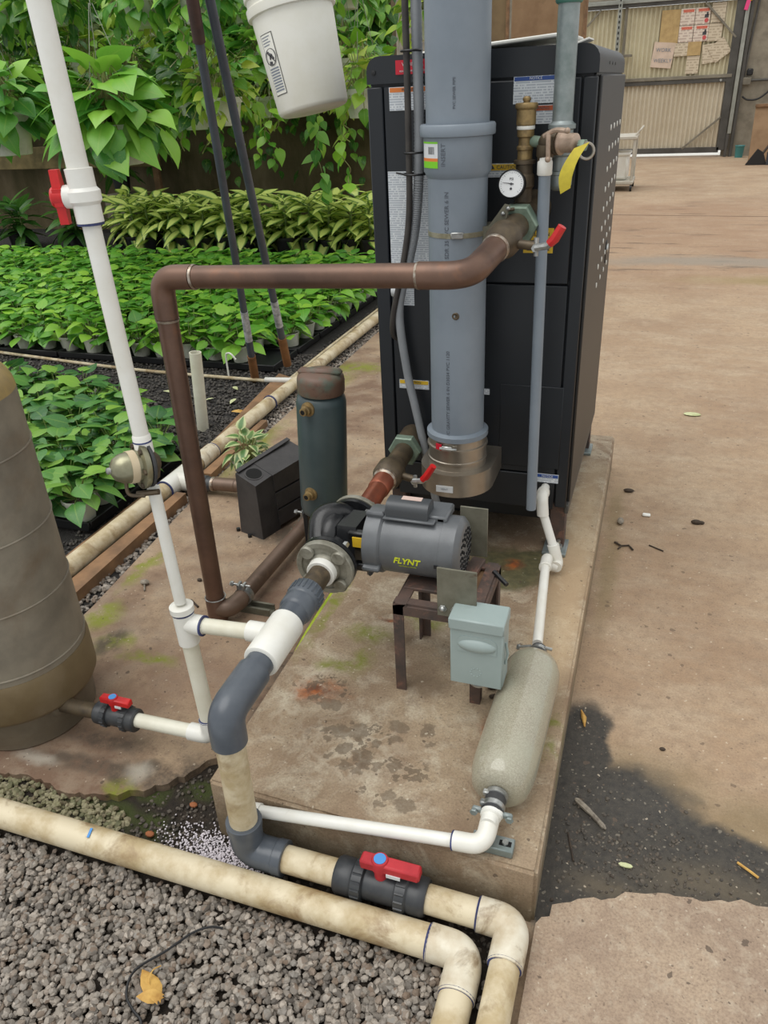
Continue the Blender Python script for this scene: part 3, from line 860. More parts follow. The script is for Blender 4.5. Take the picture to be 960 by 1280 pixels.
# boiler pad with a bevelled top edge
pb = bmesh.new()
pv = [pb.verts.new(p) for p in ((-.833, 1.02, -.04), (-.09, .998, -.04), (-.105, 3.2, -.04), (-.86, 3.2, -.04), (-.833, 1.022, .15), (-.09, 1.0, .15), (-.105, 3.2, .15), (-.86, 3.2, .15))]
for q in ((3, 2, 1, 0), (4, 5, 6, 7), (0, 1, 5, 4), (1, 2, 6, 5), (2, 3, 7, 6), (3, 0, 4, 7)): pb.faces.new([pv[i] for i in q])
bmesh.ops.bevel(pb, geom=[e for e in pb.edges if max(v.co.z for v in e.verts) > .1], offset=.007, segments=3, affect='EDGES')
pm = bpy.data.meshes.new('boiler_pad'); pb.to_mesh(pm); pb.free(); pm.materials.append(M['pad'])
po = bpy.data.objects.new('boiler_pad', pm); COL.objects.link(po); tag(po, kind='structure'); ORIG[po.name] = Vector()

slab('ground_soil', [(-2.6, .3), (-.085, .3), (-.085, 1.05), (-.84, 1.05), (-.865, 1.5), (-2.6, 1.5)], -.14, -.022, 'dirt')
slab('ground_planting', [(-12, 1.3), (-1.62, 1.3), (-1.70, 2.0), (-1.76, 5.0), (-1.76, 6.5), (-2.8, 9.5), (-12, 9.5)], -.14, -.012, 'cinder_ground')
slab('ground_outside', [(-6, 18.78), (6, 18.78), (6, 40), (-6, 40)], -.12, -.01, 'pavement')

# gravel in front: the stones that show largest are parts, the rest one mass
gv = [ico_template(2, 1.0, 20 + i) for i in range(6)]
gl = [ico_template(1, 1.0, 40 + i) for i in range(5)]
gravel_bed = slab('ground_gravel_bed', [(-2.2, .3), (-.125, .3), (-.125, .80), (-.21, .80), (-.21, .875), (-2.2, .875)], -.10, -.016, 'dirt')
gm_ = []
for i, (v, f) in enumerate(gv):
    me = bpy.data.meshes.new('stone'); me.from_pydata(v.tolist(), [], f.tolist())
    me.polygons.foreach_set('use_smooth', [True] * len(me.polygons)); me.set_sharp_from_angle(angle=math.radians(22))
    me.materials.append(M['stone']); gm_.append(me)
def seen(x, y, m): return y > .50 - m + (x + 1.006) * .313 and x > -1.03 - m - (y - .51) * .95
def front_ok(x, y):
    if y > .856 and x < -.2: return False
    if x > -.236 and y > .5 and x < -.163: return False
    if x > -.165: return x < -.138
    return True
placed = 0
while placed < 300:
    x, y = random.uniform(-1.25, -.17), random.uniform(.535, .845)
    # only what the camera sees below the front pipe
    if not seen(x, y, 0) or not front_ok(x, y): continue
    o = bpy.data.objects.new('stone', gm_[placed % 6]); COL.objects.link(o); o.parent = gravel_bed
    s = random.uniform(.0068, .0112)
    o.location = (x, y, random.uniform(.0, .007)); o.rotation_euler = (random.uniform(-.4, .4), random.uniform(-.4, .4), random.uniform(0, 6.3))
    o.scale = (s * random.uniform(.95, 1.35), s * random.uniform(.8, 1.0), s * random.uniform(.55, .8))
    placed += 1
def stone_field(name, n, fx, size, m, parent, zr, tm=gl):
    V_, F_ = [], []
    off = 0
    P = np.array([fx() for _ in range(n)])
    for k, (tv, tf) in enumerate(tm):
        q = P[k::len(tm)]
        if not len(q): continue
        c = len(q)
        sc = rng.uniform(size[0], size[1], c)[:, None] * np.stack([rng.uniform(.9, 1.35, c), rng.uniform(.8, 1.05, c), rng.uniform(.6, .85, c)], 1)
        R = rotm(rng.uniform(0, 6.3, c), rng.uniform(-.6, .6, c), rng.uniform(-.6, .6, c)) * sc[:, None, :]
        t = np.c_[q, rng.uniform(zr[0], zr[1], c)]
        v, f, _ = scatter(tv, tf, R, t)
        V_.append(v); F_.append(f + off); off += len(v)
    ob = np_mesh(name, np.concatenate(V_), np.concatenate(F_), m, parent, smooth=False, kind='stuff')
    return ob
def fx_front():
    while True:
        x, y = random.uniform(-1.6, -.138), random.uniform(.30, .856)
        if seen(x, y, .20) and front_ok(x, y): return x, y
stone_field('gravel', 8200, fx_front, (.0052, .0105), 'stone', gravel_bed, (-.014, .003))
def fx_between():
    while True:
        x = random.uniform(-.17, -.12); y = random.uniform(.55, .9)
        if abs(x + .145) < .02: return x, y
soil = bpy.data.objects['ground_soil']
def fx_mossy():
    while True:
        x, y = random.uniform(-1.55, -1.06), random.uniform(.90, 1.035)
        if y < 1.03 - .55 * max(0, (x + 1.2)) * .5: return x, y
stone_field('gravel', 900, fx_mossy, (.006, .0105), 'stone_moss', soil, (-.026, -.012))
def fx_soil(): return random.uniform(-1.05, -.12), random.uniform(.90, 1.0)
stone_field('gravel', 420, fx_soil, (.003, .008), 'stone_dark', soil, (-.026, -.018))
def fx_soil2(): return random.uniform(-1.06, -.85), random.uniform(.95, 1.22)
stone_field('gravel', 260, fx_soil2, (.003, .007), 'stone_dark', soil, (-.026, -.016))
def fx_between2(): return random.uniform(-.155, -.138), random.uniform(.55, .9)
# pebbles in the wet hollow by the pad
fl = bpy.data.objects['floor']
P_ = MB(); P_.box((1.5, 10.40, .0008), (9, .022, .0016), 0, Matrix.Rotation(-.07, 3, 'Z')); struct(P_, 'trim_4', mat('floor_joint_filler', S(96, 76, 60), .9), sharp=0)
def fx_wet():
    while True:
        x, y = random.gauss(.10, .16), random.gauss(1.2, .08)
        if -.07 < x < .42 and y > 1.06 + .22 * max(0, x + .04) and y < 1.4: return x, y
stone_field('pebbles', 420, fx_wet, (.0014, .0060), 'stone_dark', fl, (-.001, .001))
# gravel strip between the slab and the bed pipe, then black cinder between the plant blocks
pl = bpy.data.objects['ground_planting']
def fx_strip():
    y = 1.45 + random.random() ** 1.5 * 4.9
    a = np.interp(y, [1.4, 1.7, 2.5, 3.3, 5, 6.4], [-1.69, -1.70, -1.775, -1.80, -1.835, -1.80])
    return random.uniform(-2.0, a - .004), y
stone_field('gravel', 5200, fx_strip, (.006, .0125), 'stone', pl, (-.012, -.003))
def fx_cinder():
    while True:
        x = -2.02 - random.random() ** 1.3 * 2.6; y = random.uniform(2.7, 4.5)
        return x, y
stone_field('cinders', 9000, fx_cinder, (.006, .013), 'cinder', pl, (-.012, -.002))
def fx_cinder2(): return random.uniform(-2.1, -1.99), 1.5 + random.random() * 4.8
stone_field('cinders', 1600, fx_cinder2, (.005, .010), 'cinder', pl, (-.012, -.003))

# spilled white beads by the riser
bead = ico_template(1, .2, 90)
n = 1500
bx = rng.normal(-.80, .065, n); by = rng.normal(.965, .028, n) + (bx + .80) * -.12
keep = (by > .925) & (by < 1.04)
bx, by = bx[keep], by[keep]; n = len(bx)
sz = rng.uniform(.0016, .0030, n)
v, f, _ = scatter(bead[0], bead[1], np.eye(3)[None] * sz[:, None, None], np.c_[bx, by, np.full(n, -.019) + rng.uniform(0, .004, n)])
tag(np_mesh('spilled_beads', v, f, 'perlite', kind='stuff'), 'spill of tiny white beads on the dark soil beside the beige riser', 'beads')

# ------------------------------------------------------------------ back of the greenhouse, left: mossy wall
slab('wall_back', [(-13, 9.3), (-3.05, 9.3), (-3.05, 9.45), (-13, 9.45)], -.1, 3.6, 'moss_wall')
mb = MB(); mb.box((-8.6, 8.95, .92), (5.2, .05, .26), .006); struct(mb, 'trim_1', mat('mossy_plank', S(132, 116, 74), .8, c2=S(94, 84, 50), scale=5, c3=S(70, 70, 34), scale3=2))
for px in (-10.4, -8.9, -7.4, -6.1):
    mb = MB(); mb.box((px, 9.0, .45), (.08, .06, 1.0), .004); struct(mb, 'trim_2', M['wood'])

# ------------------------------------------------------------------ far end: corrugated gate, posts and walls
GY = 18.4
gate = thing('corrugated_gate', 'wide beige corrugated metal gate closing the far end of the shed', 'gate', (-.6, GY, 0))
def corr_sheet(x0, x1, z0, z1, y, m, pitch=.085):
    n = int((x1 - x0) / pitch * 6)
    xs = np.linspace(x0, x1, n + 1)
    ys = y + .024 * np.sin((xs - x0) / pitch * 2 * PI)
    vs = np.concatenate([np.c_[xs, ys, np.full(n + 1, z0)], np.c_[xs, ys, np.full(n + 1, z1)],
                         np.c_[xs, ys + .004, np.full(n + 1, z0)], np.c_[xs, ys + .004, np.full(n + 1, z1)]])
    i = np.arange(n); a = n + 1
    f = np.concatenate([np.c_[i, i + 1, a + i + 1, a + i], np.c_[2 * a + i + 1, 2 * a + i, 3 * a + i, 3 * a + i + 1]])
    return np_mesh('corrugated_sheet', vs, f, m, gate)
corr_sheet(-2.3, -1.25, 1.42, 2.66, GY, 'corr'); corr_sheet(-1.25, .80, 1.42, 2.66, GY, 'corr')
corr_sheet(-2.3, -1.2, .16, 1.40, GY, 'corr_low'); corr_sheet(-1.2, .80, .16, 1.40, GY, 'corr_low')
def gbox(name, c, s, m, parent, rot=None): 
    mb = MB(); mb.box(c, s, .004, rot); return mb.build(name, m, parent)
gbox('rail', (-.75, GY - .05, 1.43), (3.2, .06, .06), 'rail', gate); gbox('rail', (-.75, GY - .04, 1.36), (3.2, .05, .07), 'rail_dark', gate)
gbox('rail', (-.75, GY - .04, .13), (3.1, .06, .10), 'rail_dark', gate)
gbox('rail', (-.75, GY - .05, 2.70), (3.2, .08, .07), 'rail_dark', gate); gbox('rail', (-.75, GY - .09, 2.76), (3.4, .06, .07), 'track', gate)
gbox('stile', (.83, GY - .04, 1.42), (.15, .06, 2.6), 'rail_dark', gate); gbox('stile', (-1.22, GY - .03, 1.42), (.05, .05, 2.6), 'rail', gate)
def strut(name, a, b, w, t, m, parent):
    a, b = Vector(a), Vector(b); d = b - a
    mb = MB(); ry = Matrix.Rotation(-math.atan2(d.z, d.x), 3, 'Y')
    mb.box((a + b) / 2, (d.length, t, w), .003, ry); return mb.build(name, m, parent)
strut('brace', (.20, GY - .06, 2.66), (.82, GY - .06, 2.06), .035, .03, 'rail', gate)
strut('brace', (.10, GY - .06, .16), (.76, GY - .06, .72), .035, .03, 'rail', gate)
strut('brace', (-1.95, GY - .06, 2.40), (-1.70, GY - .06, 2.66), .035, .03, 'rail', gate)
gbox('handle', (-1.16, GY - .08, 1.86), (.24, .05, .045), 'rail', gate)
mb = MB(); mb.cyl((.0, 0, 0), (.0, .03, 0), .02); 
mb = MB(); mb.cyl((.66, GY - .10, 1.36), (.66, GY - .06, 1.36), .022, seg=10); mb.build('latch', 'zinc', gate)
# perforated upright beside the gate leaf
up = thing('perforated_upright', 'perforated steel angle upright in front of the gate beside the boiler', 'post', (-1.33, GY - .2, 0))
mb = MB(); mb.box((-1.33, GY - .2, 1.42), (.07, .05, 2.84), .003); mb.build('angle', 'track', up)
mb = MB()
for i in range(30): mb.box((-1.33, GY - .227, .18 + i * .09), (.022, .006, .045))
mb.build('slot', 'hole', up)
up2 = thing('gate_post', 'pale steel track post at the edge of the gate nearest the grey wall', 'post', (.95, GY - .1, 0))
mb = MB(); mb.box((.95, GY - .1, 1.62), (.07, .07, 2.4), .004); mb.build('track', 'track', up2)
mb = MB(); mb.box((.93, GY - .1, .21), (.05, .05, .42), .004); mb.build('foot', 'rail_dark', up2)
mb = MB(); mb.box((1.03, GY - .05, 1.4), (.06, .05, 2.8), .004); mb.build('stile', 'rail_dark', up2)
slab('wall_right', [(.86, GY + .02), (4.5, GY + .02), (4.5, GY + .3), (.86, GY + .3)], -.1, 3.4, 'block')
slab('wall_far', [(-6, GY + .05), (-2.3, GY + .05), (-2.3, GY + .3), (-6, GY + .3)], -.1, 3.4, 'block')
slab('trim_3', [(-2.6, GY - .1), (1.2, GY - .1), (1.2, GY + .25), (-2.6, GY + .25)], 2.80, 3.4, 'block')

def poster(label, x0, x1, z0, z1, m, rot=0.0, y=GY - .03, cat='poster', group=None):
    o = thing('poster', label, cat, ((x0 + x1) / 2, y, z0), group)
    mb = MB(); mb.box(((x0 + x1) / 2, y, (z0 + z1) / 2), (x1 - x0, .004, z1 - z0), 0, Matrix.Rotation(rot, 3, 'Y')); mb.build('sheet', m, o)
    return o
def flat(name, m, par, c, s, rot=None, bev=0):
    mb = MB(); mb.box(c, s, bev, rot); return mb.build(name, m, par)
# notices taped to the gate
bd = poster('brown stained blank board strip taped high on the gate', -.56, -.22, 2.02, 2.58, 'paper_tan')
gx = [(-.22, .045), (.045, .32)]; gz = [(2.31, 2.58), (2.03, 2.30)]
names = {(0, 0): 'upper white notice with red heading and text, next to the brown board', (1, 0): 'upper white notice with red heading and dark figure over a red disc',
         (0, 1): 'lower white notice with red heading and text, next to the brown board', (1, 1): 'lower white notice with red heading and dark figure over a red disc'}
for i, (x0, x1) in enumerate(gx):
    for j, (z0, z1) in enumerate(gz):
        o = poster(names[(i, j)], x0 + .005, x1 - .005, z0, z1, 'print_pink', y=GY - .035)
        flat('heading', mat('heading_red', S(222, 130, 108), .7), o, ((x0 + x1) / 2 + .01, GY - .039, z1 - .04), (.19, .003, .045))
        mb = MB(); text_mb(mb, 'NOTICE', .05, ((x0 + x1) / 2 + .01, GY - .041, z1 - .04), X_, Z_, .002); mb.build('lettering', mat('faded_red', S(196, 82, 64), .7), o)
        if i == 1:
            flat('figure', 'ink', o, (x1 - .07, GY - .039, z0 + .13), (.07, .003, .055)); flat('figure', 'ink', o, (x1 - .06, GY - .039, z0 + .17), (.03, .003, .05))
            mb = MB(); mb.lathe((x1 - .065, GY - .037, z0 + .06), (0, -1, 0), [(.036, 0), (.036, .004)], 16); mb.build('disc', mat('faded_red_disc', S(200, 84, 84), .7), o)
poster('upper beige printed sheet taped at the edge of the notices', .33, .58, 2.32, 2.64, 'print_old', y=GY - .035)
poster('lower beige printed sheet taped under another beige sheet', .32, .56, 2.02, 2.31, 'print_old', y=GY - .035)
o = poster('crooked pale sheet with two handwritten lines, lowest at the gate notices', -.66, -.27, 1.62, 2.05, 'paper_pink', .10, y=GY - .04)
for k, zz in enumerate((1.92, 1.74)):
    mb = MB(); text_mb(mb, 'KEEP\u200a' if 0 else ('WORK' if k == 0 else 'WEEKLY'), .09, (-.46, GY - .045, zz), (1, 0, -.06), (.06, 0, 1), .002)
    mb.build('lettering', 'ink_grey', o)
poster('small square beige sheet below the red headed notices', -.26, -.02, 1.80, 2.02, 'print_old', y=GY - .035)
poster('beige sheet with a brown picture below the red headed notices', -.02, .22, 1.80, 2.03, 'paper_tan', y=GY - .038)
poster('narrow pale sheet hanging lowest, above the gate rail', -.01, .22, 1.49, 1.79, 'print_old', y=GY - .034)
poster('curled sheet with a yellow foot half hidden by a tilted sheet', .26, .56, 1.66, 1.98, 'print_old', -.1, y=GY - .036)
poster('beige sheet tilted like a diamond on the gate', .40, .72, 1.72, 2.02, 'print_old', -.62, y=GY - .045)

# ribbons on the gate corner
o = thing('ribbon', 'pink plastic ribbon tied to the top corner of the gate', 'ribbon', (.93, GY - .14, 2.5))
mb = MB(); mb.box((.93, GY - .14, 2.56), (.07, .02, .16), .004, Matrix.Rotation(.2, 3, 'Y')); mb.build('tail', 'pink', o)
mb = MB(); mb.box((1.0, GY - .14, 2.68), (.12, .03, .10), .01, Matrix.Rotation(-.5, 3, 'Y')); mb.build('bow', 'orange', o)
# socket box with a loop of cable on the wall
o = thing('socket_box', 'grey outlet box with conduit and cable on the far grey wall', 'outlet box', (1.12, GY - .02, 1.3))
flat('box', 'rail', o, (1.13, GY - .04, 1.32), (.15, .08, .13), None, .01); flat('knob', 'black', o, (1.16, GY - .06, 1.47), (.11, .06, .12), None, .02)
mb = MB(); mb.tube([(1.2, GY - .03, 1.33), (3, GY - .03, 1.33)], .022, 8); mb.tube([(1.06, GY - .03, 1.4), (1.14, GY - .03, 2.7)], .02, 8); mb.build('conduit', 'rail_dark', o)
mb = MB(); mb.tube(smooth_path([(1.09, GY - .05, 1.06), (1.2, GY - .06, 1.0), (1.4, GY - .06, 1.02), (1.62, GY - .05, 1.2)]), .016, 8); mb.build('cable', 'black', o)
# things leaning by the far wall
o = thing('leaning_sheet', 'tan wooden sheet leaning against the far grey wall', 'board', (1.55, 17.3, 0))
mb = MB(); mb.box((1.66, 17.35, .46), (.72, .03, .93), .004, Matrix.Rotation(-.22, 3, 'X')); mb.build('sheet', 'ply', o)
mb = MB(); mb.box((1.66, 17.42, .925), (.74, .05, .05), .004); mb.build('batten', 'wood', o)
o = thing('push_broom', 'dark long-handled broom lying against the tan sheet', 'broom', (1.5, 16.5, 0))
mb = MB(); mb.tube([(1.42, 16.55, .10), (2.0, 17.0, .95)], .022, 8); mb.build('handle', 'debris', o)
mb = MB(); mb.prism([(-.19, 0), (.16, 0), (.08, .2), (-.02, .26)], (1.40, 16.5, 0.005), X_, Z_, (0, .08, 0)); mb.build('bristles', 'black', o)
o = thing('shovel', 'grey handled shovel beside the broom at the far wall', 'shovel', (1.75, 16.4, 0))
mb = MB(); mb.tube([(1.60, 16.5, .15), (2.3, 16.9, 1.0)], .02, 8); mb.build('handle', 'dull_galv', o)
mb = MB(); mb.prism([(-.1, 0), (.1, 0), (.13, .2), (.0, .28), (-.1, .2)], (1.64, 16.45, .005), X_, (0, .3, 1), (0, .015, 0)); mb.build('blade', 'black', o)
o = thing('yellow_container', 'yellow plastic container behind the shovel at the far wall', 'container', (1.9, 16.6, 0))
mb = MB(); mb.lathe((1.78, 16.8, 0), Z_, [(.10, 0), (.11, .02), (.11, .3), (.06, .36), (.05, .4)], 14); mb.build('body', 'yellow', o)
mb = MB(); mb.cyl((1.78, 16.8, .4), (1.78, 16.8, .44), .055, seg=12); mb.build('cap', 'black', o)
o = thing('teal_bucket', 'small teal bucket on the floor against the far grey wall', 'bucket', (1.18, 18.1, 0))
mb = MB(); mb.lathe((1.18, 18.1, 0), Z_, [(.07, 0), (.085, .2), (.09, .21), (.08, .21), (.066, .02)], 14); mb.build('body', 'teal', o)
mb = MB(); mb.torus((1.18, 18.1, .21), Z_, .088, .008, 16, 6); mb.build('rim', 'teal', o)

# brown plywood sheets standing behind the boiler
def sheet(label, x0, x1, y, m, z1=3.4):
    o = thing('plywood_sheet', label, 'plywood', ((x0 + x1) / 2, y, 0))
    mb = MB(); mb.box(((x0 + x1) / 2, y, z1 / 2), (x1 - x0, .03, z1), .004); mb.build('sheet', m, o)
    mb = MB(); mb.box((x1 - .02, y - .03, z1 / 2), (.04, .04, z1), .004); mb.build('stud', 'wood', o)
sheet('dark brown stained plywood sheet standing behind the grey flue', -3.2, -2.30, 12.05, 'ply_dark')
sheet('lighter brown plywood sheet standing behind the boiler top', -2.26, -1.28, 12.0, 'ply')

# cart parked behind the boiler
ct = thing('utility_cart', 'pale metal utility cart with casters standing behind the black boiler', 'cart', (-.95, 13.2, 0))
for zz in (.72, .12): flat('shelf', 'cart', ct, (-1.05, 13.2, zz), (1.0, .7, .05), None, .01)
for xx in (-1.52, -.58):
    for yy in (12.88, 13.52):
        mb = MB(); mb.box((xx, yy, .42), (.035, .035, .64), .004); mb.build('leg', 'cart', ct)
        mb = MB(); mb.lathe((xx - .012, yy, .045), X_, [(.045, 0), (.045, .03)], 12); mb.build('caster', 'black', ct)
mb = MB(); mb.tube(rounded([(-.58, 12.9, .74), (-.50, 12.9, .84), (-.50, 13.5, .84), (-.58, 13.5, .74)], .04), .014, 8); mb.build('handle', 'cart', ct)
o = thing('white_crate', 'white plastic crate standing on the cart behind the boiler', 'crate', (-1.0, 13.2, .145))
flat('crate', 'white', o, (-.95, 13.2, .33), (.6, .5, .36), None, .03); flat('rim', 'white', o, (-.95, 13.2, .50), (.64, .54, .04), None, .01)

# ================================================================== MACHINERY
def part(name, m, par, fn, *a, sharp=38, **k):
    mb = MB(); fn(mb, *a, **k); return mb.build(name, m, par, sharp=sharp)
def P_tube(name, m, par, path, r, seg=18):
    mb = MB(); mb.tube(path, r, seg); return mb.build(name, m, par)
def P_cyl(name, m, par, a, b, r, r2=None, seg=22, bev=.0015):
    mb = MB(); mb.cyl(a, b, r, r2, seg, bev); return mb.build(name, m, par)
def P_lathe(name, m, par, p, ax, prof, seg=24, phase=0.0):
    mb = MB(); mb.lathe(p, ax, prof, seg, phase); return mb.build(name, m, par)
def P_box(name, m, par, c, s, bev=.002, rot=None):
    mb = MB(); mb.box(c, s, bev, rot); return mb.build(name, m, par)
def P_text(name, m, par, s, size, o, u, v, **k):
    mb = MB(); text_mb(mb, s, size, o, u, v, **k); return mb.build(name, m, par, sharp=0)
def hexnut(mb, p, ax, r, h): mb.lathe(p, ax, [(r * .93, 0), (r, h * .15), (r, h * .85), (r * .93, h)], 6)
def bolts(mb, c, ax, R, n, r, h, ph=0.0):
    u, w, d = basis(ax); c = Vector(c)
    for k in range(n):
        a = 2 * PI * k / n + ph
        hexnut(mb, c + (u * math.cos(a) + w * math.sin(a)) * R, d, r, h)

# ------------------------------------------------------------------ boiler
BX0, BX1, BY0, BY1, BZ0, BZ1 = -.788, -.196, 2.18, 3.08, .325, 1.575
boiler = thing('boiler', 'tall black upright boiler cabinet covered in warning labels on the concrete pad', 'boiler', (-.49, 2.6, .15))
P_box('cabinet', 'cabinet', boiler, ((BX0 + BX1) / 2 - .002, (BY0 + BY1) / 2 + .006, (BZ0 + 1.54) / 2), (BX1 - BX0 - .010, BY1 - BY0 - .014, 1.54 - BZ0), .006)
# rounded top cover
mb = MB()
rc = .035
def capsec(x0, x1, z0, z1, r, n=5):
    p = [(x0, z0), (x1, z0)]
    for k in range(n + 1):
        a = PI / 2 * k / n; p.append((x1 - r + r * math.cos(a), z1 - r + r * math.sin(a)))
    for k in range(n + 1):
        a = PI / 2 + PI / 2 * k / n; p.append((x0 + r + r * math.cos(a), z1 - r + r * math.sin(a)))
    return p
mb.prism(capsec(BX0, BX1, 1.512, BZ1, rc), (0, BY0 - .002, 0), X_, Z_, (0, BY1 - BY0 + .004, 0))
mb.build('top_cover', 'cabinet', boiler)
mb = MB()
for yy in (2.46, 2.56, 2.66): P_lathe('screw', 'black', boiler, (BX1 - .0005, yy, 1.535), X_, [(.004, 0), (.004, .002)], 8)
P_lathe('screw', 'black', boiler, (-.262, BY0 - .002, 1.545), -Y_, [(.006, 0), (.006, .003), (.003, .004)], 10)
P_lathe('screw', 'black', boiler, (-.768, BY0 - .002, 1.538), -Y_, [(.006, 0), (.006, .003), (.003, .004)], 10)
# front: corner posts and removable panels with open seams between them
for name, x0, x1, z0, z1 in (('front_post', BX0, -.7455, BZ0, 1.505), ('front_post', -.2315, BX1, BZ0, 1.505),
                             ('front_panel', -.742, -.235, 1.012, 1.505), ('front_panel', -.742, -.235, .437, 1.008), ('front_panel', -.742, -.235, BZ0 - .01, .433)):
    P_box(name, 'cabinet', boiler, ((x0 + x1) / 2, BY0 + .001, (z0 + z1) / 2), (x1 - x0, .012, z1 - z0), .003)
P_box('access_plate', 'cabinet', boiler, (-.318, BY0 - .006, .588), (.185, .004, .262), .002)
P_box('recess', 'hole', boiler, (-.425, BY0 - .0065, .463), (.035, .004, .075), .002)
# side panel with rows of slots
P_box('side_panel', 'side_panel', boiler, (BX1 + .002, (BY0 + BY1) / 2 + .012, .915), (.010, BY1 - BY0 - .05, 1.185), .003)
slot_me = None
for r in range(9):
    for c in range(4):
        yy = 2.60 + .125 * c - .006 * r; zz = 1.372 - .0555 * r - .001 * c
        if slot_me is None:
            mb = MB(); mb.lathe((BX1 + .0065, yy, zz), X_, [(.0085, 0), (.0085, .0022), (.006, .003)], 10)
            s0 = mb.build('vent_slot', mat('pale_vent_insert', S(226, 226, 218), .5), boiler); slot_me = s0; sy, sz_ = yy, zz
        else:
            s1 = s0.copy(); COL.objects.link(s1); s1.parent = boiler; s1.location = (0, yy - sy, zz - sz_)
mb = MB(); mb.box((BX1 + .008, 2.86, .975), (.004, .05, .07), .004); lk = mb.build('latch', 'black', boiler)
mb = MB(); mb.lathe((BX1 + .009, 2.86, .985), X_, [(.014, 0), (.012, .006)], 12); mb.build('latch_barrel', 'zinc', lk)
P_box('side_flange', 'rail_dark', boiler, (BX1 + .001, (BY0 + BY1) / 2, BZ0 - .012), (.012, BY1 - BY0 - .02, .03), .002)
# skirt, feet and the dark underside
P_box('underframe', 'black', boiler, (-.49, 2.66, .275), (.56, .78, .10), .004)
for fx, fy in ((-.755, 2.215), (-.222, 2.215), (-.755, 3.02), (-.222, 3.02)):
    ft = P_box('foot', 'rust_steel', boiler, (fx, fy + .02, .235), (.05, .05, .17), .003)
    P_box('foot_plate', 'galv', ft, (fx, fy, .157), (.075, .10, .012), .002)
    if fy < 2.5:
        mb = MB(); hexnut(mb, (fx + .01, fy - .02, .163), Z_, .014, .016); mb.cyl((fx + .01, fy - .02, .16), (fx + .01, fy - .02, .195), .006, seg=8); mb.build('anchor_bolt', 'zinc', ft)
mb = MB(); mb.cyl((-.6, 2.42, .15), (-.6, 2.42, .28), .03); mb.cyl((-.5, 2.36, .15), (-.5, 2.36, .28), .018); mb.build('drain_stub', 'black', boiler)
P_box('channel_rail', 'galv', boiler, (-.50, 2.2, .178), (.06, .20, .055), .003)
P_box('channel_mouth', 'hole', boiler, (-.50, 2.099, .178), (.045, .003, .04), 0)
# labels
def label_on(name, desc, x0, x1, z0, z1, head=None, hm=None, hh=.25, text=None, m='print', tm='paper'):
    lb = P_box('warning_label', m, boiler, ((x0 + x1) / 2, BY0 - .0060, (z0 + z1) / 2), (x1 - x0, .002, z1 - z0), 0)
    tag(lb, desc)
    if hm:
        hz = z1 - (z1 - z0) * hh / 2
        P_box('heading_band', hm, lb, ((x0 + x1) / 2, BY0 - .0073, hz), ((x1 - x0) * .96, .001, (z1 - z0) * hh * .8), 0)
        if text: P_text('lettering', tm, lb, text, (z1 - z0) * hh * .72, ((x0 + x1) / 2, BY0 - .0080, hz), X_, Z_, depth=.0006)
    return lb
lb = label_on('w', 'red label with white print', -.706, -.617, 1.531, 1.563, m='lab_red')
P_text('lettering', 'paper', lb, 'WARNING', .011, (-.6615, BY0 - .0078, 1.553), X_, Z_, depth=.0006)
P_text('lettering', 'paper', lb, 'READ BEFORE STARTING', .006, (-.6615, BY0 - .0078, 1.538), X_, Z_, depth=.0006)
label_on('w', 'white label with orange heading behind the conduit', -.726, -.612, 1.449, 1.503, None, 'lab_orange', .24, 'WARNING', tm='ink')
lb = label_on('w', 'white label with blue heading', -.400, -.288, 1.452, 1.512, None, 'lab_blue', .18, None)
P_text('lettering', 'paper', lb, 'NOTICE', .0085, (-.345, BY0 - .0082, 1.507), X_, Z_, depth=.0006)
label_on('w', 'white label with dark orange heading', -.372, -.292, 1.406, 1.448, None, 'lab_rust', .32, 'WARNING', tm='ink')
label_on('w', 'label with yellow caution heading beside the gauge', -.462, -.372, 1.284, 1.317, None, 'lab_yellow', .55, '\u25b2 CAUTION', tm='ink')
lb = label_on('w', 'solid yellow label behind the relief pipe', -.360, -.281, 1.094, 1.158, m='lab_yellow')
P_text('lettering', 'ink', lb, 'CAUTION', .013, (-.32, BY0 - .0078, 1.142), X_, Z_, depth=.0006)
for k in range(4): P_box('print_line', 'ink', lb, (-.32, BY0 - .0072, 1.126 - .008 * k), (.06, .001, .0025), 0)
label_on('w', 'tall white instruction sheet', -.738, -.612, 1.058, 1.302)
label_on('w', 'narrow white sheet with a torn foot', -.726, -.672, .940, 1.056)
label_on('w', 'small white label with yellow heading', -.727, -.632, .684, .712, None, 'lab_yellow', .5, 'CAUTION', tm='ink')
label_on('w', 'tiny white label beside the flue', -.476, -.444, .682, .700)
label_on('w', 'small label with blue heading by the drain pipe', -.292, -.224, .409, .438, None, 'lab_blue', .45, 'NOTICE')
# curled edge of the torn sheet
P_lathe('torn_curl', 'paper', boiler, (-.735, BY0 - .012, .985), X_, [(.02, 0), (.02, .025)], 10)
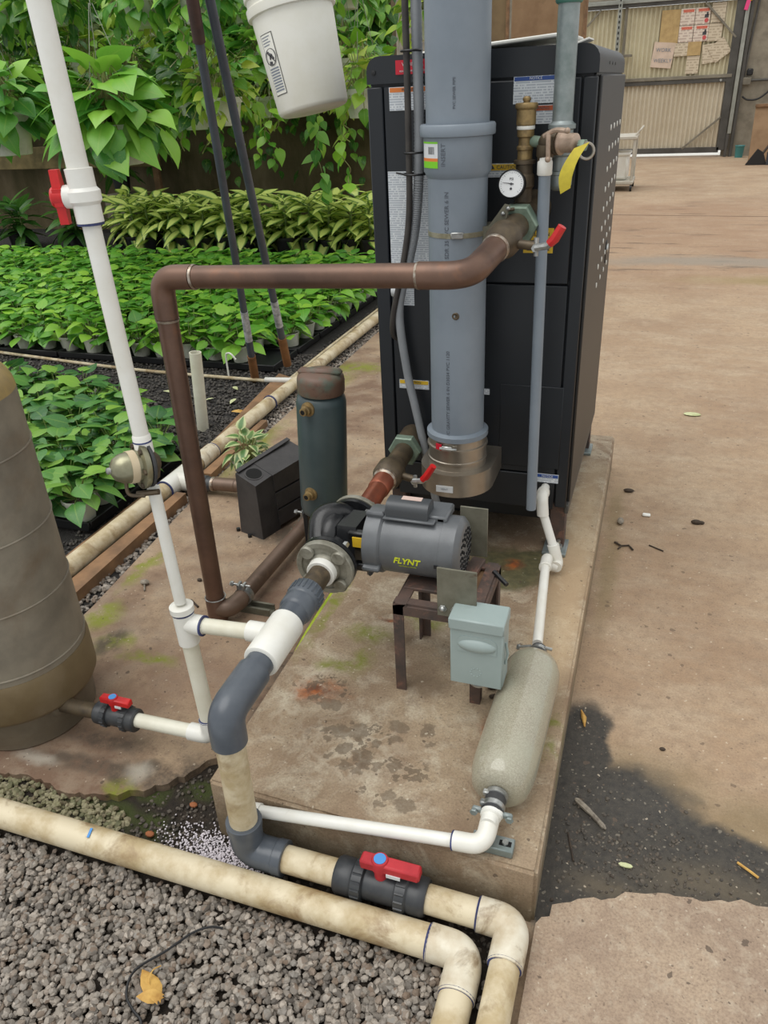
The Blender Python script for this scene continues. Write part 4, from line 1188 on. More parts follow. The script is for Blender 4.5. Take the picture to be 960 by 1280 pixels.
# scuffs
# flue adapter: stainless elbow housing on the front of the cabinet
FX, FY = -.510, 2.045
fa = MB()
pts = []
for k in range(25):
    a = PI + PI * k / 24
    pts.append((FX + .108 * math.cos(a), FY + .108 * math.sin(a)))
poly = pts + [(FX + .108, BY0 + .0), (FX - .108, BY0 + .0)]
fa.prism(poly, (0, 0, .446), X_, Y_, (0, 0, .070))
fam = fa.build('flue_adapter', 'stainless', boiler, sharp=50)
tag(fam, 'stainless steel flue elbow housing')
P_lathe('adapter_collar', 'stainless', fam, (FX, FY, .514), Z_, [(.092, 0), (.084, .003), (.084, .020), (.087, .022), (.087, .028), (.084, .030), (.084, .062), (.0885, .064), (.0885, .070), (.084, .072), (.084, .097), (.078, .098)], 40)
P_box('maker_plate', 'paper', fam, (FX - .012, FY - .1085, .472), (.05, .002, .02), 0)
P_text('lettering', 'ink_grey', fam, 'VENT HERE' if 0 else 'VENT', .009, (FX - .012, FY - .1100, .472), X_, Z_, depth=.0004)
mb = MB(); mb.box((FX - .01, FY - .089, .592), (.03, .008, .014), .002); mb.cyl((FX - .03, FY - .090, .592), (FX + .02, FY - .092, .592), .004, seg=8); mb.build('clamp_screw', 'zinc', fam)
P_box('red_sticker', 'lab_red', fam, (FX - .035, FY - .0815, .593), (.02, .002, .018), 0, Matrix.Rotation(-.40, 3, 'Z'))

# white papers lying on the boiler top
o = thing('paper_stack', 'bent white panel lying on top of the black boiler', 'panel', (-.42, 2.7, BZ1))
mb = MB(); mb.box((-.505, 2.60, BZ1 + .019), (.40, .40, .010), .003, Matrix.Rotation(-.062, 3, 'Y')); mb.build('panel', 'white', o)
P_box('lower_panel', 'white', o, (-.47, 2.66, BZ1 + .0055), (.36, .36, .008), .002)
mb = MB(); mb.box((-.275, 2.5, BZ1 + .012), (.05, .12, .005), .001, Matrix.Rotation(-.3, 3, 'Y')); mb.build('curled_corner', 'white', o)

# ------------------------------------------------------------------ grey flue
flue = thing('flue_pipe', 'large grey plastic flue pipe rising in front of the black boiler', 'flue', (FX, FY, .60))
P_lathe('lower_pipe', 'grey_pvc', flue, (FX, FY, .598), Z_, [(.078, .010), (.089, .010), (.089, .024), (.082, .027), (.0755, .030), (.0755, .725)], 48)
P_lathe('bell_socket', 'grey_pvc', flue, (FX, FY, 1.30), Z_, [(.0755, 0), (.0845, .016), (.0845, .092), (.0915, .094), (.0925, .098), (.0925, .116), (.0895, .120), (.078, .120)], 48)
P_lathe('upper_pipe', 'grey_pvc', flue, (FX, FY, 1.41), Z_, [(.0775, 0), (.0775, .85)], 48)
P_lathe('strap', 'steel_strap', flue, (FX, FY, 1.163), Z_, [(.0755, 0), (.0768, .0), (.0768, .012), (.0755, .012)], 48)
sb = P_box('strap_buckle', 'zinc', flue, (FX + .018, FY - .078, 1.171), (.032, .006, .016), .002, Matrix.Rotation(.25, 3, 'Z'))
P_lathe('knot_hole', 'bronze', flue, (FX + .012, FY - .0735, .968), -Y_, [(.011, 0), (.008, .003), (.003, .001)], 10)
# price sticker wrapped on the socket
def wrapped(name, m, par, R, a0, a1, z0, z1, n=8):
    mb = MB(); vs = []; fs = []
    for k in range(n + 1):
        a = a0 + (a1 - a0) * k / n
        for z in (z0, z1):
            for r in (R, R + .0008): vs.append((FX + r * math.cos(a), FY + r * math.sin(a), z))
    for k in range(n):
        b = k * 4
        fs += [(b + 1, b + 5, b + 7, b + 3), (b, b + 2, b + 6, b + 4), (b + 2, b + 3, b + 7, b + 6), (b, b + 4, b + 5, b + 1)]
    mb.add(vs, fs); return mb.build(name, m, par)
A0, A1 = math.radians(-150), math.radians(-110)
st = wrapped('price_sticker', 'paper', flue, .0847, A0, A1, 1.326, 1.384)
wrapped('green_band', 'lab_green', st, .0852, A0, A1, 1.326, 1.341); wrapped('orange_band', 'lab_orange', st, .0852, A0, A1, 1.341, 1.348); wrapped('green_edge', 'lab_green', st, .0852, A0, A1, 1.380, 1.384)
for k in range(7):
    a = math.radians(-131) + k * .035; wrapped('barcode_bar', 'ink', st, .0853, a, a + (.012 if k % 3 else .022), 1.357, 1.373, 1)
def pipe_print(s, size, z_mid, th, par, R):
    mb = MB()
    text_mb(mb, s, size, (FX + R * math.cos(th), FY + R * math.sin(th), z_mid), (0, 0, 1), (-math.sin(th) * -1, math.cos(th) * -1, 0), depth=.0006, bend=(FX, FY, R, th))
    return mb.build('lettering', 'ink_grey', par, sharp=0)
M['pipe_ink'] = mat('pipe_print_ink', S(84, 90, 100), .6)
def pp(*a): 
    o = pipe_print(*a); o.data.materials[0] = M['pipe_ink']; return o
pp('PVC GRAVITY SEWER 6 IN D3034 PVC 1120', .0135, .745, math.radians(-96), flue, .0758)
pp('/ TYPE PSM SDR 35 PVC SEWER 6 IN', .0150, 1.155, math.radians(-97), flue, .0758)
pp('PVC SEWER PIPE', .009, 1.485, math.radians(-82), flue, .0778)
pp('INSERT', .016, 1.355, math.radians(-100), flue, .0848)

# ------------------------------------------------------------------ flexible conduit and cable
cd = thing('flexible_conduit', 'grey ribbed flexible conduit hanging down the boiler front', 'conduit', (-.63, 2.135, 1.6))
path = smooth_path([(-.636, 2.12, 2.1), (-.632, 2.12, 1.68), (-.634, 2.13, 1.37), (-.650, 2.135, 1.18), (-.676, 2.135, 1.06), (-.708, 2.14, .93), (-.690, 2.14, .75), (-.664, 2.13, .64), (-.632, 2.12, .50), (-.60, 2.12, .33), (-.59, 2.16, .22)], 10)
mb = MB(); mb.tube(path, [.0145 + .0009 * (1 if i % 2 else -1) for i in range(len(path))] if False else .0125, 12); mb.build('tube', 'conduit', cd)
# ribs along the upper run
rib = smooth_path([(-.636, 2.12, 2.1), (-.632, 2.12, 1.68), (-.634, 2.13, 1.37), (-.650, 2.135, 1.18), (-.676, 2.135, 1.06)], 60)
mb = MB(); mb.tube(rib, [.0140 if i % 2 else .0128 for i in range(len(rib))], 10); mb.build('ribbed_sleeve', 'conduit', cd)
cb = thing('black_cable', 'dark cable tied along the grey conduit on the boiler', 'cable', (-.66, 2.125, 1.4))
mb = MB(); mb.tube(smooth_path([(-.660, 2.10, 2.1), (-.655, 2.105, 1.68), (-.658, 2.115, 1.37), (-.664, 2.12, 1.20), (-.685, 2.12, 1.07), (-.722, 2.13, .93), (-.733, 2.15, .86), (-.72, 2.17, .84)], 8), .0085, 10); mb.build('cable', 'cable', cb)
mb = MB(); mb.torus((-.645, 2.122, 1.352), (0, 0, 1), .026, .003, 20, 6); mb.build('zip_tie', 'black', cb)
mb = MB(); mb.torus((-.645, 2.122, 1.300), (0, 0, 1), .029, .003, 20, 6); mb.tube([(-.675, 2.118, 1.30), (-.695, 2.115, 1.304)], .0025, 6); mb.tube([(-.615, 2.118, 1.30), (-.605, 2.10, 1.302)], .0025, 6); mb.build('zip_tie', 'black', cb)
mb = MB(); mb.torus((-.645, 2.112, 1.58), (0, 0, 1), .024, .003, 20, 6); mb.build('zip_tie', 'black', cb)

# ------------------------------------------------------------------ hot outlet: brass union, copper run over to the floor
OX, OZ = -.352, 1.185
def zo(y): return 1.125 + (y - 1.74) * .19      # the outlet falls a little towards the camera
def ox(y): return -.405 + (y - 1.74) * .155
op = lambda y: Vector((ox(y), y, zo(y)))
cop = thing('copper_pipe', 'brown copper pipe running from the boiler outlet across and down to the floor', 'pipe', (-1.225, 1.74, 0))
P_cyl('outlet_coupling', 'bronze', cop, op(2.20), op(2.07), .046, .044, 28, .004)
mb = MB(); hexnut(mb, op(2.075), op(2.0) - op(2.075), .053, .03); mb.build('hex_union', 'patina', cop, sharp=25)
P_cyl('nipple', 'bronze', cop, op(2.05), op(1.93), .032)
P_lathe('adapter', 'bronze', cop, op(1.975), op(1.85) - op(1.975), [(.032, 0), (.044, .010), (.044, .035), (.040, .045), (.036, .06), (.0325, .075)], 28)
P_lathe('solder_ring', 'solder', cop, op(1.902), op(1.85) - op(1.902), [(.0325, 0), (.0345, .002), (.0345, .008), (.0325, .012)], 28)
cpath = rounded([op(1.90), (-.405, 1.735, 1.125), (-1.222, 1.74, 1.100), (-1.235, 1.742, .035)], .085, 8)
# pipe proper between the fittings
P_tube('pipe', 'copper_dark', cop, [(-.52, 1.737, 1.1217), (-1.14, 1.74, 1.1025)], .0285, 24)
P_tube('elbow', 'copper_dark', cop, rounded([op(1.90), (-.405, 1.735, 1.125), (-.525, 1.737, 1.1215)], .085, 12), .0315, 24)
P_tube('elbow', 'copper_dark', cop, rounded([(-1.125, 1.74, 1.103), (-1.222, 1.74, 1.100), (-1.2245, 1.74, .995)], .062, 10), .0315, 24)
P_tube('riser', 'copper_dark', cop, [(-1.224, 1.74, 1.02), (-1.235, 1.742, .05)], .0285, 24)
for a, b in (((-.523, 1.737, 1.1216), (-.529, 1.737, 1.1214)), ((-1.122, 1.74, 1.103), (-1.116, 1.74, 1.1033)), ((-1.2243, 1.74, .992), (-1.2245, 1.74, .986))):
    P_cyl('solder_joint', 'solder', cop, a, b, .0322, .0305, 24, 0)
P_lathe('base_elbow', 'copper_dark', cop, (-1.2355, 1.742, .004), Z_, [(.026, 0), (.032, .006), (.032, .085), (.0285, .09)], 24)
P_tube('floor_elbow', 'floor_copper', cop, rounded([(-1.235, 1.742, .055), (-1.19, 1.742, .055), (-1.178, 1.80, .055)], .03, 6), .030, 20)
P_tube('floor_run', 'floor_copper', cop, [(-1.18, 1.78, .056), (-1.170, 2.50, .056)], .0275, 22)
P_tube('floor_return', 'floor_copper', cop, rounded([(-1.17, 2.48, .056), (-1.17, 2.555, .056), (-1.60, 2.548, .054)], .05, 8), .0285, 20)
# drain cock with red lever on the outlet
dc = P_cyl('drain_cock', 'bronze', cop, op(1.94) + Vector((.04, 0, -.005)), op(1.94) + Vector((.085, -.01, -.008)), .011, seg=14)
mb = MB(); hexnut(mb, op(1.94) + Vector((.085, -.012, -.010)), (0, -1, 0), .010, .016); mb.cyl(op(1.94) + Vector((.085, -.012, -.03)), op(1.94) + Vector((.085, -.012, .012)), .006, seg=10); mb.build('cock_nut', 'zinc', dc)
mb = MB(); a = op(1.94) + Vector((.085, -.030, -.008)); mb.tube([a, a + Vector((.03, -.004, .006)), a + Vector((.042, -.006, .016))], [.008, .009, .009], 8); mb.build('lever_arm', 'zinc', dc)
mb = MB(); mb.tube([a + Vector((.034, -.005, .010)), a + Vector((.046, -.007, .022)), a + Vector((.062, -.009, .050))], [.010, .0115, .0105], 8); mb.build('red_lever', 'red', dc)
# sheet metal bracket from the flue strap to the outlet
br = thing('flow_switch_bracket', 'bent grey metal bracket between the flue strap and the outlet union', 'bracket', (-.41, 2.04, 1.2))
mb = MB(); mb.prism([(-.455, 1.135), (-.405, 1.135), (-.385, 1.175), (-.372, 1.235), (-.385, 1.238), (-.425, 1.185), (-.455, 1.185)], (0, 2.02, 0), X_, Z_, (0, .006, 0)); mb.build('plate', 'dull_galv', br)
mb = MB(); mb.prism([(-.455, 0), (-.405, 0), (-.40, .09), (-.455, .08)], (0, 2.023, 1.18), X_, Y_, (0, 0, .004)); mb.build('flange', 'dull_galv', br)
mb = MB(); 
for x, z in ((-.375, 1.228), (-.388, 1.216), (-.41, 1.163)): part('screw', 'zinc', br, lambda b: b.ball((x, 2.017, z), .0055))
mb = MB(); mb.tube([(-.385, 2.03, 1.222), (-.335, 2.06, 1.226)], .004, 8); mb.tube([(-.388, 2.03, 1.206), (-.335, 2.06, 1.21)], .004, 8); mb.build('clamp_rod', 'bronze', br)

# ------------------------------------------------------------------ vent, gauge, relief valve, gas pipe
av = thing('air_vent', 'brass cylinder air vent on a brass tee above the boiler outlet', 'air vent', (-.352, 2.10, 1.235))
ax_ = (-.353, 2.10)
P_lathe('tee_stem', 'bronze', av, (*ax_, 1.215), Z_, [(.030, 0), (.030, .012), (.022, .016), (.022, .05), (.026, .055), (.026, .08), (.021, .085), (.021, .105), (.027, .107), (.027, .115), (.020, .117)], 20)
P_lathe('brass_tee', 'brass', av, (*ax_, 1.330), Z_, [(.0185, 0), (.0185, .022), (.021, .024), (.021, .030), (.0165, .034), (.0165, .05), (.021, .053), (.021, .10), (.018, .103)], 20)
P_lathe('thread_seal', 'white', av, (*ax_, 1.3985), Z_, [(.0215, 0), (.0225, .002), (.0225, .007), (.0205, .009)], 20)
vb = P_lathe('vent_body', 'brass', av, (*ax_, 1.405), Z_, [(.020, 0), (.0235, .004), (.0235, .036), (.026, .039), (.0275, .041), (.0275, .048), (.0255, .051), (.008, .052)], 24)
P_lathe('vent_cap', 'brass', vb, (*ax_, 1.455), Z_, [(.008, 0), (.008, .005), (.010, .006), (.010, .011), (.006, .015)], 14)
ga = thing('pressure_gauge', 'round white faced dial gauge with black rim below the brass vent', 'gauge', (-.372, 2.06, 1.278))
gd = Vector((-.05, -1, .22)).normalized(); gc = Vector((-.376, 2.055, 1.280))
P_lathe('case', 'black', ga, gc + gd * -.02, gd, [(.010, -.02), (.030, 0), (.034, .004), (.034, .022), (.0315, .024), (.0305, .021)], 32)
fc = P_lathe('face', 'gauge_face', ga, gc, gd, [(.0306, 0), (.0306, .0015)], 32)
gu, gw = Vector((1, -.05, 0)).normalized(), None; gw = gd.cross(gu) * -1; gw = gu.cross(gd) * -1
gw = gd.cross(gu)
if gw.z < 0: gw = -gw
mb = MB()
for k in range(25):
    a = math.radians(225 - 270 * k / 24); q = gu * math.cos(a) + gw * math.sin(a)
    c = gc + gd * .0018
    L = .004 if k % 4 == 0 else .0022
    mb.tube([c + q * (.0275 - L), c + q * .0275], .0005, 4)
mb.build('tick', 'ink_grey', fc)
mb = MB(); c = gc + gd * .003; mb.tube([c + gu * .006, c - gu * .022 + gw * .003], [.0012, .0004], 6); mb.lathe(c, gd, [(.0028, -.001), (.0028, .001)], 10); mb.build('needle', 'ink', fc)
P_text('lettering', 'ink', fc, 'PSI', .0085, gc + gd * .002 + gw * .011, gu, gw, depth=.0004)
mb = MB(); mb.lathe(gc + gd * .0022 - gw * .011, gd, [(.003, -.0005), (.003, .0005)], 10); mb.build('dial_dot', 'ink', fc)

rv = thing('relief_valve', 'bronze relief valve with pinkish outlet and yellow tag beside the gas pipe', 'relief valve', (-.30, 2.06, 1.33))
P_cyl('brass_arm', 'patina', rv, (-.335, 2.10, 1.372), (-.312, 2.085, 1.370), .013, seg=14)
P_lathe('valve_body', 'bronze', rv, (-.312, 2.085, 1.370), (1, -.42, -.02), [(.013, 0), (.020, .006), (.026, .018), (.026, .036), (.028, .038), (.028, .050), (.020, .052)], 20)
P_lathe('bonnet', 'relief_bronze', rv, (-.264, 2.065, 1.369), (1, -.42, -.02), [(.026, 0), (.028, .004), (.022, .008), (.0215, .042), (.016, .046)], 20)
P_lathe('outlet', 'bronze', rv, (-.298, 2.065, 1.365), (0, 0, -1), [(.021, 0), (.021, .024), (.018, .028), (.018, .04)], 18)
mb = MB(); mb.tube(smooth_path([(-.300, 2.045, 1.385), (-.272, 2.03, 1.398), (-.240, 2.02, 1.396)]), .0055, 8); mb.tube([(-.288, 2.03, 1.392), (-.286, 2.03, 1.335)], .0055, 8); mb.ball((-.286, 2.028, 1.336), .007); mb.ball((-.243, 2.018, 1.397), .007); mb.build('test_lever', 'relief_bronze', rv)
mb = MB(); hexnut(mb, (-.216, 2.042, 1.364), (1, -.42, -.02), .014, .016); mb.build('lever_nut', 'patina', rv)
mb = MB(); mb.torus((-.198, 2.03, 1.352), (0.2, -1, .1), .017, .0035, 20, 6); mb.build('tag_ring', 'stainless', rv)
# yellow tag: a curved plate
mb = MB(); vs = []; fs = []
for k in range(9):
    t = k / 8
    x = -.208 - .030 * t - .012 * math.sin(t * PI); y = 2.02 - .016 * math.sin(t * PI * .8); z = 1.362 - .098 * t
    w = .021 * (1 - .35 * max(0, t - .6) / .4)
    for s_, zz in ((-1, -.012), (1, .010)):
        for d in (0, .0016): vs.append((x + s_ * w * .8, y - d + s_ * .003, z + zz * (1 if s_ > 0 else .2)))
for k in range(8):
    b = k * 4; fs += [(b, b + 4, b + 6, b + 2), (b + 1, b + 3, b + 7, b + 5), (b, b + 1, b + 5, b + 4), (b + 2, b + 6, b + 7, b + 3)]
fs += [(0, 2, 3, 1), (32, 33, 35, 34)]
mb.add(vs, fs); mb.build('warning_tag', 'tag_yellow', rv, sharp=60)
rp = thing('relief_discharge_pipe', 'slim grey plastic discharge pipe dropping down the boiler front with white socket', 'pipe', (-.295, 2.06, .37))
P_lathe('white_socket', 'white_pvc', rp, (-.297, 2.062, 1.298), Z_, [(.0165, 0), (.0185, .003), (.0185, .030), (.0165, .034), (.0165, .042)], 20)
P_tube('pipe', 'grey_pvc', rp, [(-.2965, 2.062, 1.31), (-.287, 2.062, .372)], .0148, 20)
gp = thing('gas_pipe', 'galvanised steel gas pipe with union and drip leg at the boiler front', 'gas pipe', (-.262, 2.12, 1.25))
GX = lambda z: -.268 + .0
P_cyl('pipe', 'galv', gp, (-.268, 2.115, 1.395), (-.268, 2.115, 2.1), .0245, seg=26)
P_lathe('green_collar', 'patina', gp, (-.268, 2.115, 1.652), Z_, [(.028, 0), (.031, .004), (.031, .045), (.028, .05)], 22).data.materials[0] = mat('green_pipe_dope', S(64, 112, 100), .5)
P_lathe('tee_upper', 'galv', gp, (-.268, 2.115, 1.378), Z_, [(.028, 0), (.028, .016), (.033, .019), (.033, .028), (.027, .032), (.0245, .036)], 24)
P_lathe('tee_body', 'galv', gp, (-.268, 2.115, 1.335), Z_, [(.024, 0), (.030, .004), (.030, .012), (.027, .014), (.027, .045)], 24)
P_cyl('tee_branch', 'galv', gp, (-.268, 2.115, 1.358), (-.268, 2.19, 1.358), .026, seg=20)
P_cyl('drip_leg', 'galv', gp, (-.268, 2.115, 1.30), (-.268, 2.115, 1.34), .0225, seg=22)
P_lathe('drip_cap', 'galv', gp, (-.266, 2.115, 1.258), Z_, [(.016, 0), (.026, .006), (.030, .014), (.030, .036), (.032, .038), (.032, .045), (.024, .046)], 24)

# ------------------------------------------------------------------ cold return: pump discharge to the boiler inlet
PX = -.694
def pz(y): return .470 + (y - 1.2) * .052
pp_ = lambda y: Vector((PX + (y - 1.2) * .008, y, pz(y)))
D = (pp_(2) - pp_(1)).normalized()
ret = thing('return_pipe', 'short reddish copper and bronze pipe from the pump into the boiler', 'pipe', (PX, 1.9, pz(1.9)))
P_cyl('inlet_coupling', 'bronze', ret, pp_(2.19), pp_(2.09), .044, .043, 28, .003)
mb = MB(); hexnut(mb, pp_(2.10), -D, .052, .03); mb.build('hex_union', 'patina', ret, sharp=25)
P_cyl('nipple', 'bronze', ret, pp_(2.08), pp_(1.95), .031)
P_lathe('adapter', 'bronze', ret, pp_(1.985), -D, [(.032, 0), (.036, .02), (.044, .035), (.044, .075), (.038, .085), (.034, .09)], 26)
P_lathe('solder_ring', 'solder', ret, pp_(1.897), -D, [(.034, 0), (.036, .002), (.036, .010), (.031, .016)], 26)
P_lathe('copper_cup', 'copper_red', ret, pp_(1.885), -D, [(.0315, 0), (.0315, .05), (.0285, .055)], 26)
P_cyl('copper_tube', 'copper_red', ret, pp_(1.84), pp_(1.66), .0285, seg=26)
dc = P_cyl('drain_cock', 'bronze', ret, pp_(1.93) + Vector((.04, 0, -.004)), pp_(1.93) + Vector((.085, -.008, -.008)), .011, seg=14)
b_ = pp_(1.93) + Vector((.083, -.010, -.008))
mb = MB(); hexnut(mb, b_, (0, -1, 0), .010, .016); mb.cyl(b_ + Vector((0, 0, -.022)), b_ + Vector((0, 0, .014)), .006, seg=10); mb.build('cock_nut', 'zinc', dc)
mb = MB(); mb.tube([b_ + Vector((0, -.02, .006)), b_ + Vector((.028, -.024, .012)), b_ + Vector((.038, -.026, .022))], [.008, .009, .009], 8); mb.build('lever_arm', 'zinc', dc)
mb = MB(); mb.tube([b_ + Vector((.030, -.025, .016)), b_ + Vector((.042, -.027, .030)), b_ + Vector((.064, -.030, .066))], [.0095, .0105, .0095], 8); mb.build('red_lever', 'red', dc)

# ------------------------------------------------------------------ pump
PY = 1.565; PC = pp_(PY)
pump = thing('circulator_pump', 'black and grey electric circulator pump with yellow lettering on a rusty stand', 'pump', (PX, PY, .42))
MXa = Vector((1, 0, .004)).normalized()
# volute: a snail shell around the motor axis plus the two necks
mb = MB()
mb.lathe(PC + Vector((-.062, 0, .004)), X_, [(.028, 0), (.058, .010), (.072, .028), (.074, .044), (.066, .060), (.058, .066)], 30)
mb.build('volute', 'black_iron', pump)
P_lathe('suction_neck', 'black_iron', pump, pp_(1.455), D, [(.075, 0), (.075, .012), (.045, .016), (.038, .04), (.046, .075)], 28)
P_lathe('discharge_neck', 'black_iron', pump, pp_(1.655), -D, [(.072, 0), (.072, .012), (.042, .016), (.037, .035), (.044, .065)], 28)
mb = MB(); mb.tube(smooth_path([pp_(1.50) + Vector((-.035, 0, .0)), PC + Vector((-.052, .0, .052)), pp_(1.60) + Vector((-.02, 0, .05)), pp_(1.64)]), [.034] * 19, 16); mb.build('snail_rib', 'black_iron', pump)
def bolt_parts(name, m, par, c, ax, R, n, r, h, ph=0.0):
    u, w, d = basis(ax); c = Vector(c)
    for k in range(n):
        a = 2 * PI * k / n + ph; mb = MB(); hexnut(mb, c + (u * math.cos(a) + w * math.sin(a)) * R, d, r, h); mb.build(name, m, par)
def flange(name, y0, dirn, par):
    fl_ = P_lathe(name, 'cast', par, pp_(y0), D * dirn, [(.074, 0), (.0745, .002), (.0745, .014), (.072, .016), (.060, .016), (.058, .012), (.042, .012), (.040, .020), (.036, .024), (.032, .024)], 36)
    bolt_parts('flange_bolt', 'cast', fl_, pp_(y0) + D * dirn * .010, D * dirn, .060, 4, .0105, .014, .75)
    return fl_
flange('suction_flange', 1.453, -1, pump)
flange('discharge_flange', 1.657, 1, pump)
# flange lugs on the suction side
mb = MB()
for k in range(4):
    a = k * PI / 2 + .75; u, w, _ = basis(-D)
    c = pp_(1.440) + (u * math.cos(a) + w * math.sin(a)) * .058
    P_lathe('flange_lug', 'cast', pump, c, -D, [(.018, 0), (.018, .008), (.016, .011)], 12)
mb = MB()
for y in (1.470, 1.64):
    bolt_parts('flange_nut', 'zinc', pump, pp_(y) - D * .02, D, .062, 4, .009, .04, .75)
# bracket between volute and motor, with open windows
BK = PC + Vector((.004, 0, .006))
mb = MB(); mb.prism([(-.048, -.060), (.048, -.060), (.062, 0), (.052, .058), (-.040, .062), (-.062, 0)], BK, Y_, Z_, (.050, 0, 0)); mb.build('bracket_block', 'black_iron', pump, sharp=20)
mb = MB()
for (a, b) in ((-.045, -.045), (.045, -.045), (-.045, .045), (.045, .045)): P_box('bracket_arm', 'black_iron', pump, BK + Vector((.062, a, b)), (.06, .022, .022), .004)
P_lathe('shaft_coupler', 'black', pump, BK + Vector((.045, 0, 0)), X_, [(.022, 0), (.022, .02), (.03, .022), (.03, .04)], 18)
P_box('bearing_plate', 'motor_dark', pump, BK + Vector((.086, 0, 0)), (.014, .128, .128), .01)
P_box('caution_sticker', 'lab_yellow', pump, BK + Vector((.062, -.057, .030)), (.034, .003, .028), .0005)
MC = PC + Vector((0, 0, .022))
mx0, mx1 = -.612, -.372
MR = .079
def mo(x): return Vector((x, MC.y, MC.z))
mb = MB(); mb.lathe(mo(mx0), X_, [(.060, 0), (.084, .002), (.085, .006), (.085, .040), (.080, .046)], 40); mb.build('front_bell', 'motor_grey', pump)
md = mb = MB(); mb.lathe(mo(mx0 + .044), X_, [(MR, 0), (MR, .150)], 44); md = mb.build('motor_shell', 'motor_grey', pump)
mb = MB(); mb.lathe(mo(mx0 + .192), X_, [(MR - .001, 0), (MR + .0015, .001), (MR + .0015, .036), (.070, .046), (.060, .050), (.02, .050)], 44); re_ = mb.build('rear_bell', 'motor_grey', pump)
mb = MB()
for rr_, n_ in ((.018, 6), (.030, 11), (.042, 16), (.053, 20)):
    for k in range(n_):
        a = 2 * PI * k / n_; mb.box(mo(mx0 + .2424) + Vector((0, rr_ * math.cos(a), rr_ * math.sin(a))), (.003, .006, .006))
tag(mb.build('vent_hole', 'hole', re_), kind='stuff')
mb = MB()
for a in (-1.25, .4, 1.9, 3.6):
    q = Vector((0, math.cos(a), math.sin(a)))
    P_box('mounting_boss', 'motor_grey', pump, mo(mx0 + .024) + q * .085, (.046, .026, .014), .004, Matrix.Rotation(a, 3, 'X'))
mb = MB(); mb.box(mo(mx0 + .11) + Vector((0, -.006, MR + .003)), (.128, .072, .006), .002); cp = mb.build('capacitor_base', 'motor_grey', pump)
mb = MB(); mb.prism(capsec(-.029, .029, 0, .040, .020), mo(mx0 + .052) + Vector((0, -.006, MR + .004)), Y_, Z_, (.105, 0, 0)); cc = mb.build('capacitor_cover', 'motor_dark', pump, sharp=50)
P_box('white_sticker', mat('faded_pink_sticker', S(200, 176, 166), .6), cc, mo(mx0 + .11) + Vector((0, -.001, MR + .0445)), (.05, .018, .001), 0)
P_box('terminal_cover', 'motor_grey', pump, mo(mx0 + .165) + Vector((0, .02, MR + .002)), (.07, .08, .022), .004)
mb = MB(); mb.box(mo(mx0 + .185) + Vector((0, -.012, MR + .004)), (.020, .016, .012), .003); mb.build('eye_lug', 'galv', pump)
P_box('shell_latch', 'black', pump, mo(mx0 + .190) + Vector((0, -.0800, -.010)), (.012, .004, .008), 0)
# lettering wrapped on the shell, facing the camera
def motor_text(s, size, ang, x, m):
    mb = MB(); tmp = MB(); text_mb(tmp, s, size, (0, 0, 0), X_, Z_, depth=.001, bold=size * .022)
    vs = []
    for p in tmp.v:
        th = ang + p[2] / MR
        rr_ = MR + .0006 - p[1]
        vs.append(mo(x + p[0]) + Vector((0, -rr_ * math.cos(th), rr_ * math.sin(th))))
    mb.add(vs, tmp.f); return mb.build('lettering', m, md, sharp=0)
M['let_yellow'] = mat('yellow_green_print', S(206, 214, 40), .45)
lt = motor_text('FLYNT', .0225, -.10, -.494, 'let_yellow')
for v_ in lt.data.vertices: v_.co.x += (v_.co.z - (MC.z - .42)) * .25
motor_text('CONTROLS & MOTORS', .0042, -.29, -.495, mat('dim_yellow_print', S(150, 160, 50), .5))

# ------------------------------------------------------------------ rusty stand with plates
sd = thing('pump_stand', 'rusted angle iron stand with open frame under the pump motor', 'stand', (-.41, 1.54, .15))
zt = .412
for (x, y) in ((-.517, 1.43), (-.517, 1.665), (-.300, 1.43), (-.300, 1.665)):
    mb = MB(); w = .026; sx = 1 if x < -.4 else -1; sy = 1 if y < 1.5 else -1
    mb.prism([(0, 0), (sx * w, 0), (sx * w, sy * .005), (sx * .005, sy * .005), (sx * .005, sy * w), (0, sy * w)], (x, y, .15), X_, Y_, (0, 0, zt - .15)); mb.build('leg', 'rust_steel', sd)
for y in (1.43, 1.665):
    sy = 1 if y < 1.5 else -1
    mb = MB(); mb.prism([(0, 0), (sy * .030, 0), (sy * .030, .006), (sy * .006, .006), (sy * .006, -.0) if False else (sy * .006, -.026), (0, -.026)], (-.517, y, zt), Y_, Z_, (.217, 0, 0)); mb.build('cross_rail', 'rust_steel', sd)
for x in (-.517, -.300):
    sx = 1 if x < -.4 else -1
    mb = MB(); mb.prism([(0, 0), (sx * .034, 0), (sx * .034, .006), (sx * .006, .006), (sx * .006, -.026), (0, -.026)], (x, 1.43, zt + .001), X_, Z_, (0, .235, 0)); mb.build('side_rail', 'rust_steel', sd)
P_box('crossbar', 'rust_steel', sd, (-.372, 1.548, zt + .010), (.034, .24, .014), .002, Matrix.Rotation(-.12, 3, 'Z'))
P_box('crossbar_clip', 'rust_steel', sd, (-.372, 1.53, zt + .026), (.048, .03, .018), .003)
P_box('shim', 'wood', sd, (-.345, 1.545, zt - .012), (.03, .20, .014), .001)
P_box('motor_rail', 'rust_steel', sd, (-.455, 1.565, zt + .007), (.11, .14, .010), .002)
mb = MB(); mb.tube([(-.31, 1.62, zt + .01), (-.27, 1.585, zt + .0)], .006, 8); mb.build('rod', 'black', sd)
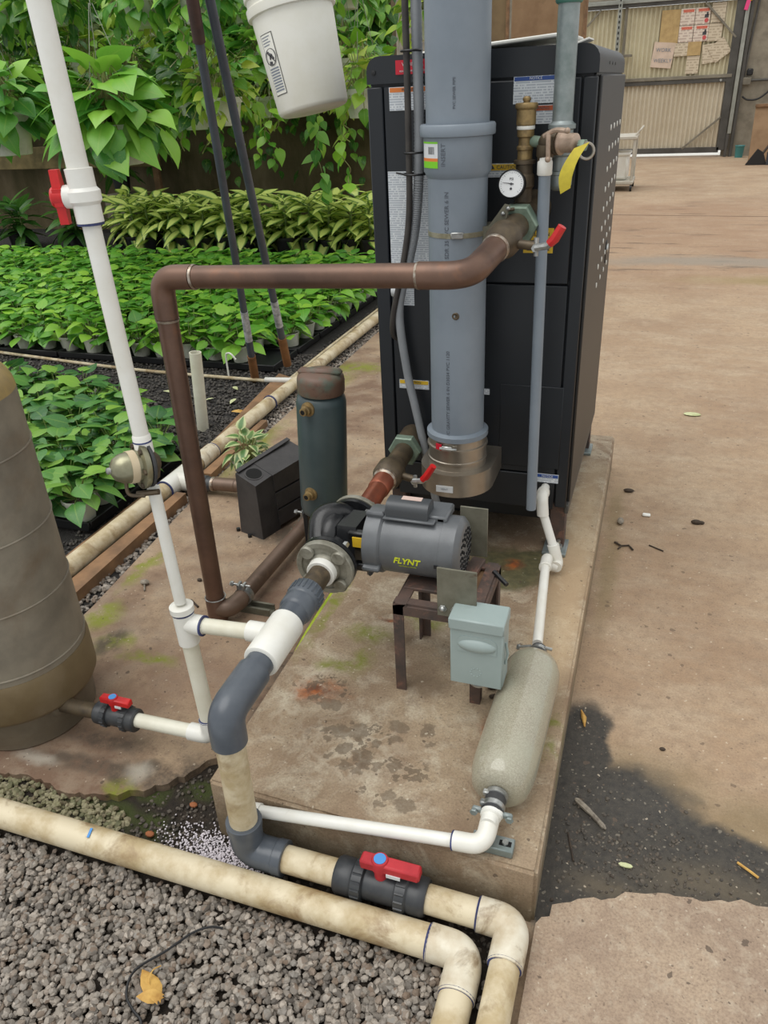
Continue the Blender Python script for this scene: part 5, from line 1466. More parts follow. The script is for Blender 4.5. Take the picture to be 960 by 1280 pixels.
# mounting plates stand upright before and behind the rear of the motor
for nm, y, x0, x1, z0, z1, rz in (('front_plate', 1.405, -.398, -.306, .425, .556, 0.0), ('rear_plate', 1.655, -.405, -.335, .44, .580, 0.0)):
    pl_ = P_box(nm, 'dull_galv', sd, ((x0 + x1) / 2, y, (z0 + z1) / 2), (x1 - x0, .005, z1 - z0), .001)
    mb = MB()
    for x in (x0 + .014, x0 + .042):
        if y < 1.5: mb = MB(); mb.ball((x, y - .005, z0 + .022), .0075); hexnut(mb, (x, y - .002, z0 + .022), -Y_, .010, .004); mb.build('plate_bolt', 'zinc', pl_)

# ------------------------------------------------------------------ disconnect box hung on the stand
bx = thing('disconnect_box', 'pale grey electrical disconnect box hung on the rusty pump stand', 'electrical box', (-.295, 1.38, .28))
rz = Matrix.Rotation(-.04, 3, 'Z')
P_box('enclosure', 'box_grey', bx, (-.294, 1.388, .368), (.122, .062, .176), .003)
P_box('cover', 'box_grey', bx, (-.294, 1.354, .360), (.120, .008, .158), .002)
cv = P_box('hinged_hood', 'box_grey', bx, (-.294, 1.383, .452), (.126, .078, .030), .003)
mb = MB(); mb.prism(capsec(-.045, .045, -.022, .022, .018), (-.292, 1.3505, .399), X_, Z_, (0, -.002, 0)); 
mb.ball((-.292, 1.352, .396), .05, (.92, .26, .36), 20, 10); mb.build('cover_bulge', 'box_grey', bx)
mb = MB(); mb.torus((-.294, 1.37, .276), (0, 1, .2), .016, .0045, 18, 6); mb.box((-.294, 1.37, .280), (.045, .012, .006), .002); mb.build('hasp', 'zinc', bx)
mb = MB(); mb.tube([(-.231, 1.375, .40), (-.226, 1.375, .37), (-.231, 1.375, .34)], .003, 6); mb.build('side_hinge', 'box_grey', bx)
mb = MB()
for k in range(10):
    a = 2 * PI * k / 10; mb.ball((-.294 + .012 * math.cos(a), 1.3505, .320 + .012 * math.sin(a)), .0022, seg=6, rings=4)
mb.build('embossed_mark', 'box_grey', bx)

# ------------------------------------------------------------------ suction piping: dark grey, white tee, weathered beige
SY = .945
suc = thing('suction_pipe', 'dark grey and beige suction pipe with white tee and a red handled valve', 'pipe', (-.70, SY, 0))
P_cyl('white_collar', 'white_pvc', suc, pp_(1.432), pp_(1.412), .037, .036, 26, .002)
P_cyl('iron_nipple', 'bronze', suc, pp_(1.425), pp_(1.325), .0275, seg=24)
mb = MB(); n_ = 28
mb.lathe(pp_(1.345), -D, [(.030, 0), (.039, .002), (.0405, .006), (.0405, .040), (.038, .046), (.034, .050)], 36)
for k in range(22):
    u, w, _ = basis(D); a = 2 * PI * k / 22; q = u * math.cos(a) + w * math.sin(a)
    mb.tube([pp_(1.340) + q * .0405, pp_(1.310) + q * .0405], .0022, 5)
mb.build('union_nut', 'grey_pvc_dark', suc)
P_lathe('union_tail', 'grey_pvc_dark', suc, pp_(1.297), -D, [(.0395, 0), (.0395, .028), (.036, .034), (.034, .036), (.034, .085)], 30)
P_lathe('white_tee', 'white_pvc', suc, pp_(1.228), -D, [(.034, 0), (.0385, .002), (.0395, .006), (.0395, .128), (.0385, .132), (.034, .134)], 32)
P_lathe('tee_branch', 'white_pvc', suc, pp_(1.185) + Vector((-.03, 0, -.004)), -X_, [(.024, 0), (.024, .030), (.0235, .044), (.018, .046)], 24)
P_cyl('primer_ring', 'primer', suc, pp_(1.099), pp_(1.095), .0350, seg=30, bev=0)
P_cyl('grey_pipe', 'grey_pvc_dark', suc, pp_(1.11), pp_(1.03), .0305, seg=28)
ez = pz(SY)
P_tube('upper_elbow', 'grey_pvc_dark', suc, rounded([pp_(1.065), (PX - .003, SY, ez), (-.6975, SY, .385)], .062, 12), .0365, 30)
P_cyl('riser', 'beige_pvc', suc, (-.6975, SY, .40), (-.701, SY, .10), .0300, seg=26)
LZ = .066
P_tube('lower_elbow', 'grey_pvc_dark', suc, rounded([(-.7005, SY, .150), (-.702, SY, LZ), (-.618, SY, LZ)], .045, 10), .0365, 30)
P_cyl('elbow_band', 'grey_pvc_dark', suc, (-.7005, SY, .158), (-.701, SY, .138), .0385, seg=30)
P_cyl('elbow_band', 'grey_pvc_dark', suc, (-.612, SY, LZ), (-.634, SY, LZ), .0385, seg=30)
P_cyl('beige_run', 'beige_pvc', suc, (-.625, SY, LZ), (-.45, SY, LZ), .0290, seg=26)
P_cyl('beige_run', 'beige_pvc', suc, (-.35, SY, LZ), (-.16, SY, LZ - .004), .0290, seg=26)
P_tube('corner_elbow', 'beige_fit', suc, rounded([(-.192, SY, LZ - .003), (-.122, SY, LZ - .006), (-.124, SY - .085, LZ - .012)], .05, 10), .0340, 28)
P_cyl('primer_ring', 'primer', suc, (-.191, SY, LZ - .003), (-.195, SY, LZ - .003), .0345, .031, 26, 0)
P_cyl('primer_ring', 'primer', suc, (-.124, SY - .083, LZ - .012), (-.124, SY - .087, LZ - .012), .0345, .031, 26, 0)
P_cyl('beige_tail', 'beige_pvc', suc, (-.124, SY - .07, LZ - .011), (-.126, .40, LZ - .02), .0290, seg=26)
def union_valve(par, c, half, R, hm, hw, cap='blue_cap', scale=1.0):
    """A black union ball valve lying along x, red lever on top."""
    c = Vector(c); top = hw[0][2] + hw[1][2] / 2
    vb = P_lathe('valve_body', 'black_pvc', par, c - X_ * half * .36, X_, [(R * .86, 0), (R * .9, half * .06), (R * .9, half * .66), (R * .86, half * .72)], 28)
    for s_ in (-1, 1):
        mb = MB()
        mb.lathe(c + X_ * s_ * half * .34, X_ * s_, [(R * .9, 0), (R * 1.08, half * .03), (R * 1.08, half * .24), (R * .98, half * .28), (R * 1.02, half * .33), (R * 1.02, half * .60), (R * .92, half * .66), (R * .8, half * .66)], 32)
        for k in range(16):
            a = 2 * PI * k / 16; q = Vector((0, math.cos(a), math.sin(a)))
            mb.tube([c + X_ * s_ * half * .38 + q * R * 1.08, c + X_ * s_ * half * .57 + q * R * 1.08], R * .07, 5)
        mb.build('union_nut', 'black_pvc', par)
    P_cyl('stem', hm, par, c + Z_ * R * .8, c + Z_ * R * 1.55, R * .36, seg=18)
    h = P_box('handle', hm, par, c + Vector(hw[0]), hw[1], R * .1, hw[2] if len(hw) > 2 else None)
    P_lathe('handle_hub', hm, h, c + Z_ * (top - R * .6), Z_, [(R * .46, 0), (R * .46, R * .62), (R * .42, R * .68)], 20)
    P_lathe('blue_cap', cap, h, c + Z_ * (top + R * .07), Z_, [(R * .33, 0), (R * .33, R * .05)], 18)
    P_box('white_clip', 'paper', h, c + Vector((half * .32, -hw[1][1] / 2 - .001, R * 1.50)), (half * .30, .002, R * .22), 0)
    return h
union_valve(suc, (-.395, SY, LZ), .098, .038, 'red_worn', ((.022, 0, .068), (.125, .028, .024)))

# ------------------------------------------------------------------ supply pipe lying in front
fp = thing('front_supply_pipe', 'long beige weathered pipe lying across the front gravel', 'pipe', (-.7, .878, 0))
FZ = .042
P_cyl('pipe', 'beige_pvc', fp, (-2.6, .880, FZ + .004), (-.262, .876, FZ - .004), .0325, seg=28)
P_tube('elbow', 'beige_fit', fp, rounded([(-.275, .876, FZ - .004), (-.200, .876, FZ - .006), (-.200, .790, FZ - .010)], .05, 10), .0355, 28)
P_cyl('primer_ring', 'primer', fp, (-.273, .876, FZ - .004), (-.278, .876, FZ - .004), .0360, .033, 26, 0)
P_cyl('primer_ring', 'primer', fp, (-.200, .793, FZ - .010), (-.200, .788, FZ - .010), .0360, .033, 26, 0)
P_cyl('tail', 'beige_pvc', fp, (-.200, .80, FZ - .010), (-.200, .40, FZ - .014), .0325, seg=26)
mb = MB(); mb.box((-1.06, .872, FZ + .0326), (.006, .022, .002), .0005, Matrix.Rotation(.2, 3, 'Z') @ Matrix.Rotation(.2, 3, 'X')); mb.build('blue_mark', 'blue_cap', fp)

# ------------------------------------------------------------------ tank
TX, TY = -1.548, 1.232
tank = thing('pressure_tank', 'tall grey brown ribbed pressure tank standing on the slab', 'tank', (TX, TY, 0))
TR = .190
P_lathe('base', 'tank_base', tank, (TX, TY, 0), Z_, [(.160, 0), (.170, .004), (.172, .06), (.176, .095), (.180, .105)], 64)
P_lathe('skirt', 'tank_skirt', tank, (TX, TY, .098), Z_, [(.178, 0), (.190, .006), (.196, .018), (.196, .115), (.192, .128)], 64)
prof = [(TR, .222), (TR, .93)]
for k in range(1, 11):
    a = PI / 2 * k / 10; prof.append((TR * math.cos(a) * 1.0, .93 + .115 * math.sin(a)))
P_lathe('shell', 'tank', tank, (TX, TY, 0), Z_, prof[:2], 64)
P_lathe('dome', 'tank_top', tank, (TX, TY, 0), Z_, prof[1:], 64)
for z in (.245, .425, .605, .80):
    mb = MB(); mb.torus((TX, TY, z), Z_, TR, .0032, 72, 6); mb.build('band_rib', 'tank', tank)
def tank_patch(name, m, par, a0, a1, z0, z1, R, n=10):
    mb = MB(); vs = []; fs = []
    for k in range(n + 1):
        a = a0 + (a1 - a0) * k / n
        for z in (z0, z1):
            for r in (R, R + .001): vs.append((TX + r * math.cos(a), TY + r * math.sin(a), z))
    for k in range(n):
        b = k * 4; fs += [(b + 1, b + 5, b + 7, b + 3), (b, b + 2, b + 6, b + 4), (b + 2, b + 3, b + 7, b + 6), (b, b + 4, b + 5, b + 1)]
    fs += [(0, 1, 3, 2), (n * 4, n * 4 + 2, n * 4 + 3, n * 4 + 1)]
    mb.add(vs, fs); return mb.build(name, m, par)
stk = tank_patch('rating_label', 'paper', tank, math.radians(-62), math.radians(-22), .845, .930, TR)
for k in range(4): tank_patch('print_line', 'ink_grey', stk, math.radians(-58), math.radians(-30), .858 + .017 * k, .861 + .017 * k, TR + .0008)
tank_patch('moss_patch', mat('dull_moss', S(112, 116, 70), .8), tank, math.radians(-62), math.radians(-48), .66, .69, TR - .0004)
P_cyl('outlet_nipple', 'bronze', tank, (-1.385, 1.185, .094), (-1.268, 1.185, .097), .0205, seg=20)
P_lathe('outlet_boss', 'tank_base', tank, (-1.392, 1.185, .093), X_, [(.034, 0), (.032, .01), (.024, .014)], 20)

# ------------------------------------------------------------------ white fill line: tank branch, riser, regulator, ball valve
WY = 1.185
rxx = lambda z: -.921 - .026 * z
wl = thing('fill_line', 'white plastic riser pipe with red valve and brass regulator beside the grey tank', 'pipe', (-.924, WY, .08))
union_valve(wl, (-1.205, WY, .098), .062, .030, 'red', ((.008, 0, .055), (.088, .022, .018)))
P_tube('tank_branch', 'cream_pvc', wl, [(-1.165, WY, .100), (-.955, WY, .106)], .0185, 20)
P_tube('bottom_elbow', 'white_pvc', wl, rounded([(-.985, WY, .1055), (rxx(.107), WY, .107), (rxx(.165), WY, .165)], .035, 10), .0225, 24)
P_cyl('primer_ring', 'primer', wl, (rxx(.164), WY, .163), (rxx(.164), WY, .167), .0232, .0205, 24, 0)
P_tube('lower_riser', 'cream_pvc', wl, [(rxx(.15), WY, .15), (rxx(.43), WY, .43)], .0190, 22)
P_lathe('riser_tee', 'white_pvc', wl, (rxx(.40), WY, .398), (-.026, 0, 1), [(.019, 0), (.0245, .002), (.0245, .088), (.0275, .090), (.0275, .104), (.024, .106), (.016, .106)], 24)
P_cyl('primer_ring', 'primer', wl, (rxx(.49), WY, .483), (rxx(.49), WY, .4865), .0256, .0262, 24, 0)
P_lathe('tee_side', 'white_pvc', wl, (rxx(.455), WY, .455), X_, [(.023, .01), (.0235, .048), (.019, .05)], 22)
P_cyl('primer_ring', 'primer', wl, (rxx(.455) + .046, WY, .455), (rxx(.455) + .050, WY, .455), .0240, .0240, 22, 0)
P_tube('branch', 'cream_pvc', wl, [(rxx(.455) + .04, WY, .455), (-.742, WY, .4640)], .0180, 20)
P_tube('middle_riser', 'white_pvc', wl, [(rxx(.51), WY, .51), (rxx(.80), WY, .80)], .0132, 18)
P_tube('upper_riser', 'white_pvc', wl, [(rxx(.90), WY, .90), (rxx(1.32), WY, 1.32)], .0160, 20)
P_lathe('riser_coupling', 'white_pvc', wl, (rxx(.88), WY, .875), (-.026, 0, 1), [(.014, 0), (.0185, .003), (.0185, .04), (.016, .044)], 20)
P_cyl('primer_ring', 'primer', wl, (rxx(.905), WY, .903), (rxx(.905), WY, .906), .0192, .019, 20, 0)
P_tube('top_riser', 'white_pvc', wl, [(rxx(1.40), WY, 1.40), (rxx(2.3), WY, 2.3)], .0185, 22)
# regulator: a bell with a bolted rim facing the camera
rc_ = Vector((rxx(.845) - .006, WY - .012, .855)); rd = Vector((-.55, -.80, .12)).normalized()
rg = P_lathe('regulator_bell', mat('nickel_silver', S(150, 148, 124), .32, .7, c2=S(120, 116, 94), scale=18), wl, rc_, rd, [(.046, -.006), (.048, -.002), (.048, .006), (.034, .008), (.033, .022), (.030, .042), (.022, .056), (.012, .062), (.008, .064)], 30)
P_lathe('adjusting_screw', 'zinc', rg, rc_ + rd * .062, rd, [(.007, 0), (.007, .008), (.004, .010)], 12)
bolt_parts('rim_screw', 'bronze', rg, rc_ + rd * .005, rd, .041, 6, .006, .006)
mb = MB(); 
for k in range(4): mb.box(rc_ + rd * .033 + Vector((.0315, -.008 , .004)) + rd * (k - 1.5) * .006, (.003, .012, .003), 0)
tank_lab = P_lathe('regulator_label', 'paper_old', rg, rc_ + rd * .013, rd, [(.0336, 0), (.0332, .016)], 30)
P_lathe('regulator_body', 'bronze', wl, (rxx(.83), WY, .818), (-.026, 0, 1), [(.014, 0), (.019, .004), (.022, .016), (.027, .03), (.027, .045), (.020, .056), (.015, .064)], 20)
P_lathe('rear_rim', 'rubber', rg, rc_ - rd * .008, -rd, [(.047, 0), (.047, .006), (.03, .014)], 28)
mb = MB(); mb.tube(smooth_path([(rxx(.82) - .035, WY - .035, .83), (rxx(.82) - .03, WY - .04, .80), (rxx(.81) - .0, WY - .03, .795)]), .004, 6); mb.tube([(rxx(.82) - .018, WY - .03, .797), (rxx(.82) + .028, WY - .02, .803)], .0065, 8); mb.build('vent_tube', 'bronze', rg)
# red handled ball valve
vz0, vz1 = 1.318, 1.405
P_lathe('ball_valve_body', 'white_pvc', wl, (rxx(vz0), WY, vz0), (-.026, 0, 1), [(.0165, 0), (.0235, .001), (.0235, .030), (.0285, .036), (.0285, .052), (.0235, .058), (.0235, .088), (.019, .089)], 26)
P_cyl('primer_ring', 'primer', wl, (rxx(vz0), WY, vz0 - .003), (rxx(vz0), WY, vz0 + .001), .0232, .0232, 24, 0)
vc = Vector((rxx(1.362), WY, 1.362)); vd = Vector((-.93, -.36, 0)).normalized(); vt = Z_.cross(vd).normalized()
P_cyl('valve_neck', 'white_pvc', wl, vc, vc + vd * .034, .021, .019, seg=20)
mb = MB()
out = [(-.044, -.006), (-.044, .008), (-.014, .010), (-.014, .0155), (.014, .0155), (.014, .010), (.044, .008), (.044, -.006), (.014, -.013), (-.014, -.013)]
mb.prism([(b, a) for a, b in out], vc + vd * .034, vt, Z_, vd * .015); hd = mb.build('valve_handle', 'red', wl, sharp=30)
P_lathe('handle_hub', 'red', hd, vc + vd * .034, vd, [(.0175, 0), (.0175, .018), (.015, .021)], 20)

# ------------------------------------------------------------------ air separator pot
SX_, SYY = -1.022, 2.20
sp = thing('feeder_pot', 'dark blue green steel pot feeder cylinder with rusted screw cap', 'tank', (-1.05, 2.2, 0))
P_lathe('shell', 'sep_green', sp, (SX_ - .014, SYY, .180), (.033, 0, .54), [(.02, 0), (.060, .006), (.078, .022), (.083, .04), (.083, .43), (.079, .446), (.070, .458), (.055, .463)], 40)
CA = Vector((SX_ - .014, SYY, .180)) + Vector((.033, 0, .54)).normalized() * .462
P_lathe('cap', 'sep_rust', sp, CA, (.033, 0, .54), [(.068, 0), (.077, .002), (.078, .008), (.078, .044), (.075, .056), (.064, .066), (.04, .070)], 36)
mb = MB(); mb.box(CA + Vector((.004, -.004, .070)), (.148, .034, .024), .010, Matrix.Rotation(.12, 3, 'Z')); mb.build('cap_grip', 'sep_rust', sp)
for z in (.300, .608):
    q = Vector((SX_ - .014 + (z - .18) * .061 - .012, SYY - .075, z))
    nb = P_lathe('brass_nipple', 'brass', sp, q, (-.18, -1, .0), [(.024, 0), (.024, .008), (.017, .010), (.017, .022), (.013, .024), (.013, .036), (.0085, .037)], 20)
    P_lathe('bore', 'hole', nb, q + Vector((-.0064, -.0355, 0)), (-.18, -1, 0), [(.008, 0), (.008, .0016)], 14)
for dx, dy in ((-.055, -.04), (.055, -.04), (0, .065)):
    P_box('leg', 'black', sp, (SX_ - .016 + dx, SYY + dy, .10), (.014, .014, .20), .002)
# struts with clamps under the floor pipe
for k, (yy, x0, x1) in enumerate(((1.822, -1.24, -1.08), (2.33, -1.24, -1.05))):
    s_ = thing('pipe_strut', 'galvanised strut channel with pipe clamp ' + ('at the foot of the copper riser' if k == 0 else 'behind the black pump, beside the pot feeder'), 'bracket', ((x0 + x1) / 2, yy, 0), 'pipe struts')
    mb = MB()
    w, h, t = .041, .024, .003
    mb.prism([(-w / 2, 0), (w / 2, 0), (w / 2, h), (w / 2 - .008, h), (w / 2 - .008, h - t), (w / 2 - t, h - t), (w / 2 - t, t), (-w / 2 + t, t), (-w / 2 + t, h - t), (-w / 2 + .008, h - t), (-w / 2 + .008, h), (-w / 2, h)], (x0, yy, .001), Y_, Z_, (x1 - x0, 0, 0)); mb.build('channel', 'dull_galv', s_, sharp=20)
    P_lathe('clamp_band', 'zinc', s_, (-1.1775, yy - .012, .056), Y_, [(.0278, 0), (.0310, 0), (.0310, .024), (.0278, .024)], 26)
    mb = MB(); mb.box((-1.19, yy, .092), (.010, .026, .022), .002); mb.box((-1.172, yy, .092), (.010, .026, .022), .002); mb.tube([(-1.215, yy, .095), (-1.150, yy, .095)], .004, 8); hexnut(mb, (-1.222, yy, .095), X_, .009, .01); mb.build('clamp_bolt', 'zinc', s_)
mb = MB(); mb.torus((-1.234, 1.742, .095), Z_, .0325, .002, 26, 6); wr = mb.build('wire_tie', 'zinc', cop)
# small bronze fittings between the black box and the feeder pot
o = thing('drain_valve', 'small bronze drain fittings between the black box and the pot feeder', 'valve', (-1.13, 2.32, .09))
mb = MB(); mb.lathe((-1.155, 2.30, .085), Z_, [(.013, 0), (.013, .03), (.010, .035), (.010, .08), (.014, .085), (.014, .10)], 14); mb.build('stem', 'bronze', o)
mb = MB(); mb.lathe((-1.165, 2.30, .20), X_, [(.012, 0), (.012, .03), (.008, .034), (.008, .05)], 12); mb.build('cock', 'copper_red', o)

# ------------------------------------------------------------------ black plastic box with a round hole
bb = thing('black_block', 'faded black plastic box with a round hole in its sloping top', 'box', (-1.33, 2.42, 0))
Rz = Matrix.Rotation(-.30, 3, 'Z')
bo = Vector((-1.385, 2.265, 0))
def bq(x, y, z): return bo + Rz @ Vector((x, y, 0)) + Vector((0, 0, z))
u_, v_ = Rz @ X_, Rz @ Y_
mb = MB()
mb.add([bq(-.060, 0, 0), bq(.060, 0, 0), bq(.060, .10, 0), bq(-.060, .10, 0), bq(-.050, .006, .255), bq(.050, .006, .225), bq(.052, .10, .235), bq(-.052, .10, .265)],
       [(3, 2, 1, 0), (4, 5, 6, 7), (0, 1, 5, 4), (1, 2, 6, 5), (2, 3, 7, 6), (3, 0, 4, 7)])
mb.build('front_block', 'box_black', bb, sharp=25)
for i, (z0, z1) in enumerate(((0.02, .085), (.092, .158), (.165, .245))):
    mb = MB(); k = .004 * i
    mb.add([bq(-.056, .095, z0), bq(.066 - k, .095, z0), bq(.070 - k, .31, z0), bq(-.056, .31, z0), bq(-.054, .095, z1 + (.022 if i == 2 else 0)), bq(.064 - k, .095, z1 - (.01 if i == 2 else 0)), bq(.068 - k, .31, z1), bq(-.054, .31, z1 + (.032 if i == 2 else 0))],
           [(3, 2, 1, 0), (4, 5, 6, 7), (0, 1, 5, 4), (1, 2, 6, 5), (2, 3, 7, 6), (3, 0, 4, 7)])
    mb.build('tier', 'box_black', bb, sharp=25)
nrm = (bq(.050, .006, .225) - bq(-.050, .006, .255)).cross(bq(-.052, .10, .265) - bq(-.050, .006, .255)).normalized()
hc = (bq(-.050, .006, .255) + bq(.050, .006, .225) + bq(.052, .10, .235) + bq(-.052, .10, .265)) / 4
hr = P_lathe('hole_rim', 'box_black', bb, hc, nrm, [(.036, -.004), (.036, .002), (.030, .002), (.029, -.002)], 26)
P_lathe('hole', 'hole', bb, hc, nrm, [(.0305, -.003), (.0305, .0024)], 26)
mb = MB(); mb.add([bq(-.0545, .012, .262), bq(-.038, .012, .257), bq(-.038, .305, .281), bq(-.0545, .305, .286), bq(-.0545, .012, .266), bq(-.038, .012, .261), bq(-.038, .305, .285), bq(-.0545, .305, .290)],
       [(3, 2, 1, 0), (4, 5, 6, 7), (0, 1, 5, 4), (1, 2, 6, 5), (2, 3, 7, 6), (3, 0, 4, 7)]); mb.build('top_flap', 'box_black', bb)
mb = MB()
for x, y in ((-.075, .0), (.0, -.012)): mb.cyl(bq(x, y, 0), bq(x, y, .012), .008, seg=8)
mb.build('foot_stud', 'black', bb)

# ------------------------------------------------------------------ condensate line and neutraliser on the pad
cdp = thing('condensate_drain', 'white plastic condensate drain stepping from the boiler down to the pad', 'pipe', (-.24, 2.14, .15))
CR = .0135
def prim(a, b, par, r): P_cyl('primer_ring', 'primer', par, a, b, r, r, 20, 0)
P_tube('stub', 'white_pvc', cdp, [(-.262, 2.175, .392), (-.262, 2.12, .392)], CR, 16)
P_tube('upper_elbow', 'white_pvc', cdp, rounded([(-.262, 2.145, .394), (-.262, 2.105, .392), (-.255, 2.098, .335)], .025, 8), .0180, 20)
P_lathe('elbow_lip', 'white_pvc', cdp, (-.262, 2.136, .394), (0, -1, 0), [(.0185, 0), (.0195, .002), (.0195, .009), (.0185, .011)], 20)
P_tube('drop', 'white_pvc', cdp, [(-.256, 2.100, .345), (-.207, 2.078, .215)], CR, 16)
P_tube('lower_elbow', 'white_pvc', cdp, rounded([(-.217, 2.082, .245), (-.198, 2.074, .186), (-.200, 2.048, .186)], .022, 8), .0180, 20)
P_tube('turn_elbow', 'white_pvc', cdp, rounded([(-.198, 2.060, .180), (-.226, 2.055, .186), (-.228, 2.052, .214), (-.226, 1.985, .217)], .016, 8), .0175, 20)
P_tube('run', 'white_pvc', cdp, [(-.226, 2.0, .217), (-.190, 1.615, .222)], CR, 18)
P_lathe('elbow_lip', 'white_pvc', cdp, (-.2262, 2.0, .217), (.09, -1, .01), [(.0178, 0), (.0190, .002), (.0190, .012), (.0178, .014)], 20)
nt = thing('neutralizer_tube', 'clear cylinder packed with pale granules lying on the concrete pad', 'neutralizer', (-.19, 1.33, .15))
NA, NB = Vector((-.184, 1.535, .223)), Vector((-.193, 1.112, .219))
ND = (NB - NA).normalized(); NL = (NB - NA).length; NR = .0685
P_lathe('canister', 'media', nt, NA, ND, [(.022, -.004), (.045, .0), (.060, .012), (.067, .035), (NR, .06), (NR, NL - .075), (.066, NL - .045), (.058, NL - .016), (.042, NL - .002), (.022, NL)], 44)
def hoseclamps(par, p, d, r):
    P_lathe('rubber_sleeve', 'rubber', par, p, d, [(r, 0), (r, .056)], 22)
    for h in (.006, .036):
        P_lathe('hose_clamp', 'zinc', par, Vector(p) + Vector(d).normalized() * h, d, [(r + .0005, 0), (r + .0025, .001), (r + .0025, .011), (r + .0005, .012)], 24)
hoseclamps(nt, NA - ND * .060, ND, .0195)
mb = MB()
for h, s_ in ((-.012, 1), (-.046, 1)):
    q = NA + ND * h
    mb.tube([q + Vector((-.052, -.006, .010)), q + Vector((-.018, 0, .016))], .0035, 6); hexnut(mb, q + Vector((-.054, -.006, .010)), X_, .007, .008)
mb.tube([NA - ND * .05 + Vector((.016, 0, .014)), NA - ND * .05 + Vector((.034, 0, .012))], .004, 6)
mb.build('clamp_screw', 'zinc', nt)
hoseclamps(nt, NB - ND * .004, ND, .0215)
mb = MB()
for h in (.012, .038): mb.box(NB + ND * h + Vector((-.020, 0, .010)), (.014, .012, .012), .002)
mb.build('clamp_screw', 'zinc', nt)
P_lathe('outlet_spigot', 'white_pvc', nt, NB + ND * .050, ND, [(.019, 0), (.0215, .002), (.0215, .010), (.0165, .012), (.0165, .03)], 22)
cr = thing('condensate_outlet', 'white plastic drain pipe running along the front edge of the pad', 'pipe', (-.45, 1.0, .12))
P_tube('corner_elbow', 'white_pvc', cr, rounded([(-.194, 1.055, .218), (-.197, 1.002, .192), (-.258, 1.0015, .186)], .035, 10), .0192, 22)
P_tube('run', 'white_pvc', cr, [(-.245, 1.0015, .187), (-.705, .9965, .126)], .0136, 18)
P_tube('end_elbow', 'white_pvc', cr, rounded([(-.690, .9968, .128), (-.727, .9962, .123), (-.727, .996, .088)], .022, 8), .0172, 20)
P_cyl('outlet_tail', 'beige_pvc', cr, (-.727, .996, .10), (-.727, .996, -.022), .0135, seg=16)
prim((-.2565, 1.0015, .1862), (-.2595, 1.0015, .1858), cr, .0196)
st_ = thing('strut_clamp', 'small galvanised strut foot with pipe clamp holding the white drain elbow', 'bracket', (-.19, 1.05, .15))
P_box('channel', 'galv', st_, (-.185, 1.035, .161), (.085, .034, .020), .002)
P_box('channel_slot', 'hole', st_, (-.160, 1.035, .1712), (.024, .012, .0015), 0)
mb = MB(); hexnut(mb, (-.160, 1.035, .172), Z_, .007, .006); mb.build('bolt', 'zinc', st_)
P_lathe('clamp_ring', 'white', st_, (-.193, 1.066, .219), (.0, -1, -.35), [(.0190, 0), (.0225, .001), (.0225, .009), (.0190, .010)], 24)
mb = MB()
for sx in (-1, 1): mb.box((-.193 + sx * .031, 1.062, .219), (.020, .010, .014), .003); hexnut(mb, (-.193 + sx * .036, 1.056, .219), -Y_, .008, .006)
mb.build('clamp_ear', 'galv', st_)

# lime hose lying in the gap beside the pad
o = thing('lime_hose', 'lime green hose lying along the edge of the concrete pad', 'hose', (-.86, 1.9, .1))
mb = MB(); mb.tube(smooth_path([(-.855, 1.40, .06), (-.850, 1.6, .118), (-.852, 1.9, .126), (-.866, 2.3, .126), (-.876, 2.7, .10), (-.885, 3.0, .03)], 8), .010, 10); mb.build('hose', 'lime', o)

# ------------------------------------------------------------------ bed pipe with tee, boards, irrigation lines
bpX = -1.908
bp = thing('bed_pipe', 'long cream plastic pipe with white tee along the planting bed edge', 'pipe', (bpX, 3, 0))
BZ_ = .046
P_tube('pipe', 'beige_pvc', bp, [(-1.884, 1.3, BZ_), (-1.888, 2.46, BZ_)], .0365, 20)
P_tube('pipe', 'beige_pvc', bp, [(-1.889, 2.62, BZ_), (-1.912, 3.5, BZ_)], .0365, 20)
P_tube('pipe', 'beige_pvc', bp, [(-1.912, 3.5, BZ_), (-1.918, 6.6, BZ_)], .034, 18)
P_tube('tee', 'white_pvc', bp, [(-1.888, 2.445, BZ_), (-1.889, 2.645, BZ_)], .043, 24)
P_tube('tee_side', 'white_pvc', bp, [(-1.888, 2.545, BZ_), (-1.79, 2.548, BZ_)], .043, 24)
for a, b in (((-1.888, 2.442, BZ_), (-1.888, 2.447, BZ_)), ((-1.792, 2.548, BZ_), (-1.788, 2.548, BZ_)), ((-1.9125, 3.50, BZ_), (-1.9125, 3.51, BZ_)), ((-1.895, 2.86, BZ_), (-1.895, 2.865, BZ_))):
    P_cyl('primer_ring', 'primer', bp, a, b, .0437 if a[1] < 2.6 else .041, None, 24, 0)
P_tube('coupling', 'beige_fit', bp, [(-1.891, 2.72, BZ_), (-1.895, 2.865, BZ_)], .0405, 22)
P_lathe('adapter', 'black_pvc', bp, (-1.775, 2.548, BZ_), X_, [(.030, -.01), (.036, .0), (.036, .035), (.032, .04), (.032, .06)], 24)
P_cyl('adapter_seal', 'solder', bp, (-1.715, 2.548, BZ_ + .002), (-1.70, 2.548, BZ_ + .002), .0325, seg=22)
P_cyl('brown_stub', 'floor_copper', bp, (-1.71, 2.548, BZ_ + .004), (-1.60, 2.548, BZ_ + .008), .0290, seg=22)
o = thing('edging_board', 'brown edging board between the cream pipe and the gravel strip', 'board', (-1.80, 1.9, 0))
mb = MB(); mb.prism([(-1.838, 1.42), (-1.755, 1.42), (-1.795, 2.46), (-1.842, 2.46)], (0, 0, -.012), X_, Y_, (0, 0, .050)); mb.build('plank', 'wood', o)
mb = MB(); mb.prism([(-1.842, 2.66), (-1.79, 2.66), (-1.83, 3.30), (-1.862, 3.30)], (0, 0, -.012), X_, Y_, (0, 0, .045)); mb.build('plank', 'wood', o)
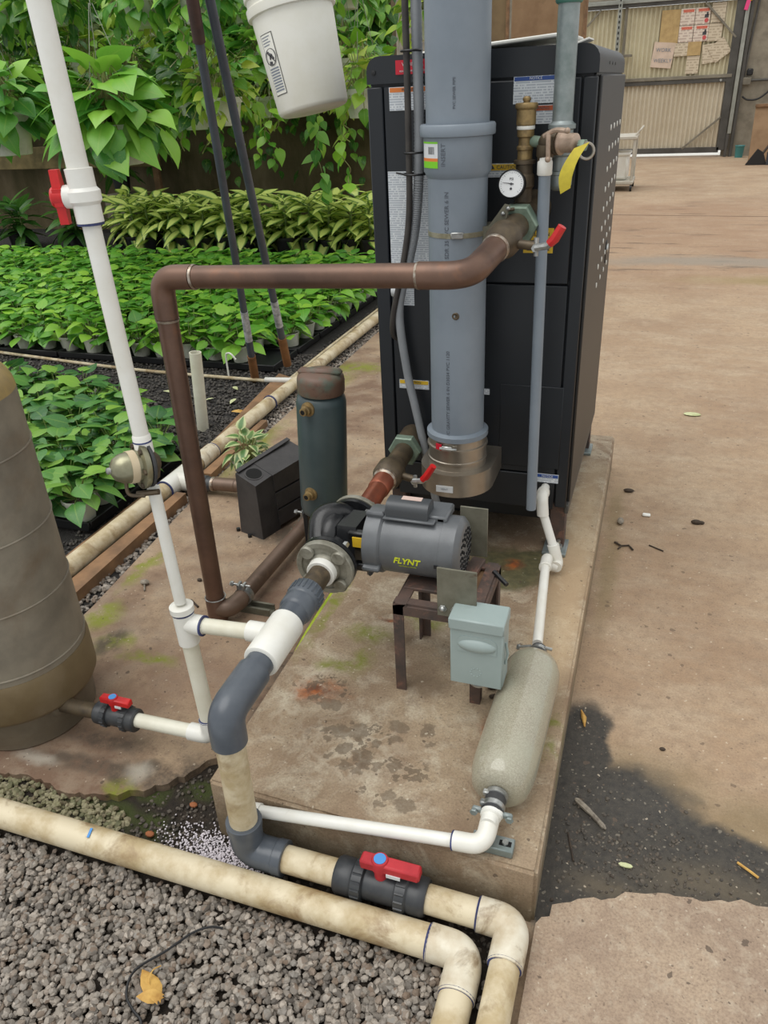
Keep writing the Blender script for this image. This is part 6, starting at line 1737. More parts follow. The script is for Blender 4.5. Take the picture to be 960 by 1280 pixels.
o = thing('edging_board', 'worn flat board crossing under the cream pipe near the irrigation line', 'board', (-2.04, 3.6, 0))
mb = MB(); mb.prism([(-2.00, 3.02), (-1.95, 3.0), (-1.96, 3.98), (-2.13, 4.06)], (0, 0, -.010), X_, Y_, (0, 0, .022)); mb.build('plank', 'wood', o)
for k, (xa, xb, ya, yb, z) in enumerate(((-1.965, -1.975, 1.5, 2.9, .008), (-1.985, -2.0, 1.6, 3.0, .006), (-1.972, -1.962, 4.1, 6.2, .012))):
    o = thing('wood_strip', ('thin grey brown wood strip lying between the trays and the cream pipe', 'second thin wood strip, nearer the black trays', 'thin wood strip beside the far stretch of cream pipe')[k], 'wood strip', ((xa + xb) / 2, (ya + yb) / 2, 0))
    mb = MB(); mb.tube([(xa, ya, z), ((xa + xb) / 2 + .004, (ya + yb) / 2, z + .003), (xb, yb, z)], .012, 6); mb.build('strip', 'wood', o)
o = thing('irrigation_line', 'thin cream irrigation line with white tee crossing the black cinders', 'irrigation line', (-3, 4.0, 0))
mb = MB(); mb.tube(smooth_path([(-5.2, 4.22, .012), (-4.15, 4.075, .012), (-3.1, 3.95, .011), (-2.12, 3.915, .013)], 6), .0105, 8); mb.build('line', 'beige_pvc', o)
mb = MB(); mb.cyl((-2.15, 3.915, .018), (-1.97, 3.925, .024), .017, seg=12, bev=.002); mb.build('connector', 'white_pvc', o)
mb = MB(); mb.tube([(-2.0, 3.93, .022), (-2.02, 4.6, .016), (-2.03, 6.3, .014)], .012, 8); mb.build('side_line', 'beige_pvc', o)
o = thing('spray_stake', 'small white hooked sprinkler stake by the orange brown handle end', 'sprinkler', (-2.43, 3.96, 0))
mb = MB(); mb.tube(smooth_path([(-2.42, 3.96, 0), (-2.42, 3.96, .13), (-2.40, 3.955, .155), (-2.375, 3.95, .15), (-2.35, 3.95, .12)], 6), .0055, 8); mb.build('hook', 'white', o)
o = thing('stake_pipe', 'short upright cream plastic pipe stub in the black cinders', 'pipe', (-2.15, 3.2, 0))
mb = MB(); mb.lathe((-2.158, 3.205, -.01), (.07, 0, 1), [(.030, 0), (.030, .415), (.0255, .415), (.0255, .33)], 20, caps=False); mb.build('pipe', 'cream_pvc', o)

# ------------------------------------------------------------------ two long handled poles leaning over the bed
def pole(label, a, b, segs, th):
    a, b = Vector(a), Vector(b)
    o = thing('long_pole', label, 'pole', b)
    d = a - b
    for (t0, t1, r, m, nm) in segs:
        P_cyl(nm, m, o, b + d * t0, b + d * t1, r, seg=14, bev=.001)
    return o
pole('dark slate pole with brown rusted top, the one of the pair nearer the tank', (-1.846, 3.15, 1.98), (-2.235, 3.95, .0), ((0, .088, .025, 'pole_wood', 'brown_grip'), (.088, .14, .021, 'pole', 'shaft'), (.14, .235, .0215, 'tape', 'worn_tape'), (.235, .86, .0195, 'pole', 'shaft'), (.86, 1.0, .026, 'pole_rust', 'rusted_head')), 0)
pole('dark slate pole with white tape mark, the one of the pair nearer the boiler', (-1.808, 3.2, 1.98), (-2.06, 4.05, .075), ((0, .10, .025, 'pole_wood', 'brown_grip'), (.10, .14, .021, 'pole', 'shaft'), (.14, .225, .0215, 'tape', 'worn_tape'), (.225, 1.0, .0205, 'pole', 'shaft')), 0)

# ------------------------------------------------------------------ white bucket hanging askew from above
bk = thing('bucket', 'large white plastic bucket hanging tilted above the plant bed', 'bucket', (-1.08, 2.45, 1.46))
ba = Vector((-1.062, 2.45, 1.452)); bd_ = Vector((-.20, .05, 1.0)).normalized()
P_lathe('body', 'bucket', bk, ba, bd_, [(.098, 0), (.104, .004), (.108, .012), (.121, .245), (.121, .26), (.131, .262), (.132, .268), (.132, .285), (.126, .290), (.126, .305), (.131, .308), (.131, .330), (.128, .333), (.122, .333), (.118, .28), (.104, .016)], 48)
u, w, _ = basis(bd_)
# handle ears, wire and the white hanger it hangs from
tp = ba + bd_ * .30
mb = MB(); mb.tube(smooth_path([tp + Vector((-.13, 0, 0)), tp + Vector((-.16, 0, .05)), tp + Vector((-.12, 0, .20)), tp + Vector((-.02, 0, .32)), tp + Vector((.08, 0, .22)), tp + Vector((.128, 0, .02))], 8), .003, 6); mb.tube([tp + Vector((-.02, 0, .32)), tp + Vector((-.02, 0, 1.0))], .0025, 6); mb.build('wire_handle', 'zinc', bk)
P_tube('handle_grip', 'white', bk, [tp + Vector((-.095, -.10, .012)), tp + Vector((-.155, -.12, .11))], .016, 12)
# printed warning panel wrapped on the side
def bucket_patch(name, m, par, a0, a1, h0, h1, off, n=6):
    mb = MB(); vs = []; fs = []
    ur = Vector((1, 0, 0)) - bd_ * bd_.x; ur.normalize(); wr_ = bd_.cross(ur)
    for k in range(n + 1):
        a = a0 + (a1 - a0) * k / n
        for h in (h0, h1):
            R = .108 + (.121 - .108) * (h - .012) / .233
            for r in (R + off, R + off + .0006): vs.append(ba + bd_ * h + (ur * math.cos(a) + wr_ * math.sin(a)) * r)
    for k in range(n):
        b = k * 4; fs += [(b + 1, b + 5, b + 7, b + 3), (b, b + 2, b + 6, b + 4), (b + 2, b + 3, b + 7, b + 6), (b, b + 4, b + 5, b + 1)]
    fs += [(0, 1, 3, 2), (n * 4, n * 4 + 2, n * 4 + 3, n * 4 + 1)]
    mb.add(vs, fs); return mb.build(name, m, par)
g0, g1 = math.radians(-128), math.radians(-103)
wp = bucket_patch('warning_panel', mat('panel_outline', S(92, 92, 88), .6), bk, g0, g1, .052, .212, .0006)
bucket_patch('panel_ground', 'bucket', wp, g0 + .02, g1 - .02, .0545, .2095, .0010)
for k in range(4): bucket_patch('print_line', 'ink_grey', wp, g0 + .06, g1 - .10 - .05 * (k % 2), .202 - .007 * k, .2045 - .007 * k, .0015)
for k in range(9): bucket_patch('print_line', 'ink_grey', wp, g0 + .05, g1 - .05, .062 + .0072 * k, .0665 + .0072 * k, .0015)
def bpos(a, h, off=.002):
    ur = Vector((1, 0, 0)) - bd_ * bd_.x; ur.normalize(); wr_ = bd_.cross(ur)
    R = .108 + (.121 - .108) * (h - .012) / .233
    return ba + bd_ * h + (ur * math.cos(a) + wr_ * math.sin(a)) * (R + off), (ur * math.cos(a) + wr_ * math.sin(a)), (-ur * math.sin(a) + wr_ * math.cos(a))
gc_, gn_, gt_ = bpos((g0 + g1) / 2, .152)
mb = MB(); mb.torus(gc_, gn_, .0215, .0012, 28, 6); mb.tube([gc_ - gt_ * .015 + bd_ * .015, gc_ + gt_ * .015 - bd_ * .015], .0012, 6); mb.build('prohibition_ring', 'ink', wp)
mb = MB()
mb.ball(gc_ - gt_ * .008 + bd_ * .012, .0042, seg=8, rings=5); mb.tube([gc_ - gt_ * .006 + bd_ * .009, gc_ + gt_ * .006 + bd_ * .003], .004, 6); mb.tube([gc_ + gt_ * .005 + bd_ * .003, gc_ + gt_ * .011 - bd_ * .006], .0024, 6); mb.tube([gc_ - gt_ * .002 + bd_ * .006, gc_ - gt_ * .004 - bd_ * .006], .0022, 6); mb.box(gc_ - bd_ * .015 - gt_ * .003, (.010, .002, .008), 0)
mb.build('pictogram', 'ink', wp)

# ------------------------------------------------------------------ litter on the floor
def litter(label, name, cat, loc, fn, m):
    o = thing(name, label, cat, loc); mb = MB(); fn(mb); mb.build('piece', m, o); return o
litter('twisted grey wood splinter on the wet dark patch', 'wood_splinter', 'splinter', (-.013, 1.302, 0), lambda b: (b.tube(smooth_path([(-.045, 1.335, .004), (-.02, 1.312, .008), (.0, 1.296, .006), (.03, 1.268, .004)], 5), [.004] + [.007] * 7 + [.006] * 7 + [.002], 7)), 'debris_grey')
litter('small green and red leaf stub at the broken slab edge', 'leaf_scrap', 'leaf', (.078, 1.186, 0), lambda b: b.ball((.078, 1.186, .004), .016, (1, .4, .25), 8, 5), 'pale_leaf')
litter('thin red brown twig by the rim of the wet patch', 'twig', 'twig', (.335, 1.24, 0), lambda b: b.tube([(.305, 1.262, .004), (.33, 1.245, .005), (.345, 1.235, .004)], .003, 6), 'dead_leaf')
litter('pale fallen leaf lying alone on the tan floor behind the boiler', 'fallen_leaf', 'leaf', (.231, 3.904, 0), lambda b: b.ball((.231, 3.904, .006), .042, (1, .55, .12), 10, 6), 'pale_leaf')
litter('dark dried clump on the open floor right of the pad', 'dirt_clump', 'debris', (.238, 2.772, 0), lambda b: (b.ball((.238, 2.772, .008), .02, (1, .5, .5), 8, 6), b.ball((.256, 2.775, .006), .012, (1, .6, .6), 8, 6)), 'debris')
litter('tiny white scrap on the floor beside the pad', 'paper_scrap', 'scrap', (.057, 2.791, 0), lambda b: b.box((.057, 2.791, .005), (.03, .02, .008), .003), 'white')
litter('curled dark dead leaf on the floor near the pad', 'dead_leaf', 'leaf', (-.035, 2.71, 0), lambda b: b.ball((-.035, 2.71, .010), .024, (.55, 1, .4), 8, 6), 'debris_grey')
litter('black forked twig on the floor close to the pad', 'twig', 'twig', (-.02, 2.52, 0), lambda b: (b.tube([(-.045, 2.555, .004), (-.02, 2.53, .006), (.005, 2.54, .006), (.022, 2.515, .004)], .0035, 6), b.tube([(-.02, 2.53, .006), (-.03, 2.51, .004)], .003, 6)), 'debris')
litter('straight thin brown twig on the open floor', 'twig', 'twig', (.10, 2.55, 0), lambda b: b.tube([(.075, 2.565, .003), (.125, 2.535, .003)], .0025, 6), 'debris')
litter('brown curled leaf bit beside the pad edge, farthest of the litter there', 'dead_leaf', 'leaf', (-.02, 2.98, 0), lambda b: b.ball((-.02, 2.98, .008), .022, (1, .5, .35), 8, 6), 'debris')
litter('little black crumb near the rim of the wet patch', 'dirt_clump', 'debris', (.145, 1.555, 0), lambda b: b.ball((.145, 1.555, .004), .008, (1, .6, .6), 8, 5), 'debris')
litter('bent tan leaf shard in the dark strip beside the pad', 'leaf_scrap', 'leaf', (-.055, 1.60, 0), lambda b: b.tube([(-.065, 1.64, .004), (-.055, 1.61, .008), (-.050, 1.58, .004)], [.002, .007, .002], 6), 'dead_leaf')
litter('thin black twig lying in the wet dark patch', 'twig', 'twig', (-.04, 1.20, 0), lambda b: b.tube([(-.05, 1.235, .003), (-.03, 1.165, .003)], .0022, 6), 'debris')
litter('scrap of brown bark beside the neutralizer on the pad', 'bark_scrap', 'bark', (-.27, 1.50, .15), lambda b: (b.box((-.27, 1.50, .157), (.05, .016, .010), .003, Matrix.Rotation(.3, 3, 'Z')), b.box((-.265, 1.47, .155), (.04, .012, .008), .003, Matrix.Rotation(.6, 3, 'Z'))), 'debris')
litter('pair of tiny white nut shells on the pad under the motor', 'nut_shell', 'scrap', (-.49, 1.80, .15), lambda b: (b.torus((-.50, 1.80, .153), Z_, .006, .003, 12, 5), b.torus((-.482, 1.802, .153), Z_, .006, .003, 12, 5)), 'white')
litter('dark crumb on the brown slab near the copper riser', 'dirt_clump', 'debris', (-1.42, 1.93, 0), lambda b: b.ball((-1.42, 1.93, .005), .010, (1, .7, .6), 8, 5), 'debris')
litter('short dark stick on the brown slab near the copper riser', 'twig', 'twig', (-1.36, 1.80, 0), lambda b: b.tube([(-1.385, 1.815, .003), (-1.34, 1.785, .004)], .004, 6), 'debris')
litter('shrivelled leaf on the brown slab by the gravel strip', 'dead_leaf', 'leaf', (-1.60, 1.86, 0), lambda b: (b.ball((-1.60, 1.86, .010), .018, (1, .7, .5), 8, 6), b.tube([(-1.595, 1.85, .006), (-1.575, 1.82, .004)], .003, 6)), 'debris_grey')
litter('brown leaf bits on the soil beside the spilled beads', 'dead_leaf', 'leaf', (-.95, 1.0, -.03), lambda b: (b.ball((-.985, .965, -.014), .012, (1, .7, .5), 8, 5), b.ball((-.93, 1.07, -.014), .011, (1, .7, .5), 8, 5)), mat('red_brown_leaf', S(150, 92, 56), .8))
# yellow leaf and black drip cable on the front gravel
o = thing('yellow_leaf', 'curled yellow leaf lying on the front gravel', 'leaf', (-.745, .650, .01))
lv, lf_, luv = leaf_template(OVAL, .45, .25)
R_ = rotm(np.array([.9]), np.array([.25]), np.array([.35]))
vv, ff, uu = scatter(lv, lf_, R_ * .072, np.array([[-.735, .628, .018]]), luv); np_mesh('blade', vv, ff, 'dead_leaf', o, uv=uu)
R_ = rotm(np.array([2.2]), np.array([.5]), np.array([-.6]))
vv, ff, uu = scatter(lv, lf_, R_ * .046, np.array([[-.732, .638, .016]]), luv); np_mesh('curled_half', vv, ff, 'dead_leaf', o, uv=uu)
mb = MB(); mb.tube(smooth_path([(-.748, .640, .014), (-.766, .648, .026), (-.770, .668, .030), (-.764, .685, .022)], 5), .0013, 5); mb.build('stalk', 'dead_leaf', o)
o = thing('drip_cable', 'thin black cable snaking over the front gravel', 'cable', (-.78, .68, .01))
mb = MB(); mb.tube(smooth_path([(-.690, .795, .012), (-.715, .787, .016), (-.745, .765, .014), (-.775, .715, .016), (-.805, .678, .015), (-.812, .650, .016), (-.798, .618, .015), (-.770, .600, .014), (-.748, .590, .012), (-.735, .57, .01)], 6), .0026, 6); mb.build('cable', 'black', o)
# leaves fallen on the cinders
for k, (x, y, s, l) in enumerate(((-2.62, 3.62, .07, 'pale green leaf on the black cinders, by itself left of the poles'), (-2.31, 3.58, .05, 'crumpled pale leaf on the cinders beside the short upright pipe stub'), (-2.18, 3.60, .06, 'crumpled pale leaf on the cinders nearest the edging board'), (-2.29, 3.78, .05, 'yellow green leaf on the cinders touching the irrigation line'))):
    o = thing('fallen_leaf', l, 'leaf', (x, y, 0)); 
    R_ = rotm(np.array([1.1 + k]), np.array([.15]), np.array([.1]))
    vv, ff, uu = scatter(*leaf_template(OVAL, .3, .3)[:2], R_ * s, np.array([[x, y, .014]]), None); np_mesh('blade', vv, ff, 'pale_leaf', o)
o = thing('orange_leaf', 'small orange dry leaf at the foot of the upright pipe stub', 'leaf', (-2.06, 3.42, 0))
vv, ff, uu = scatter(*leaf_template(LANCE, .3, .3)[:2], rotm(np.array([-1.2]), np.array([.1]), np.array([.2])) * .08, np.array([[-2.10, 3.42, .014]]), None); np_mesh('blade', vv, ff, 'dead_leaf', o)

# ================================================================== PLANTS
def leaf_meshes(tag_, outline, m, n, fold, droop):
    out = []
    for i in range(n):
        v, f, uv = leaf_template(outline, fold + .12 * (i % 3 - 1), droop + .16 * ((i * 7) % 4 - 1.5))
        ob = np_mesh('leaf', v, f, m, uv=uv)
        out.append(ob.data); bpy.data.objects.remove(ob)
    return out
LM = {'pothos': leaf_meshes('p', HEART, 'leaf', 5, .22, .35), 'near': leaf_meshes('n', finer(HEART), 'leaf_near', 5, .22, .35), 'big': leaf_meshes('b', finer(HEART, 13), 'leaf_big', 5, .24, .45),
      'dief': leaf_meshes('d', finer(OVAL, 9), 'leaf_dief', 4, .2, .4), 'deep': leaf_meshes('e', LANCE, 'leaf_deep', 4, .2, .5), 'var': leaf_meshes('v', HEART, 'leaf_varieg', 4, .25, .4)}
TM = {'heart': leaf_template(HEART, .22, .35), 'lance': leaf_template(LANCE, .2, .45)}

def add_leaf(kind, par, base, yaw, pitch, roll, L):
    o = bpy.data.objects.new('leaf', random.choice(LM[kind]))
    COL.objects.link(o); o.parent = par
    o.location = base; o.rotation_euler = (pitch, roll, yaw - PI / 2); o.scale = (L, L, L)
    return o
def pothos_spots(n, r0, z0, z1, L0, L1, spread=.07):
    """Where the leaves of a small pothos sit: base, yaw, pitch, roll, length."""
    out = []
    for i in range(n):
        yaw = i * 2.399 + random.uniform(-.4, .4); t = (i + .5) / n
        rad = spread * math.sqrt(1 - t * .85) + random.uniform(-.01, .02)
        z = z0 + (z1 - z0) * t + random.uniform(-.012, .012)
        out.append(((math.cos(yaw) * rad, math.sin(yaw) * rad, z), yaw, random.uniform(-.75, -.05) + .75 * t, random.uniform(-.35, .35), random.uniform(L0, L1)))
    return out
def pot_parts(par, r0, r1, h, m, soil=True, seg=18):
    P_lathe('pot', m, par, (0, 0, 0), Z_, [(r0, 0), (r1 - .004, h - .012), (r1, h - .012), (r1 + .002, h), (r1 - .004, h), (r1 - .006, h - .01), (.01, h - .012)], seg)
    if soil: P_lathe('soil', 'soil', par, (0, 0, 0), Z_, [(r1 - .010, h - .016), (r1 - .010, h - .008), (.01, h - .004)], seg)
def stems(par, spots, m='stem', r=.0022, z=.08):
    mb = MB()
    for (b, yaw, *_r) in spots:
        q = Vector(b); mb.tube([(q.x * .15, q.y * .15, z), (q.x * .6, q.y * .6, (z + q.z) / 2 + .01), q], r, 4, caps=False)
    mb.build('stalks', m, par)
def joined(par, spots, tmpl, m, name='foliage'):
    yaw = np.array([s[1] - PI / 2 for s in spots]); pit = np.array([s[2] for s in spots]); rol = np.array([s[3] for s in spots]); L = np.array([s[4] for s in spots])
    R = rotm(yaw, pit, rol) * L[:, None, None]
    v, f, uv = scatter(tmpl[0], tmpl[1], R, np.array([s[0] for s in spots]), tmpl[2])
    return np_mesh(name, v + np.array(ORIG[par.name]), f, m, par, uv=uv, kind='stuff')

def move(o, loc, rot): o.location = loc; o.rotation_euler = rot; ORIG[o.name] = Vector(loc)
class Kind:
    """A prototype: its first use is the prototype itself, later uses are copies."""
    def __init__(s, fn): s.fn = fn; s.o = None
    def put(s, loc, rot=(0, 0, 0), sc=1.0, label=None, group=None):
        if s.o is None:
            s.o = s.fn(); r = s.o; ORIG[r.name] = Vector((0, 0, 0))
            KIDS[r.name] = [(c, list(c.children)) for c in r.children]
            r.location = loc; r.rotation_euler = rot; r.scale = (sc, sc, sc)
            if label: r['label'] = label
            if group: r['group'] = group
            return r
        return dup(s.o, loc, rot, sc, label, group)

# ---- trays of young pothos: leaf by leaf in front, foliage as one part further back
ORD = ['first', 'second', 'third', 'fourth', 'fifth', 'sixth', 'seventh', 'eighth', 'ninth', 'tenth', 'eleventh', 'twelfth', 'thirteenth', 'fourteenth', 'fifteenth', 'sixteenth', 'seventeenth', 'eighteenth', 'nineteenth', 'twentieth', 'twenty-first', 'twenty-second', 'twenty-third', 'twenty-fourth', 'twenty-fifth', 'twenty-sixth']
def make_pothos(kind, whole, n, L):
    def fn():
        o = thing('potted_pothos', '', 'plant', (0, 0, 0))
        pot_parts(o, .048, .064, .088, 'pot_white', seg=14)
        sp_ = pothos_spots(n, 0, .085, .190, L[0], L[1], .088)
        stems(o, sp_)
        if whole:
            for q in sp_: add_leaf(kind, o, *q)
        else: joined(o, sp_, TM['heart'], 'leaf')
        return o
    return fn
nearK = [Kind(make_pothos('near', True, 20, (.085, .115))) for _ in range(4)]
edgeK = [Kind(make_pothos('pothos', True, 20, (.082, .115))) for _ in range(3)]
bulkK = [Kind(make_pothos('pothos', False, 24, (.085, .12))) for _ in range(5)]
def rz_(): return (random.uniform(-.06, .06), random.uniform(-.06, .06), random.uniform(0, 6.28))
sp1 = .165
for j in range(8):
    y = 2.17 + j * .16
    c = 0
    for i in range(11):
        x = -2.12 - i * sp1 + random.uniform(-.015, .015)
        if x < -2.72 - (y - 2.2) * 1.3: continue
        if y > 2.86 + (-2.12 - x) * .55: continue
        random.choice(nearK).put((x, y + random.uniform(-.015, .015), .025), rz_(), random.uniform(.92, 1.12),
            'blue green pothos in near trays, %s row from the pump, %s from the pipe' % (ORD[j], ORD[c]), 'young pothos in the near trays')
        c += 1
nfar = 0
for j in range(14):
    y = 4.22 + j * .19
    c = 0
    for i in range(26):
        x = -2.27 - i * .19 + random.uniform(-.02, .02)
        if y < 4.5 and x > -2.34: continue
        if x < -4.6 - (y - 4.2) * .95: continue
        front = j < 2 or c < 1
        k = random.choice(edgeK if front else bulkK)
        k.put((x, y + random.uniform(-.02, .02), .025), rz_(), random.uniform(.95, 1.15), 'bright pothos, far bed, %s row from the front, %s from the pipe side' % (ORD[j], ORD[c]), 'young pothos in the far bed')
        c += 1; nfar += 1
def make_tray():
    o = thing('plant_tray', 'black plastic tray holding young pothos pots', 'tray', (0, 0, 0))
    mb = MB(); mb.box((0, 0, .012), (.53, .35, .022), .004); mb.build('base', 'black', o)
    mb = MB()
    for s_ in (-1, 1): mb.box((0, s_ * .172, .022), (.53, .012, .040), .003); mb.box((s_ * .262, 0, .022), (.012, .33, .040), .003)
    mb.build('rim', 'black', o)
    return o
tk = Kind(make_tray)
for i in range(4):
    for j in range((2, 3, 3, 0)[i]):
        x, y = -2.30 - i * .54, 2.30 + j * .362 + (0, 0, .1, .6)[i]
        tk.put((x, y, .0), (0, 0, 0), 1, 'black tray under the near pothos, %s column from the pipe, %s from the pump' % (ORD[i], ORD[j]), 'near trays')
for i in range(7): tk.put((-2.45 - i * .545, 4.28, .0), (0, 0, 0), 1, 'black plastic tray along the front edge of the far pothos bed, %s from the pipe' % ORD[i], 'far trays')
for j in range(1, 7): tk.put((-2.45, 4.28 + j * .372, .0), (0, 0, 0), 1, 'black plastic tray along the side of the far pothos bed, %s behind the corner' % ORD[j - 1], 'far side trays')

# ---- row of variegated dumb canes
def make_dief():
    o = thing('dumb_cane', '', 'plant', (0, 0, 0))
    P_lathe('pot', 'black', o, (0, 0, 0), Z_, [(.085, 0), (.11, .18), (.115, .18), (.115, .2), (.10, .2), (.09, .19), (.01, .19)], 16)
    P_tube('cane', 'stem', o, [(0, 0, .19), (.01, .0, .35), (0, .01, .52)], .012, 8)
    for i in range(24):
        t = i / 23; yaw = i * 2.399 + random.uniform(-.3, .3)
        z = .20 + .32 * t; L = random.uniform(.18, .27)
        add_leaf('dief', o, (math.cos(yaw) * .03, math.sin(yaw) * .03, z), yaw, -.45 + 1.15 * t + random.uniform(-.2, .2), random.uniform(-.3, .3), L)
    return o
dk_ = [Kind(make_dief) for _ in range(4)]
for j, y in enumerate((7.55, 7.85, 8.15)):
    for i in range(14):
        x = -2.75 - i * .235 - j * .07
        if x < -5.75 - j * .15: continue
        random.choice(dk_).put((x + random.uniform(-.04, .04), y + random.uniform(-.05, .05), 0), (0, 0, random.uniform(0, 6.28)), random.uniform(.9, 1.1),
            'pale variegated dumb cane, %s line before the mossy wall, %s from the boiler' % (('front', 'middle', 'rear')[j], ORD[i]), 'dumb canes')
def make_deep():
    o = thing('foliage_plant', '', 'plant', (0, 0, 0))
    P_lathe('pot', 'black', o, (0, 0, 0), Z_, [(.08, 0), (.10, .16), (.10, .18), (.09, .18), (.01, .17)], 14)
    P_tube('cane', 'stem', o, [(0, 0, .17), (.0, .0, .45)], .01, 6)
    for i in range(26):
        t = i / 25; yaw = i * 2.399
        add_leaf('deep', o, (math.cos(yaw) * .02, math.sin(yaw) * .02, .2 + .3 * t), yaw, -.2 + 1.0 * t, random.uniform(-.3, .3), random.uniform(.22, .34))
    return o
dp = Kind(make_deep)
for i, (x, y) in enumerate(((-6.35, 7.6), (-6.7, 7.9), (-7.1, 7.6), (-7.5, 7.9), (-7.9, 7.6))):
    dp.put((x, y, 0), (0, 0, i * 1.3), 1.0, 'dark green leafy plant at the tank end of the variegated row, %s from its end' % ORD[i], 'dark green plants by the row')
dp.put((-6.35, 8.6, .55), (0, 0, .5), 1.1, 'dark green broad plant standing high against the mossy plank', None)
mb = MB(); mb.box((-6.35, 8.6, .26), (.35, .35, .53), .01); ob = mb.build('plant_block', 'block'); tag(ob, 'grey block under the dark green broad plant at the mossy plank', 'block')

# ---- hanging baskets
def basket_shell(o, r, h, top=1.7, z=0):
    P_lathe('pot', 'pot_white', o, (0, 0, 0), Z_, [(r * .72, 0), (r * .76, .004), (r * .97, h - .035), (r * 1.05, h - .033), (r * 1.06, h), (r * .98, h), (r * .9, h - .03), (.01, h - .035)], 28)
    P_lathe('soil', 'soil', o, (0, 0, 0), Z_, [(r * .9, h - .04), (r * .9, h - .025), (.01, h - .015)], 20)
    mb = MB()
    for k in range(3):
        a = 2 * PI * k / 3 + .4; mb.tube([(math.cos(a) * r, math.sin(a) * r, h - .01), (math.cos(a) * .01, math.sin(a) * .01, h + .55)], .0022, 4)
    mb.tube([(0, 0, h + .54), (0, 0, h + top)], .0025, 4)
    mb.build('hanger_wire', 'string', o)
def big_spots(n, r, h, L0, L1, droop=1.0):
    """Leaves of a full basket: a dome above the pot, the outer ones leaning out and down over its rim."""
    out = []
    for i in range(n):
        yaw = i * 2.399 + random.uniform(-.3, .3); t = (i + .5) / n
        th = math.acos(1 - 1.12 * t)               # from straight up to a little below the rim
        R = r * random.uniform(.85, 1.65)
        b = (math.cos(yaw) * math.sin(th) * R, math.sin(yaw) * math.sin(th) * R, h * .8 + math.cos(th) * R * 1.25 - (.05 * droop * random.random() if t > .7 else 0))
        out.append((b, yaw + random.uniform(-.4, .4), 1.0 - th * 1.05 + random.uniform(-.5, .45), random.uniform(-.6, .6), random.uniform(L0, L1)))
    return out
def curved_stems(par, spots, h, m='vine_stem', r=.0035):
    mb = MB()
    for (b, *_r) in spots:
        q = Vector(b); k = .35
        mb.tube([(q.x * .12, q.y * .12, h - .02), (q.x * .5, q.y * .5, max(h, q.z) + .06), q], r, 4, caps=False)
    mb.build('stalks', m, par)
def big_basket(label, loc, n, r, h, L0, L1, yaw=0.0):
    o = thing('hanging_pothos', label, 'hanging plant', loc, 'large hanging baskets')
    o0 = ORIG[o.name].copy(); ORIG[o.name] = Vector((0, 0, 0))
    basket_shell(o, r, h)
    s_ = big_spots(n, r, h, L0, L1); curved_stems(o, s_, h)
    for q in s_: add_leaf('big', o, *q)
    o.rotation_euler = (0, 0, yaw); ORIG[o.name] = o0
    return o
big_basket('largest leafed hanging pothos, between the white riser and the slate poles', (-2.90, 3.95, 1.20), 115, .17, .20, .15, .215)
big_basket('big pothos in a white hanging pot cut by the picture edge, above the tank', (-3.68, 4.0, 1.26), 80, .155, .24, .12, .18)

def vine(par, start, length, n, L, m, sway=.05, name='trailing_vine', sd=0):
    """A hanging stem with leaves along it, joined as one part."""
    r = random.Random(sd)
    P = [Vector(start)]
    for k in range(8):
        P.append(P[-1] + Vector((r.uniform(-sway, sway), r.uniform(-sway, sway) * .6, -length / 8)))
    path = smooth_path(P, 4)
    mb = MB(); mb.tube(path, .004, 5); st_ = mb.build(name, 'vine_stem', par)
    spots = []
    for i in range(n):
        q = path[int((i + .5) / n * (len(path) - 1))]
        yaw = r.uniform(0, 6.28) if r.random() < .4 else r.uniform(-2.6, -.5)
        spots.append((tuple(q + Vector((math.cos(yaw), math.sin(yaw), .3)) * .02), yaw, r.uniform(-1.3, -.3), r.uniform(-.5, .5), r.uniform(.7, 1.15) * L))
    return st_, spots
def make_basket(m, nl, L, seed, nv=3):
    def fn():
        random.seed(seed)
        o = thing('hanging_pothos', '', 'hanging plant', (0, 0, 0))
        basket_shell(o, .13, .17)
        s_ = big_spots(nl, .155, .17, L * .75, L * 1.2, 1.3); curved_stems(o, s_[::2], .17)
        for k in range(nv):
            a = 2 * PI * k / nv + seed
            _, sv = vine(o, (math.cos(a) * .14, math.sin(a) * .14, .15), random.uniform(.18, .38), 6, L * .8, m, .05, sd=seed * 10 + k)
            s_ = s_ + sv
        joined(o, s_, TM['heart'], m)
        return o
    return fn
bk_ = [Kind(make_basket('leaf_big', 85, .115, 3)), Kind(make_basket('leaf_dark', 95, .11, 4)), Kind(make_basket('leaf_lime', 85, .10, 5, 2)), Kind(make_basket('leaf_dark', 95, .12, 6)), Kind(make_basket('leaf_big', 95, .11, 7, 3))]
one = [('white hanging pot with lime foliage behind the slate poles, broader of the neighbouring pair', (-2.92, 5.2, 1.33), 2, 1.0), ('white hanging pot with lime foliage just left of the tilted bucket', (-3.55, 7.2, 1.32), 2, 1.0),
       ('lime leaved hanging pot peeping out at the edge of the boiler top', (-1.98, 5.4, 1.34), 2, 1.0), ('lime leaved hanging pot glimpsed between the conduit and the grey flue', (-1.70, 6.0, 1.78), 2, 1.0), ('dark leaved hanging pot behind the largest pothos', (-3.35, 5.6, 1.30), 3, 1.1)]
for l, p, k, s_ in one: bk_[k].put(p, (0, 0, random.uniform(0, 6)), s_, l)
random.seed(21)
rows = []
for y, zs, x0, x1, st in ((5.1, (1.92,), -4.6, -2.0, .60), (6.2, (1.56, 2.05), -5.4, -2.3, .60), (7.3, (1.52, 2.05), -6.6, -2.7, .62), (8.4, (1.56, 2.1), -8.2, -3.3, .64)):
    for z in zs:
        x = x0
        while x < x1:
            rows.append((zs.index(z), x + random.uniform(-.08, .08), y + random.uniform(-.15, .15), z + random.uniform(-.08, .08)))
            x += st
cnt = {}
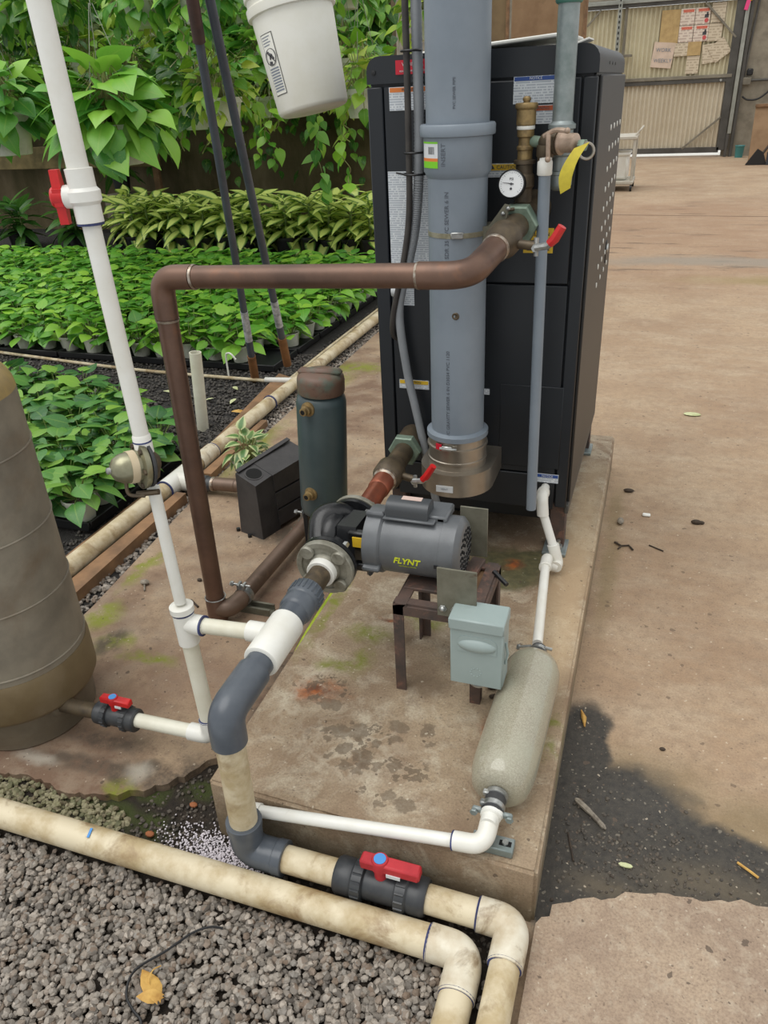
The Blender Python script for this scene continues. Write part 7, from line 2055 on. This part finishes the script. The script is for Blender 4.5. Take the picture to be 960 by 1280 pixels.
for i, (lv_, *p) in enumerate(rows):
    j = (1, 3, 4, 0, 1, 3, 2)[i % 7]
    row = 'nearest' if p[1] < 5.6 else 'second' if p[1] < 6.8 else 'third' if p[1] < 7.9 else 'farthest'
    tone = 'dark' if j in (1, 3) else 'lime' if j == 2 else 'mid'
    cnt[(row, lv_)] = c = cnt.get((row, lv_), -1) + 1
    bk_[j].put(p, (0, 0, random.uniform(0, 6.28)), random.uniform(.95, 1.15), '%s green hanging pothos, %s hanging row, %s level, %s from the tank end' % (tone, row, ('lower', 'upper')[lv_], ORD[c]), 'crowded hanging baskets')

# the single vine hanging under the bucket, and others down the mossy wall
hv = thing('hanging_vine', 'long pothos vine hanging down below the tilted white bucket before the mossy wall', 'vine', (-2.88, 6.5, .72))
ORIG[hv.name] = Vector((-2.88, 6.5, .72))
mb = MB(); mb.tube([(-2.86, 6.5, 1.38), (-2.86, 6.5, 3.3)], .0025, 4); mb.build('hanger_wire', 'string', hv)
st_, sv = vine(hv, (-2.86, 6.5, 1.40), .70, 16, .12, 'leaf_big', .03, 'stem', 5)
for q in sv: add_leaf('big', hv, tuple(Vector(q[0]) - ORIG[hv.name]), *q[1:])
for k, (x, y, z0, ln) in enumerate(((-3.45, 7.0, 1.4, .45), (-4.35, 8.7, 1.5, .7), (-2.45, 6.3, 1.4, .6), (-2.3, 7.2, 1.45, .75), (-3.9, 8.9, 1.5, .55), (-5.0, 8.6, 1.5, .6))):
    o = thing('hanging_vine', ('short vine trailing under the pot left of the bucket', 'vine trailing low before the pale part of the mossy wall', 'vine trailing between the bucket and the boiler', 'vine trailing close beside the boiler edge', 'thin vine against the mossy wall behind the poles', 'vine hanging at the tank end of the mossy wall')[k], 'vine', (x, y, z0 - ln))
    mb = MB(); mb.tube([(x, y, z0 - .02), (x + .01, y, 3.3)], .0025, 4); mb.build('hanger_wire', 'string', o)
    st_, sv = vine(o, (x, y, z0), ln, 10, .12, 'leaf', .05, 'stem', 30 + k)
    for q in sv: add_leaf('pothos', o, tuple(Vector(q[0]) - ORIG[o.name]), *q[1:])
# creeper on the wall and a leafy mass above it
def creeper(name, n, x0, x1, z0, z1, y0, y1, L, m, label, power=1.0):
    yaw = rng.uniform(-2.6, -.5, n) - PI / 2
    z = z0 + (z1 - z0) * rng.random(n) ** power
    P = np.c_[rng.uniform(x0, x1, n), rng.uniform(y0, y1, n), z]
    R = rotm(yaw, rng.uniform(-1.3, -.2, n), rng.uniform(-.5, .5, n)) * rng.uniform(L * .7, L * 1.2, n)[:, None, None]
    v, f, uv = scatter(*TM['heart'][:2], R, P, TM['heart'][2])
    return tag(np_mesh(name, v, f, m, uv=uv, kind='stuff'), label, 'creeper')
creeper('wall_creeper', 7000, -12, -3.0, 1.35, 3.6, 8.95, 9.20, .15, 'leaf_dark', 'dense dark creeper leaves covering the upper mossy wall', .8)
creeper('wall_creeper', 110, -6.5, -3.05, .6, 1.35, 9.12, 9.18, .13, 'leaf_dark', 'scattered creeper leaves on the bare lower mossy wall', .6)

# ---- small potted plant behind the black box
o = thing('potted_plant', 'small variegated plant in a pale pot behind the black box', 'plant', (-1.625, 2.72, 0))
ORIG[o.name] = Vector((0, 0, 0))
P_lathe('pot', 'pot_clear', o, (0, 0, 0), Z_, [(.052, 0), (.072, .095), (.077, .097), (.078, .108), (.072, .108), (.066, .09), (.01, .088)], 24)
P_lathe('soil', 'soil', o, (0, 0, 0), Z_, [(.064, .082), (.064, .092), (.01, .096)], 18)
random.seed(5)
s_ = pothos_spots(30, 0, .11, .185, .045, .065, .068) + [((.0, .0, .21), 2.2, .7, 0, .06), ((-.02, 0, .24), 1.6, 1.0, 0, .06), ((-.035, .0, .20), 3.3, .4, 0, .06), ((.04, .0, .21), .3, .4, 0, .055)]
stems(o, s_, 'vine_stem', .002, .09)
for q in s_: add_leaf('var', o, *q)
ORIG[o.name] = Vector((-1.625, 2.72, 0))
